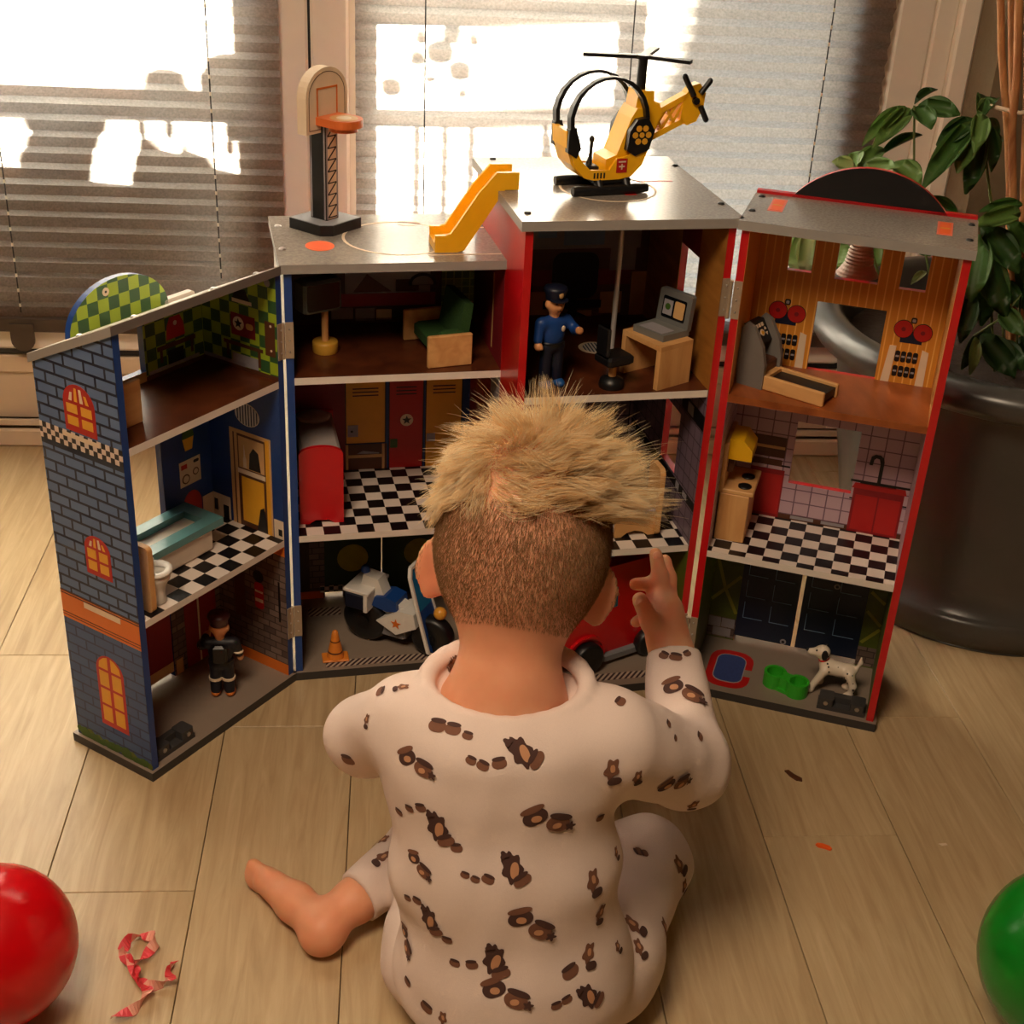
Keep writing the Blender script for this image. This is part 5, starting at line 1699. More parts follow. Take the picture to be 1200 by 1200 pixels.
holeL = circ(-.0165, 0, .0112, 18)
holeR = circ(.0165, 0, .0112, 18)
m.prism(outl, 0, .0045)
for cx, a0, a1 in ((-.0165, 42, 318), (.0165, -138, 138)):
    n_ = 22
    for k in range(n_):
        b0, b1 = math.radians(a0 + (a1 - a0) * k / n_), math.radians(a0 + (a1 - a0) * (k + 1) / n_)
        m.prism([(cx + .0114 * math.cos(b0), .0114 * math.sin(b0)), (cx + .0150 * math.cos(b0), .0150 * math.sin(b0)), (cx + .0150 * math.cos(b1), .0150 * math.sin(b1)), (cx + .0114 * math.cos(b1), .0114 * math.sin(b1))], .0045, .0200)
m.prism([(-.0095, -.0100), (-.0065, -.0090), (0, -.0082), (.0065, -.0090), (.0095, -.0100), (.0052, 0), (.0095, .0100), (.0065, .0090), (0, .0082), (-.0065, .0090), (-.0095, .0100), (-.0052, 0)], .0045, .0195)
part('bowl', m, [M_GREEN], r)

r = thing('toy_dalmatian', 'white toy dalmatian with black spots standing by the bowl', 'toy dog', place('D', .1960, .050, ZB, 180))
# faces +x in local frame (towards the bowl)
pr = [('e', (0, 0, .036), (.021, .0095, .0105)), ('e', (.013, 0, .037), (.011, .0102, .0115)), ('e', (-.015, 0, .036), (.010, .0095, .0105)),
      ('c', (.017, 0, .042), (.021, 0, .052), .0068, .0062), ('e', (.0225, 0, .0585), (.0098, .0085, .0085)), ('c', (.027, 0, .056), (.0375, 0, .0545), .0062, .0048),
      ('c', (.016, -.0085, .034), (.020, -.0105, .006), .0058, .0042), ('c', (.016, .0085, .034), (.030, .012, .006), .0058, .0042), ('e', (.022, -.0105, .0045), (.0070, .0048, .0045)), ('e', (.032, .012, .0045), (.0070, .0048, .0045)),
      ('c', (-.016, -.0080, .036), (-.020, -.0095, .020), .0072, .0048), ('c', (-.020, -.0095, .020), (-.018, -.0105, .006), .0045, .0040), ('e', (-.016, -.0105, .0045), (.0070, .0048, .0045)),
      ('c', (-.016, .0080, .036), (-.023, .0095, .020), .0072, .0048), ('c', (-.023, .0095, .020), (-.021, .0105, .006), .0045, .0040), ('e', (-.019, .0105, .0045), (.0070, .0048, .0045)),
      ('c', (-.023, 0, .040), (-.0275, 0, .052), .0030, .0022), ('c', (-.0275, 0, .052), (-.0270, 0, .060), .0022, .0014)]
dm = sdf_mesh('body', pr, .0011, .004)
dog = link('body', dm, [M_DOG], r)
bv = BVHTree.FromPolygons([v.co for v in dm.vertices], [list(p.vertices) for p in dm.polygons])
m = MB()
rnd = random.Random(5)
n_sp = 0
while n_sp < 34:
    d = Vector((rnd.uniform(-.028, .022), rnd.choice((-1, 1)) * .03, rnd.uniform(.010, .056)))
    h = bv.ray_cast(d, Vector((0, -1 if d.y > 0 else 1, 0)))
    if h[0] is None:
        continue
    rr = rnd.uniform(.0009, .0017)
    m.ell(h[0] - h[1] * .0004, (rr, rr, rr), 7, 5)
    n_sp += 1
part('spots', m, [M_BLACK_INK], dog)
for s in (-1, 1):
    part('ear', MB().ell((.0190, s * .0086, .0575), (.0042, .0018, .0080), 10, 7), [M_BLACK_INK], r)
m = MB().ell((.0420, 0, .0565), (.0024, .0026, .0020), 8, 6)
for s in (-1, 1):
    m.ell((.0302, s * .0052, .0610), .0014, 7, 5)
part('nose_and_eyes', m, [M_BLACK_INK], r)
part('collar', MB().lathe([(.0072, -.0012), (.0078, 0), (.0072, .0012)], (0, 0, 0), 16, M=Matrix.Translation((.0193, 0, .0475)) @ Matrix.Rotation(math.radians(22), 4, 'Y')), [M_RED], r)
# ------------------------------------------------------------------ the child, seen from behind
def skin_mat():
    m, nt, b = new_mat('skin')
    nz = nd(nt, 'ShaderNodeTexNoise')
    nz.inputs['Scale'].default_value = 45
    nz.inputs['Detail'].default_value = 4
    nt.links.new(ovec(nt), nz.inputs['Vector'])
    nt.links.new(mixc(nt, nz.outputs[0], lin((220, 150, 114)), lin((232, 168, 132))), b.inputs['Base Color'])
    b.inputs['Roughness'].default_value = 0.5
    b.inputs['Subsurface Weight'].default_value = 0.45
    b.inputs['Subsurface Radius'].default_value = (0.030, 0.009, 0.005)
    b.inputs['Subsurface Scale'].default_value = 0.85
    return m


def hair_mat(name, c0, c1, trans=0.35):
    m = bpy.data.materials.new(name)
    m.use_nodes = True
    nt = m.node_tree
    nt.nodes.remove(nt.nodes['Principled BSDF'])
    at = nd(nt, 'ShaderNodeAttribute', attribute_name='tone')
    col = mixc(nt, at.outputs['Fac'], lin(c0), lin(c1))
    d = nd(nt, 'ShaderNodeBsdfDiffuse')
    t = nd(nt, 'ShaderNodeBsdfTranslucent')
    g = nd(nt, 'ShaderNodeBsdfGlossy')
    g.inputs['Roughness'].default_value = 0.4
    for n in (d, t, g):
        nt.links.new(col, n.inputs[0])
    m1 = nd(nt, 'ShaderNodeMixShader')
    m1.inputs[0].default_value = trans
    nt.links.new(d.outputs[0], m1.inputs[1])
    nt.links.new(t.outputs[0], m1.inputs[2])
    m2 = nd(nt, 'ShaderNodeMixShader')
    m2.inputs[0].default_value = 0.10
    nt.links.new(m1.outputs[0], m2.inputs[1])
    nt.links.new(g.outputs[0], m2.inputs[2])
    nt.links.new(m2.outputs[0], nt.nodes['Material Output'].inputs[0])
    return m


M_SKIN = skin_mat()
M_PYJ = plain('pyjama_jersey', (226, 206, 196), 0.9, var=.05, scale=900, bmp=.15, spec=.15)
M_HAIR = hair_mat('blond_hair', (250, 212, 150), (255, 248, 222), .45)
M_STUB = hair_mat('cropped_hair', (126, 94, 64), (172, 132, 94), .15)
M_NAIL = plain('finger_nail', (240, 176, 150), 0.3)

v3 = lambda *a: np.array(a, float)
nrm = lambda a: a / np.linalg.norm(a)
HC = v3(.1123, 1.0139, .4976)
hf = nrm(v3(.12, .95, -.28))
hu = nrm(v3(.13, .25, .95))
hr_ = nrm(np.cross(hf, hu))
hu = nrm(np.cross(hr_, hf))
H = lambda r, f, u: HC + hr_ * r + hf * f + hu * u
HROT = np.array([hr_, hf, hu])


def rotm(x, y, z):
    return np.array([x, y, z])


ears = []
for s in (-1, 1):
    e = nrm(hr_ * s * .90 - hf * .44)          # direction the ear leans out
    c = H(s * .0670, .002, -.056) + e * .008
    up = nrm(hu + hf * -.18)
    n = nrm(np.cross(e, up))
    up = nrm(np.cross(n, e))
    ears += [('e', c + up * .007, (.0160, .0036, .0255), rotm(e, n, up), .004), ('e', c - up * .015 - e * .004, (.0105, .0046, .0135), rotm(e, n, up), .004), ('c', H(s * .064, .010, -.042), H(s * .063, .008, -.072), .007, .006, .008)]
WR, WREND = v3(.2719, 1.0775, .3057), v3(.2745, 1.0640, .2960)
body_prims = [
    ('e', H(0, 0, .004), (.0700, .090, .080), HROT, .02),
    ('e', H(0, -.004, -.046), (.0655, .076, .050), HROT, .02),
    ('e', H(0, -.018, -.020), (.0700, .070, .062), HROT, .02),
    ('e', H(0, .030, -.052), (.056, .060, .050), HROT, .02),
    ('e', H(-.034, .058, -.044), (.022, .022, .022), HROT, .015), ('e', H(.034, .058, -.044), (.022, .022, .022), HROT, .015),
    ('e', H(0, .066, -.088), (.020, .018, .016), HROT, .015),
    ('c', H(0, .084, -.012), H(0, .096, -.034), .006, .0095, .008),
    ('e', H(0, .085, -.062), (.018, .009, .005), HROT, .004),
    ('c', v3(.0965, .935, .335), H(0, -.020, -.062), .0455, .0415, .03),
    ('c', v3(.0965, .950, .372), v3(.058, .952, .350), .026, .020, .03), ('c', v3(.0965, .950, .372), v3(.126, .946, .352), .026, .018, .03),
    ('c', v3(.015, .945, .318), v3(.18, .925, .318), .028, .028, .02),
    ('e', v3(.0954, .930, .290), (.080, .058, .07)), ('e', v3(.103, .920, .20), (.084, .064, .08)), ('e', v3(.112, .908, .095), (.094, .076, .07)),
    ('c', v3(.0071, .9532, .335), v3(-.022, 1.0017, .2794), .026, .022), ('c', v3(-.022, 1.0017, .2794), v3(.078, 1.112, .257), .022, .016),
    ('e', v3(.088, 1.128, .252), (.020, .022, .012)),
    ('c', v3(.0895, 1.14, .252), v3(.098, 1.165, .244), .0072, .006, .004), ('c', v3(.079, 1.145, .252), v3(.078, 1.170, .243), .0072, .006, .004), ('c', v3(.099, 1.135, .252), v3(.113, 1.158, .244), .007, .0058, .004), ('c', v3(.070, 1.138, .252), v3(.064, 1.160, .244), .0066, .0054, .004), ('c', v3(.100, 1.118, .254), v3(.116, 1.128, .255), .0078, .0064, .004),
    ('c', v3(.1944, .9253, .338), v3(.2746, .9818, .2552), .030, .024), ('c', v3(.2746, .9818, .2552), WR, .024, .0190), ('c', WR, v3(.2705, 1.0880, .3120), .0185, .0195, .01),
    ('c', v3(.100, .92, .07), v3(.20, .945, .06), .06, .052), ('c', v3(.195, .94, .06), v3(.272, 1.075, .050), .048, .036), ('c', v3(.272, 1.075, .050), v3(.13, 1.08, .034), .036, .024),
    ('e', v3(.10, 1.075, .028), (.034, .022, .022)),
    ('c', v3(.10, .92, .07), v3(.045, .95, .06), .06, .048), ('c', v3(.045, .95, .06), v3(.050, 1.135, .050), .046, .036), ('c', v3(.050, 1.135, .046), v3(-.0368, 1.0445, .036), .034, .022),
    # left foot lying on its outer edge
    ('c', v3(-.0368, 1.0445, .036), v3(-.0560, 1.0290, .034), .0215, .0200, .012), ('c', v3(-.0660, 1.0170, .026), v3(-.0990, 1.0560, .024), .0225, .0195, .012), ('e', v3(-.0705, 1.0120, .0235), (.0210, .0210, .0225)),
    ('c', v3(-.0990, 1.0560, .024), v3(-.1300, 1.0920, .0195), .0195, .0150, .01),
]
tips = [(-.1460, 1.1080, .0265, .0078), (-.1500, 1.1055, .0185, .0062), (-.1490, 1.1020, .0125, .0058), (-.1450, 1.0985, .0082, .0054), (-.1390, 1.0950, .0060, .0052)]
for i, (x, y, z, rr) in enumerate(tips):
    b = v3(-.1290, 1.0910, .0255 - i * .0040)
    body_prims.append(('c', b, v3(x, y, z), rr * 1.05, rr, .004))
# raised right hand: palm turned to the left, thumb towards the camera
palm = v3(.2670, 1.1050, .3275)
px_, py_, pz_ = nrm(v3(-.25, .55, .80)), None, None
py_ = nrm(np.cross(v3(1, .2, 0), px_))
pn_ = nrm(np.cross(px_, py_))
body_prims += [
    ('c', v3(.2705, 1.0880, .3120), v3(.2655, 1.1160, .3400), .0195, .0185, .012),
    ('c', v3(.2655, 1.1060, .3270), v3(.2640, 1.1290, .3450), .0170, .0150, .012),
    # index and middle stretched upwards
    ('c', v3(.2637, 1.1230, .3480), v3(.2622, 1.1385, .3685), .0092, .0082, .005), ('c', v3(.2622, 1.1385, .3685), v3(.2578, 1.1505, .3865), .0080, .0068, .004),
    ('c', v3(.2725, 1.1330, .3420), v3(.2735, 1.1490, .3600), .0088, .0078, .005), ('c', v3(.2735, 1.1490, .3600), v3(.2700, 1.1590, .3745), .0076, .0064, .004),
    # ring and little finger bent to the left
    ('c', v3(.2650, 1.1330, .3420), v3(.2560, 1.1390, .3590), .0085, .0076, .005), ('c', v3(.2560, 1.1390, .3590), v3(.2372, 1.1345, .3615), .0074, .0064, .004),
    ('c', v3(.2640, 1.1300, .3260), v3(.2520, 1.1290, .3285), .0080, .0070, .005), ('c', v3(.2520, 1.1290, .3285), v3(.2395, 1.1235, .3240), .0066, .0058, .004),
    # thumb from the side of the palm
    ('c', v3(.2610, 1.0925, .3215), v3(.2475, 1.0925, .3440), .0130, .0098, .008), ('c', v3(.2475, 1.0925, .3440), v3(.2365, 1.1010, .3640), .0095, .0078, .005),
]
eye_holes = [('e', H(s * .027, .0800, -.012), (.013, .008, .008), HROT) for s in (-1, 1)]
body_prims += ears
child = thing('person', 'toddler with tousled blond hair in printed white pyjamas sitting on the floor, right hand raised', 'person', Matrix.Translation((.11, .93, 0)))
CO = v3(.11, .93, 0)


def child_part(name, me, mat, parent, off=True, label=None):
    o = link(name, me, mat if isinstance(mat, list) else [mat], parent)
    if off:
        o.location = (-CO[0], -CO[1], -CO[2])
    if label:
        o['label'] = label
    return o


bme = sdf_mesh('body', body_prims, .0023, .012, holes=eye_holes)
body = child_part('body', bme, M_SKIN, child)
for s in (-1, 1):
    m = MB().ell(tuple(H(s * .027, .0735, -.012)), .0105, 14, 10)
    m.ell(tuple(H(s * .0265, .0815, -.0125)), .0040, 10, 7, mi=1)
    child_part('eye', m.mesh('eye'), [M_WHITE, M_BROWN_INK], child)
    m = MB().tube([tuple(H(s * .012, .0895, .006)), tuple(H(s * .026, .0860, .011)), tuple(H(s * .040, .0740, .006))], [.0015, .002, .001], 6)
    child_part('eyebrow', m.mesh('eyebrow'), [M_BROWN_INK], child)
m = MB().tube([tuple(H(-.018, .0850, -.061)), tuple(H(0, .0925, -.063)), tuple(H(.018, .0850, -.061))], [.002, .0042, .002], 8)
child_part('mouth', m.mesh('mouth'), [plain('lips', (190, 100, 92), .4)], child)
tn = MB()
for c, d in ((v3(.2345, 1.0955, .3655), v3(-.30, -.72, .30)), (v3(.2575, 1.1440, .3885), v3(-.3, -.85, .3))):
    d = nrm(d)
    tn.ell(tuple(c), (.0042, .0020, .0052), 10, 7)
child_part('finger_nails', tn.mesh('finger_nails'), [M_NAIL], child)

CN = nrm(v3(.0, -.25, .91))
top_prims = [
    ('e', v3(.0965, .936, .343), (.092, .070, .035), None, .03),
    ('c', v3(.030, .944, .326), v3(.170, .926, .328), .046, .046, .03),
    ('e', v3(.0954, .928, .285), (.101, .074, .080), None, .03), ('e', v3(.101, .915, .205), (.104, .082, .085), None, .03), ('e', v3(.112, .905, .120), (.106, .091, .080), None, .03), ('e', v3(.113, .902, .085), (.107, .094, .055), None, .03),
    ('c', v3(.012, .9532, .332), v3(-.024, 1.0017, .2794), .041, .036, .016), ('c', v3(-.024, 1.0017, .2794), v3(.070, 1.104, .262), .036, .027, .012),
    ('c', v3(.190, .9253, .330), v3(.2700, .9818, .2600), .044, .040, .016), ('c', v3(.2700, .9818, .2600), v3(.2718, 1.0920, .3165), .039, .0250, .012),
]
NC = v3(.0965, .9490, .3690)
RX, RY = v3(1, -.08, .02), nrm(np.cross(CN, v3(1, -.08, .02)))
RX = nrm(RX)
ring_prims = []
for k in range(28):
    a0, a1 = 2 * math.pi * k / 28, 2 * math.pi * (k + 1) / 28
    q = lambda a: NC + CN * (.0065 + .0045 * max(0, -math.sin(a))) + RX * (.0690 * math.cos(a)) + RY * (.0470 * math.sin(a))
    ring_prims.append(('c', q(a0), q(a1), .0080, .0080))
tcuts = [(v3(.2716, 1.0850, .3120), nrm(v3(.01, .80, .58)), .05), (v3(.066, 1.100, .263), nrm(v3(.66, .74, -.1)), .05), (v3(.02, .87, .072), v3(-.40, -.30, -.87), .3)]
tholes = [('e', NC + CN * .014, (.0700, .0480, .030), np.array([RX, RY, CN]))]
tme = sdf_mesh('pyjama_top', top_prims, .0026, .014, cuts=tcuts, noise=.0009, holes=tholes, post=ring_prims)
ptop = child_part('pyjama_top', tme, M_PYJ, child, label='white printed long-sleeved pyjama top')
leg_prims = [
    ('e', v3(.113, .907, .074), (.103, .089, .073), None, .03),
    ('c', v3(.13, .91, .07), v3(.200, .940, .062), .070, .060, .03), ('c', v3(.195, .935, .062), v3(.268, 1.078, .052), .058, .0455, .02), ('c', v3(.268, 1.078, .052), v3(.14, 1.08, .038), .044, .034, .02),
    ('c', v3(.10, .92, .07), v3(.050, .95, .062), .064, .055, .03), ('c', v3(.050, .95, .062), v3(.056, 1.130, .052), .055, .045, .02), ('c', v3(.056, 1.130, .050), v3(-.046, 1.0365, .036), .040, .0265, .02),
]
LC = nrm(v3(-.74, -.66, -.1))
lcuts = [(v3(-.0330, 1.0470, .037), LC, .06), (v3(.15, 1.08, .036), v3(-1, 0, 0), .05)]
lme = sdf_mesh('pyjama_trousers', leg_prims, .0028, .014, cuts=lcuts, noise=.0011)
lco = np.array([v.co for v in lme.vertices])
lco[:, 2] = np.maximum(lco[:, 2], .0015)
lme.vertices.foreach_set('co', lco.astype(np.float32).ravel())
lme.update()
ptro = child_part('pyjama_trousers', lme, M_PYJ, child, label='white printed pyjama trousers')

# --- printed pattern: acorns and oak leaves laid on the cloth
M_PR1 = plain('print_dark_brown', (74, 46, 40), 0.85)
M_PR2 = plain('print_brown', (120, 78, 58), 0.85)
M_PR3 = plain('print_tan', (196, 142, 104), 0.85)
BV = {}
for k, me in (('top', tme), ('leg', lme)):
    BV[k] = BVHTree.FromPolygons([v.co for v in me.vertices], [list(p.vertices) for p in me.polygons])


def lobes(n, r0, r1, sx=1.0, sy=1.0, ph=0.0, N=36):
    out = []
    for i in range(N):
        a = 2 * math.pi * i / N
        r = r0 + r1 * math.cos(n * a + ph)
        out.append((r * math.cos(a) * sx, r * math.sin(a) * sy))
    return out


def shift(p, dx, dy, rot=0):
    c, s = math.cos(rot), math.sin(rot)
    return [(x * c - y * s + dx, x * s + y * c + dy) for x, y in p]


ACORN = [(shift(lobes(2, .92, .18), 0, -.1), 1), (shift(lobes(2, .62, .1, 1.35, .6), 0, .55), 0)]
LEAF = [(shift(lobes(7, .80, .13, .62, 1.0, ph=1.57), -.12, .12, .25), 0), (lobes(2, .34, .05, .55, 1.5), 2), (shift(lobes(2, .40, .08, 1, .8), .42, -.52, .6), 1), (shift(lobes(2, .27, .05, 1.3, .6), .30, -.28, .6), 0), (shift(lobes(3, .2, .05), -.55, .80), 0)]
PAIR = [(shift(lobes(2, .50, .09, .95, .95), -.50, .20, .35), 0), (shift(lobes(2, .36, .06, 1.3, .55), -.62, .60, .35), 1), (shift(lobes(2, .20, .03), -.46, .14), 2), (shift(lobes(2, .50, .09, .95, .95), .48, -.34, -.4), 1), (shift(lobes(2, .36, .06, 1.3, .55), .62, .02, -.4), 0), (shift(lobes(2, .18, .03), .42, -.40), 2), (shift(lobes(5, .2, .06), 1.02, -.6), 0)]
SPRIG = [(shift(lobes(5, .56, .10, .75, 1.15, ph=1.0), -.05, .2, -.3), 1), (shift(lobes(2, .20, .05, .6, 1.6), .0, .25), 2), (shift(lobes(2, .36, .08), .1, -.62), 0)]
KINDS = {'L': LEAF, 'P': PAIR, 'A': ACORN, 'S': SPRIG}


def motif(bvk, anchor, kind, size, rot, mb):
    hit = BV[bvk].find_nearest(Vector(anchor))
    p, n = hit[0], hit[1].normalized()
    up = Vector((0, 0, 1)) - n * n.z
    if up.length < .05:
        up = Vector((0, 1, 0)) - n * n.y
    up.normalize()
    rt = up.cross(n).normalized()
    c, s = math.cos(rot), math.sin(rot)
    for li, (poly, ci) in enumerate(KINDS[kind]):
        cx = sum(a for a, b in poly) / len(poly)
        cy = sum(b for a, b in poly) / len(poly)
        N = len(poly)
        V = []
        lift = .0006 + .0003 * li

        def put(a, b):
            x, y = (a * c - b * s) * size, (a * s + b * c) * size
            q = p + rt * x + up * y
            h = BV[bvk].ray_cast(q + n * .02, -n, .045)
            if h[0] is None:
                h = BV[bvk].find_nearest(q)
            hn = h[1] if h[1].dot(n) > 0 else -h[1]
            return h[0] + hn * lift
        V.append(put(cx, cy))
        for f in (.35, .68, 1.0):
            for a, b in poly:
                V.append(put(cx + (a - cx) * f, cy + (b - cy) * f))
        F = [[0, 1 + i, 1 + (i + 1) % N] for i in range(N)]
        for r_ in range(2):
            for i in range(N):
                j = (i + 1) % N
                F.append([1 + r_ * N + i, 1 + (r_ + 1) * N + i, 1 + (r_ + 1) * N + j, 1 + r_ * N + j])
        mb.add([tuple(v) for v in V], F, None, ci, True)


MOTIFS = []
MOTIFS = [
    ('top', (0.1068, 0.8724, 0.3599), 'L', 0.0168, 0.32),
    ('top', (0.019, 0.8881, 0.3394), 'P', 0.0157, 0.31),
    ('top', (0.0634, 0.8716, 0.354), 'A', 0.0042, -0.31),
    ('top', (0.0729, 0.8677, 0.3518), 'A', 0.0049, -0.29),
    ('top', (0.0859, 0.8671, 0.3547), 'A', 0.0056, 0.23),
    ('top', (0.0368, 0.8997, 0.3679), 'A', 0.0071, 0.17),
    ('top', (0.0492, 0.8935, 0.369), 'A', 0.0064, 0.12),
    ('top', (0.0608, 0.8864, 0.3675), 'A', 0.0042, -0.13),
    ('top', (0.1813, 0.877, 0.3362), 'S', 0.0144, 0.07),
    ('top', (0.204, 0.883, 0.3248), 'S', 0.0095, 0.07),
    ('top', (0.1269, 0.8579, 0.3035), 'P', 0.0194, 0.06),
    ('top', (0.1747, 0.8783, 0.287), 'A', 0.0044, -0.24),
    ('top', (0.0393, 0.8668, 0.286), 'L', 0.0174, -0.05),
    ('top', (0.0063, 0.8936, 0.2826), 'A', 0.0044, -0.07),
    ('top', (0.0147, 0.8837, 0.2946), 'A', 0.0044, 0.16),
    ('top', (0.0237, 0.8761, 0.3018), 'A', 0.0051, 0.35),
    ('top', (0.0536, 0.8591, 0.2734), 'A', 0.0051, 0.31),
    ('top', (0.0231, 0.8698, 0.2463), 'P', 0.0126, 0.03),
    ('top', (0.1014, 0.8455, 0.26), 'L', 0.0168, -0.04),
    ('top', (0.0609, 0.8492, 0.2526), 'A', 0.0037, -0.16),
    ('top', (0.0693, 0.8464, 0.2503), 'A', 0.0037, -0.32),
    ('top', (0.0798, 0.8449, 0.2516), 'A', 0.0051, -0.33),
    ('top', (0.1716, 0.8595, 0.2312), 'S', 0.0151, -0.02),
    ('top', (0.1947, 0.8909, 0.2356), 'S', 0.0077, -0.13),
    ('top', (0.0339, 0.8533, 0.1964), 'L', 0.0152, -0.08),
    ('top', (0.0143, 0.8696, 0.2082), 'A', 0.0038, 0.27),
    ('top', (0.0221, 0.863, 0.2116), 'A', 0.0045, 0.02),
    ('top', (0.0477, 0.8448, 0.184), 'A', 0.0046, 0.04),
    ('top', (0.1168, 0.8351, 0.2107), 'P', 0.0194, -0.18),
    ('top', (0.1798, 0.8607, 0.1946), 'S', 0.0116, -0.33),
    ('top', (0.0143, 0.8801, 0.1497), 'P', 0.0134, -0.12),
    ('top', (0.0887, 0.8301, 0.1724), 'L', 0.0175, -0.25),
    ('top', (0.0547, 0.8397, 0.1622), 'A', 0.0046, 0.01),
    ('top', (0.0688, 0.8336, 0.1662), 'A', 0.0053, 0.35),
    ('top', (0.0972, 0.82, 0.1458), 'P', 0.0185, 0.12),
    ('top', (0.1707, 0.8449, 0.1617), 'S', 0.014, -0.22),
    ('top', (0.1533, 0.8325, 0.157), 'A', 0.0077, 0.28),
    ('top', (0.1727, 0.8291, 0.1293), 'L', 0.0157, 0.21),
    ('top', (0.1416, 0.8177, 0.1326), 'A', 0.0047, 0.16),
    ('top', (0.1506, 0.8213, 0.1355), 'A', 0.0047, 0.28),
    ('top', (0.2004, 0.8671, 0.1481), 'S', 0.008, 0.18),
    ('top', (0.051, 0.9763, 0.3759), 'S', 0.0127, 0.2),
    ('top', (0.0068, 0.9429, 0.3746), 'S', 0.008, -0.1),
    ('top', (-0.0217, 0.9327, 0.3476), 'S', 0.0073, 0.34),
    ('top', (-0.039, 0.9625, 0.2833), 'A', 0.007, 0.32),
    ('top', (-0.0105, 0.9476, 0.3678), 'A', 0.0051, -0.24),
    ('top', (0.2688, 1.0211, 0.3159), 'P', 0.017, 0.18),
    ('top', (0.2569, 1.0614, 0.3267), 'A', 0.0049, 0.15),
    ('top', (0.2673, 1.0562, 0.3283), 'A', 0.0057, -0.03),
    ('top', (0.2788, 1.0607, 0.3291), 'A', 0.0041, 0.02),
    ('top', (0.236, 0.93, 0.3456), 'A', 0.0037, -0.01),
    ('top', (0.2419, 0.9233, 0.3352), 'A', 0.003, 0.3),
    ('top', (0.2725, 0.9554, 0.3121), 'A', 0.0047, 0.0),
    ('top', (0.2431, 0.9109, 0.296), 'P', 0.0159, 0.23),
    ('top', (0.2704, 0.9385, 0.2475), 'S', 0.0103, -0.1),
    ('top', (0.1903, 0.9196, 0.3767), 'A', 0.0051, 0.27),
    ('leg', (0.2551, 1.035, 0.1033), 'A', 0.0045, 0.28),
    ('leg', (-0.0107, 1.1, 0.0662), 'S', 0.0139, -0.03),
    ('leg', (-0.0103, 1.0668, 0.0719), 'S', 0.0127, 0.05),
    ('leg', (0.2958, 1.0419, 0.079), 'S', 0.0155, 0.29),
    ('leg', (0.3023, 1.0377, 0.0537), 'S', 0.012, 0.16),
    ('leg', (0.2662, 0.9565, 0.0766), 'S', 0.0157, -0.01),
    ('leg', (0.2271, 0.923, 0.1169), 'S', 0.0151, -0.19),
    ('leg', (0.2296, 0.9028, 0.1082), 'S', 0.0116, -0.12),
    ('leg', (0.2491, 1.0364, 0.1045), 'A', 0.0054, 0.14),
    ('top', (0.0317, 0.8398, 0.1093), 'A', 0.0063, -0.23),
    ('top', (0.0462, 0.8276, 0.1069), 'S', 0.0095, 0.29),
    ('top', (0.0154, 0.8618, 0.1171), 'A', 0.0048, -0.16),
]

for k, par in (('top', ptop), ('leg', ptro)):
    for (bk, anc, kd, sz, ro) in MOTIFS:
        if bk == k:
            mb = MB()
            motif(k, anc, kd, sz, ro, mb)
            link('print_motif', mb.mesh('print_motif'), [M_PR1, M_PR2, M_PR3], par)

# --- hair
hbv = BVHTree.FromPolygons([v.co for v in bme.vertices], [list(p.vertices) for p in bme.polygons])


def strands(name, roots, dirs, lens, rad, nseg, bend, tone, mat, parent, nside=3, clump=None):
    n = len(roots)
    P = np.zeros((n, nseg + 1, 3))
    P[:, 0] = roots
    d = dirs.copy()
    for i in range(nseg):
        P[:, i + 1] = P[:, i] + d * (lens / nseg)[:, None]
        d = d + bend(P[:, i + 1], d, (i + 1) / nseg)
        d /= np.linalg.norm(d, axis=1)[:, None]
    if clump is not None:
        cid, w = clump
        for i in range(1, nseg + 1):
            f = w * (i / nseg) ** 1.3
            rel = P[:, i] - P[:, 0]
            P[:, i] = P[:, i] * (1 - f)[:, None] + (P[cid, i]) * f[:, None]
    V = np.zeros((n, nseg + 1, nside, 3))
    t = np.gradient(P, axis=1)
    t /= np.linalg.norm(t, axis=2)[:, :, None] + 1e-9
    ref = nrm(v3(.3, .8, .5))
    a = np.cross(t, ref)
    a /= np.linalg.norm(a, axis=2)[:, :, None] + 1e-9
    b = np.cross(t, a)
    tap = np.linspace(1, .12, nseg + 1) ** .8
    for k in range(nside):
        g = 2 * math.pi * k / nside
        V[:, :, k] = P + (a * math.cos(g) + b * math.sin(g)) * (rad[:, None] * tap[None])[:, :, None]
    base = (np.arange(n) * (nseg + 1) * nside)[:, None, None]
    i = np.arange(nseg)[None, :, None] * nside
    k = np.arange(nside)[None, None, :]
    kn = (k + 1) % nside
    Q = np.stack([base + i + k, base + i + kn, base + i + nside + kn, base + i + nside + k], -1).reshape(-1, 4)
    me = raw_mesh(name, V.reshape(-1, 3), Q)
    at = me.attributes.new('tone', 'FLOAT', 'POINT')
    at.data.foreach_set('value', np.repeat(tone, (nseg + 1) * nside).astype(np.float32))
    return child_part(name, me, mat, parent)


def sample_head(n, accept):
    out, nor = [], []
    while len(out) < n:
        q = rng.normal(size=3)
        q = q / np.linalg.norm(q)
        d = hr_ * q[0] + hf * q[1] + hu * q[2]
        h = hbv.ray_cast(Vector(HC + d * .2), Vector(-d))
        if h[0] is None:
            continue
        p = np.array(h[0])
        l = HROT @ (p - HC)
        if np.linalg.norm(p - HC) > .105 or not accept(l):
            continue
        out.append(p)
        nn = np.array(h[1])
        nor.append(nn if nn @ d > 0 else -nn)
    return np.array(out), np.array(nor)


def hairline(l):
    """height of the border between long top hair and cropped sides"""
    return .026 + max(0, l[0]) * .16 - .28 * min(.085, max(0, l[1] + .085)) + max(0, l[1]) * .5 + .003 * math.sin(l[0] * 90)


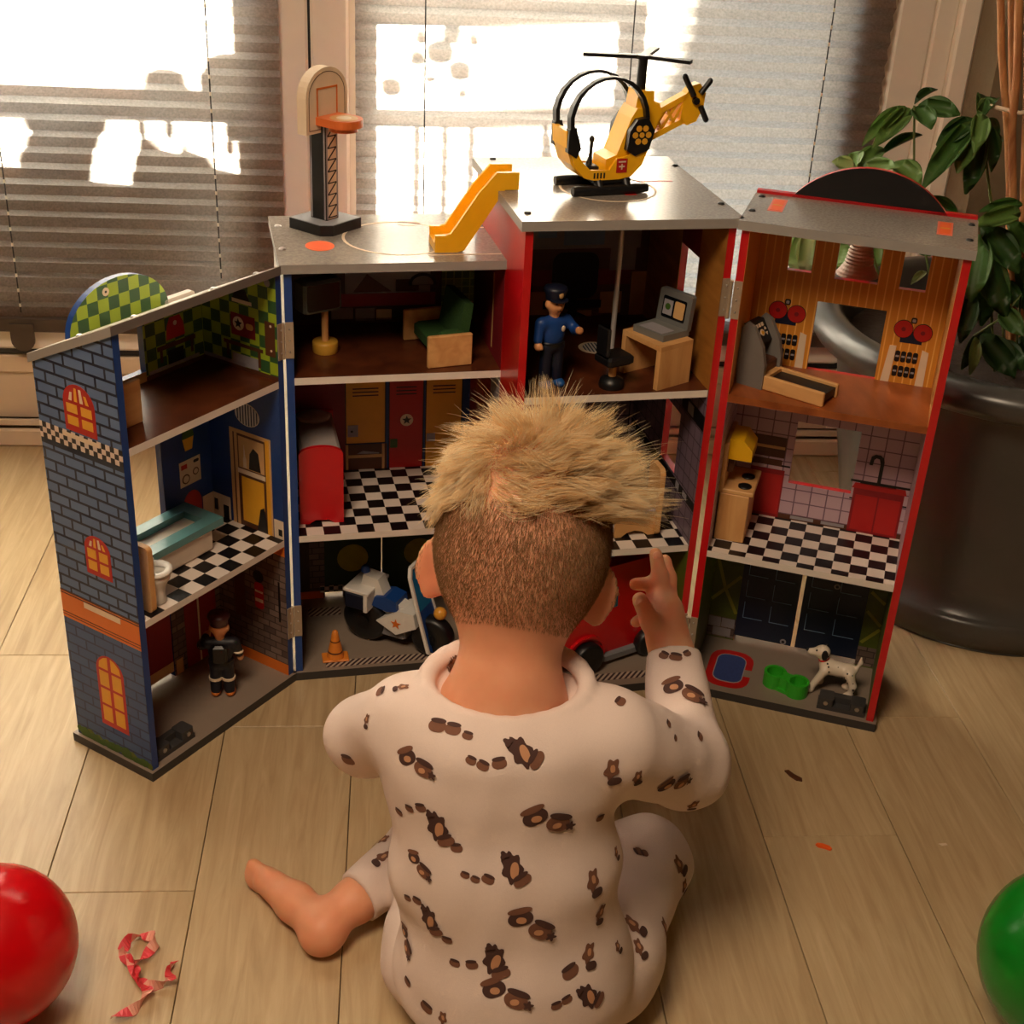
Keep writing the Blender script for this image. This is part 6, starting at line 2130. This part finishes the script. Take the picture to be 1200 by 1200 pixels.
def acc_short(l):
    if l[2] > hairline(l) + .010:
        return False
    if l[1] < .0:
        lo = -.088 - (.012 if abs(l[0] + .004) < .007 else 0)
        return l[2] > lo + .034 * rng.uniform(0, 1) ** 1.5
    return l[2] > -.030 + l[1] * .9 and l[1] < .045


r0, n0 = sample_head(30000, acc_short)
dn = -hu[None, :] * .85 + n0 * .22 + rng.normal(size=r0.shape) * .20
dn /= np.linalg.norm(dn, axis=1)[:, None]
L = (HROT @ (r0 - HC).T).T
ln = .0020 + .0035 * np.clip((L[:, 2] + .06) / .08, 0, 1) ** 1.5 + rng.uniform(0, .0012, len(r0))
strands('cropped_hair', r0, dn, ln, np.full(len(r0), .00021), 2, lambda p, d, f: -hu[None, :] * .25, rng.uniform(0, 1, len(r0)), M_STUB, child)

r1, n1 = sample_head(18000, lambda l: l[2] > hairline(l) + rng.uniform(-.006, .006) and l[1] < .075)
L = (HROT @ (r1 - HC).T).T
whorl = H(-.004, -.030, .076)
away = r1 - whorl
away -= n1 * np.sum(away * n1, 1)[:, None]
dist = np.linalg.norm(away, axis=1)
away /= dist[:, None] + 1e-6
away *= np.clip(dist / .03, .1, 1)[:, None]
swirl = np.cross(n1, away)
rp = np.clip(L[:, 0] / .055, 0, 1)
lp = np.clip(-L[:, 0] / .055, 0, 1)
back = np.clip((-L[:, 1] - .03) / .045, 0, 1)
tf = np.clip(L[:, 2] / .08, 0, 1)
side = np.tanh((L[:, 0] + .052) / .022)
wave = np.sin(L[:, 0] * 70 + L[:, 2] * 55) * .35
mid = np.exp(-((L[:, 0] + .052) / .016) ** 2)
D = n1 * (.34 + .40 * rp + .25 * tf - .18 * back * (1 - rp))[:, None] + away * (.55 * (1 - .75 * back))[:, None] + hr_[None] * (side * .62 * back + rp * .40 + wave * back)[:, None] + hu[None] * (.42 * rp + .30 * back * (1 - lp) - .25 * mid * back - .06 * lp * back + wave * .5 * back - .22 * np.exp(-((L[:, 0] + .03) / .02) ** 2) * back)[:, None] + swirl * .24
D += rng.normal(size=D.shape) * .13
D /= np.linalg.norm(D, axis=1)[:, None]
lens = rng.uniform(.012, .024, len(r1)) + .024 * rp * rng.uniform(0, 1, len(r1)) ** 1.5 + .010 * tf
nc = 300
cc = rng.choice(len(r1), nc, replace=False)
cid = np.zeros(len(r1), int)
for s in range(0, len(r1), 2000):
    dd = ((r1[s:s + 2000, None] - r1[None, cc]) ** 2).sum(2)
    cid[s:s + 2000] = cc[dd.argmin(1)]
cjit = rng.normal(size=(len(r1), 3)) * .17
D += cjit[cid]
clen = rng.uniform(.75, 1.3, len(r1))
lens = lens * clen[cid]
wild = rng.uniform(0, 1, len(r1)) < .06
lens[wild] *= 1.3
D[wild] += n1[wild] * .5 + rng.normal(size=(wild.sum(), 3)) * .3
D /= np.linalg.norm(D, axis=1)[:, None]
cw = np.where(wild, 0.05, rng.uniform(.35, .85, len(r1)))
tone = np.clip(.5 + .25 * rng.normal(size=len(r1)) + .2 * (lens > .04), 0, 1)
strands('hair', r1, D, lens, rng.uniform(.00020, .00036, len(r1)), 6, lambda p, d, f: np.array([0, 0, -.06])[None] + 0 * d, tone, M_HAIR, child, clump=(cid, cw))

# ------------------------------------------------------------------ balloons, ribbon and bits on the floor
def balloon(name, label, c, R_, mat, knot):
    r = thing(name, label, 'balloon', Matrix.Translation(c), 'balloons on the floor')
    k = Vector(knot).normalized()
    Mx = k.to_track_quat('Z', 'Y').to_matrix().to_4x4()
    prof = []
    for i in range(25):
        a = math.pi * i / 24
        z = -math.cos(a)
        rr = math.sin(a) * (1 if z < 0 else 1 - .10 * z * z)
        prof.append((max(rr * R_, .0008), z * R_ * (1 if z < 0 else 1.16)))
    part('skin', MB().lathe(prof, n=40, M=Mx), [mat], r)
    part('knot', MB().lathe([(.004, 0), (.0025, .004), (.007, .011), (.0075, .012)], (0, 0, R_ * 1.155), 12, M=Mx), [mat], r)


def rubber(name, col):
    m, nt, b = new_mat(name)
    nz = nd(nt, 'ShaderNodeTexNoise')
    nz.inputs['Scale'].default_value = 30
    nt.links.new(ovec(nt), nz.inputs['Vector'])
    c = lin(col)
    nt.links.new(mixc(nt, nz.outputs[0], c, tuple(x * .92 for x in c[:3]) + (1,)), b.inputs['Base Color'])
    b.inputs['Roughness'].default_value = .22
    b.inputs['Subsurface Weight'].default_value = .25
    b.inputs['Subsurface Radius'].default_value = (.03, .03, .03)
    return m


balloon('balloon', 'glossy red balloon lying on the floor at the left', (-.3679, .9509, .0765), .0761, rubber('red_rubber', (205, 4, 16)), (-.8, -.5, -.15))
balloon('balloon', 'glossy green balloon lying on the floor at the right', (.6502, .8927, .0912), .0908, rubber('green_rubber', (10, 130, 30)), (.9, -.4, -.1))

M_RIB = plain('pink_red_paper', (214, 62, 70), .6)
M_RIB2 = plain('pale_pink_paper', (226, 160, 140), .6)
RIB = [[(-.2665, 1.0105), (-.262, 1.025), (-.252, 1.032), (-.240, 1.030), (-.235, 1.018), (-.243, 1.003), (-.2525, .993), (-.262, 1.000), (-.267, 1.010), (-.256, .996), (-.247, .978), (-.2430, .968)],
       [(-.2520, .992), (-.247, .974), (-.236, .966), (-.220, .966), (-.2135, .972), (-.2175, .985), (-.2135, .996)],
       [(-.2395, .968), (-.233, .957), (-.238, .944), (-.246, .934), (-.262, .925)]]
rb = thing('paper_streamer', 'curled red and pink paper streamer on the floor near the red balloon', 'streamer', Matrix.Translation((-.245, .99, 0)))
for si, s in enumerate(RIB):
    V, F, MI = [], [], []
    pts = []
    for i in range(len(s) - 1):
        for k in range(4):
            f = k / 4
            pts.append((s[i][0] * (1 - f) + s[i + 1][0] * f, s[i][1] * (1 - f) + s[i + 1][1] * f))
    pts.append(s[-1])
    for i, (x, y) in enumerate(pts):
        a = pts[max(0, i - 1)]
        b = pts[min(len(pts) - 1, i + 1)]
        t = Vector((b[0] - a[0], b[1] - a[1], 0)).normalized()
        n = Vector((-t.y, t.x, 0))
        tw = i * .33 + si
        w = .0055
        o = n * math.cos(tw) * w + Vector((0, 0, 1)) * math.sin(tw) * w
        zc = .0075 + .002 * math.sin(i * .5)
        for sg in (-1, 1):
            V.append((x + .245 + sg * o.x, y - .99 + sg * o.y, max(.0012, zc + sg * o.z)))
            V.append((x + .245 + sg * o.x, y - .99 + sg * o.y, max(.0006, zc + sg * o.z - .0006)))
        if i:
            j = 4 * i
            F += [[j - 4, j - 2, j + 2, j], [j - 3, j + 1, j + 3, j - 1], [j - 4, j, j + 1, j - 3], [j - 2, j - 1, j + 3, j + 2]]
            MI += [0 if math.sin(tw) > -.2 else 1, 1, 0, 0]
    m = MB()
    m.add(V, F, None, MI, False)
    part('paper_strip', m, [M_RIB, M_RIB2], rb)
cr = thing('orange_crumb', 'small orange crumb on the floor right of the child', 'crumb', Matrix.Translation((.4908, 1.1539, 0)))
part('crumb', MB().prism([(-.0085, .0035), (-.006, .0055), (0, .0045), (.007, .000), (.0085, -.0045), (.006, -.0062), (.001, -.003), (-.006, -.0005)], 0, .0022), [M_ORANGE], cr)
cr = thing('dry_leaf_crumb', 'dark brown dry leaf crumb on the floor near the right wing', 'crumb', Matrix.Translation((.4885, 1.2793, 0)))
part('crumb', MB().prism([(-.009, .010), (-.004, .011), (.002, .002), (.009, -.005), (.008, -.010), (.001, -.008), (-.005, .000)], 0, .0018), [M_BROWN_INK], cr)
cr = thing('paper_scrap', 'tiny white paper scrap on the floor left of the green balloon', 'scrap', Matrix.Translation((.6321, 1.1557, 0)))
part('scrap', MB().prism([(-.005, .001), (.004, .002), (.005, -.0015), (-.002, -.002)], 0, .001), [M_CREAM], cr)

# ------------------------------------------------------------------ potted plant behind the red wing
PX_, PY_ = .900, 1.760
plant = thing('potted_umbrella_plant', 'tall umbrella plant in a large dark round pot beside the right window', 'plant', Matrix.Translation((PX_, PY_, 0)))
M_POT = plain('dark_pot', (72, 70, 66), 0.28, var=.15, scale=20, spec=.6)
prof = [(.215, 0), (.226, .004), (.228, .040), (.222, .047), (.216, .048), (.222, .10), (.245, .22), (.262, .33), (.266, .372), (.272, .376), (.286, .372), (.304, .380), (.314, .395), (.312, .410), (.298, .420), (.280, .420), (.268, .412), (.262, .396), (.256, .36)]
part('pot', MB().lathe(prof, n=64, close=False), [M_POT], plant)
part('saucer', MB().lathe([(.2, 0), (.2255, .001), (.2255, .003), (.2, .004)], n=48), [M_POT], plant)
soil = MB().lathe([(.001, .372), (.12, .374), (.2, .368), (.258, .366)], n=40, close=False)
part('soil', soil, [plain('potting_soil', (52, 36, 26), .95, var=.5, scale=120, bmp=.9)], plant)
M_STEM = wood_mat('tan_stem', (140, 84, 48), (196, 140, 88), (60, 60, 14), .6)
M_GSTEM = plain('green_stem', (96, 110, 56), .5)
STEMS = [([(0.671, 1.77, 0.707), (0.69, 1.77, 0.606), (0.74, 1.77, 0.47), (.80, 1.77, .36)], .0016, 1), ([(0.748, 1.74, 0.695), (0.77, 1.74, 0.644), (0.815, 1.74, 0.518), (0.861, 1.74, 0.36)], .002, 1),
         ([(0.756, 1.68, 0.572), (0.783, 1.68, 0.501), (0.822, 1.68, 0.36)], .002, 1), ([(0.597, 1.74, 0.63), (0.640, 1.75, 0.52), (0.72, 1.76, 0.36)], .002, 1), ([(0.755, 1.63, 0.443), (0.788, 1.63, 0.47), (0.805, 1.63, 0.501), (.84, 1.66, .36)], .0016, 1),
         ([(0.70, 1.76, 1.15), (0.746, 1.76, 0.872), (0.768, 1.76, 0.781), (0.801, 1.76, 0.674), (0.831, 1.76, 0.56), (0.881, 1.76, 0.34)], .005, 0), ([(.72, 1.72, 1.12), (0.753, 1.72, 0.877), (0.776, 1.72, 0.767), (0.786, 1.72, 0.693), (0.81, 1.72, 0.594), (0.867, 1.72, 0.34)], .0055, 0),
         ([(.73, 1.8, 1.12), (0.778, 1.8, 0.868), (0.811, 1.8, 0.732), (0.841, 1.8, 0.584), (0.896, 1.8, 0.34)], .006, 0), ([(.74, 1.74, 1.1), (0.773, 1.74, 0.875), (0.807, 1.74, 0.722), (0.836, 1.74, 0.577), (0.888, 1.74, 0.34)], .005, 0), ([(.77, 1.78, 1.1), (0.802, 1.78, 0.872), (0.837, 1.78, 0.715), (0.92, 1.78, 0.34)], .006, 0)]
for pts, rr, g in STEMS:
    m = MB().tube([(x - PX_, y - PY_, z) for x, y, z in pts], rr, 8)
    part('stem', m, [M_GSTEM if g else M_STEM], plant)
m = MB().tube([(.762 - PX_, 1.745 - PY_, .715), (.79 - PX_, 1.715 - PY_, .713), (.815 - PX_, 1.735 - PY_, .713)], .003, 6)
part('plant_tie', m, [M_CREAM], plant)
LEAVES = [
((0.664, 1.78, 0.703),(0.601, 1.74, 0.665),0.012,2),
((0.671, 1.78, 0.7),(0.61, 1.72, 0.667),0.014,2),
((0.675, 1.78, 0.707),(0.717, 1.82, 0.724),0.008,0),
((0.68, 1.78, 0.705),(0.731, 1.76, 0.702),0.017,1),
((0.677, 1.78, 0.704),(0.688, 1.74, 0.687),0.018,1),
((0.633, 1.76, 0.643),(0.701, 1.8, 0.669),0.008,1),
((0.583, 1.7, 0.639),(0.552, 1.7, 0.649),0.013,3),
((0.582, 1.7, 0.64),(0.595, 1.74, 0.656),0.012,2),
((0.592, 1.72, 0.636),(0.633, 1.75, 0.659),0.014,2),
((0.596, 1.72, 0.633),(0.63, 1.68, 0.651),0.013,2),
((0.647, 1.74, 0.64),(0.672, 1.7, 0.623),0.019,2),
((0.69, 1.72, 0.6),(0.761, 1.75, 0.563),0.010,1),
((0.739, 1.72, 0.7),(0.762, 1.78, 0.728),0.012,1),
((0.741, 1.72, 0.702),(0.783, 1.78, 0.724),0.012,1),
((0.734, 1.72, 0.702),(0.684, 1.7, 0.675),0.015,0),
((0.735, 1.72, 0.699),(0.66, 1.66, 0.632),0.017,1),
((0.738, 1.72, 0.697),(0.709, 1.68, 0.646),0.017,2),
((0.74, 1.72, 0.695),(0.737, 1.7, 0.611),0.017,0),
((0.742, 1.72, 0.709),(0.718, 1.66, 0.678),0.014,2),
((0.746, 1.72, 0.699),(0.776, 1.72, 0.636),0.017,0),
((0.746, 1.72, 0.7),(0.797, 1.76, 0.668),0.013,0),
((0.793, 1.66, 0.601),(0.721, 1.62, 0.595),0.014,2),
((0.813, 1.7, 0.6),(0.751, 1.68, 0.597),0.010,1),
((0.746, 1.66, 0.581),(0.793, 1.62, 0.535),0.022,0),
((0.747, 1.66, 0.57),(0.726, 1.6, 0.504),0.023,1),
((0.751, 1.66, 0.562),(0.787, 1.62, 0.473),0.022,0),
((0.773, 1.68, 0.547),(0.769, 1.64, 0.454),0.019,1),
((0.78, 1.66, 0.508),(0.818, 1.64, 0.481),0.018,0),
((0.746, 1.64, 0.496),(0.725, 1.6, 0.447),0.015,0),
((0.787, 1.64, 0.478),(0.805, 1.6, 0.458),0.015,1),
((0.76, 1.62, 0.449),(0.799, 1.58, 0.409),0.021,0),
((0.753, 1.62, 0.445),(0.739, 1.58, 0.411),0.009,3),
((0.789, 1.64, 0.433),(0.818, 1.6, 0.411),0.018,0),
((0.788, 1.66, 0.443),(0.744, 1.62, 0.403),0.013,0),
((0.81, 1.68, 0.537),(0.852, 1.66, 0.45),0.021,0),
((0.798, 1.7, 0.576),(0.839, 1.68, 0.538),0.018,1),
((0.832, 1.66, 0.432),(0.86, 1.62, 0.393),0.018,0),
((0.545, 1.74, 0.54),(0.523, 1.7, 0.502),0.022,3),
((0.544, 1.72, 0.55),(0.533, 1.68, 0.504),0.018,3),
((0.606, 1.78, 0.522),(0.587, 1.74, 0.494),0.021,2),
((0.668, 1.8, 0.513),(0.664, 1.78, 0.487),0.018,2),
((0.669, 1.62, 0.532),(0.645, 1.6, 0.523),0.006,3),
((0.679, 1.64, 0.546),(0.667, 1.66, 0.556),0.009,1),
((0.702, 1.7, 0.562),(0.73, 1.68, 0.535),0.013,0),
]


def leaf_mat(name, c):
    m, nt, b = new_mat(name)
    nz = nd(nt, 'ShaderNodeTexNoise')
    nz.inputs['Scale'].default_value = 60
    nt.links.new(ovec(nt), nz.inputs['Vector'])
    cc = lin(c)
    nt.links.new(mixc(nt, nz.outputs[0], tuple(x * .8 for x in cc[:3]) + (1,), tuple(x * 1.2 for x in cc[:3]) + (1,)), b.inputs['Base Color'])
    b.inputs['Roughness'].default_value = .42
    t = nd(nt, 'ShaderNodeBsdfTranslucent')
    t.inputs[0].default_value = tuple(x * 1.3 for x in cc[:3]) + (1,)
    mx = nd(nt, 'ShaderNodeMixShader')
    mx.inputs[0].default_value = .25
    nt.links.new(b.outputs[0], mx.inputs[1])
    nt.links.new(t.outputs[0], mx.inputs[2])
    nt.links.new(mx.outputs[0], nt.nodes['Material Output'].inputs[0])
    return m


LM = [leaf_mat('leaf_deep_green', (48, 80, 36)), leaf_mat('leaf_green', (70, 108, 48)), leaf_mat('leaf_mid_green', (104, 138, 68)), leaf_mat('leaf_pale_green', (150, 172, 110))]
LMESH = []
for mi_ in range(4):
    V, F = [], []
    n = 9
    for i in range(n + 1):
        t = i / n
        w = (math.sin(math.pi * min(1, t * .96 + .02)) ** .8) * (1 - .12 * t) * .5
        z = -.16 * t * t + .05 * t
        V += [(-w, t, z + w * .35), (0, t, z), (w, t, z + w * .35), (-w * .9, t, z + w * .35 - .012), (0, t, z - .014), (w * .9, t, z + w * .35 - .012)]
    for i in range(n):
        a, b = 6 * i, 6 * i + 6
        F += [[a, a + 1, b + 1, b], [a + 1, a + 2, b + 2, b + 1], [a + 3, b + 3, b + 4, a + 4], [a + 4, b + 4, b + 5, a + 5], [a, b, b + 3, a + 3], [a + 2, a + 5, b + 5, b + 2]]
    m = MB()
    m.add(V, F, None, 0, True)
    me = m.mesh('leaf')
    me.materials.append(LM[mi_])
    LMESH.append(me)
rl = random.Random(3)
for b, t, hw, k in LEAVES:
    b, t = Vector(b), Vector(t)
    y = t - b
    L_ = y.length
    y.normalize()
    face = (Vector((-.25, -.75, .62)) + Vector((rl.uniform(-.35, .35), rl.uniform(-.2, .2), rl.uniform(-.2, .3)))).normalized()
    x = y.cross(face).normalized()
    z = x.cross(y).normalized()
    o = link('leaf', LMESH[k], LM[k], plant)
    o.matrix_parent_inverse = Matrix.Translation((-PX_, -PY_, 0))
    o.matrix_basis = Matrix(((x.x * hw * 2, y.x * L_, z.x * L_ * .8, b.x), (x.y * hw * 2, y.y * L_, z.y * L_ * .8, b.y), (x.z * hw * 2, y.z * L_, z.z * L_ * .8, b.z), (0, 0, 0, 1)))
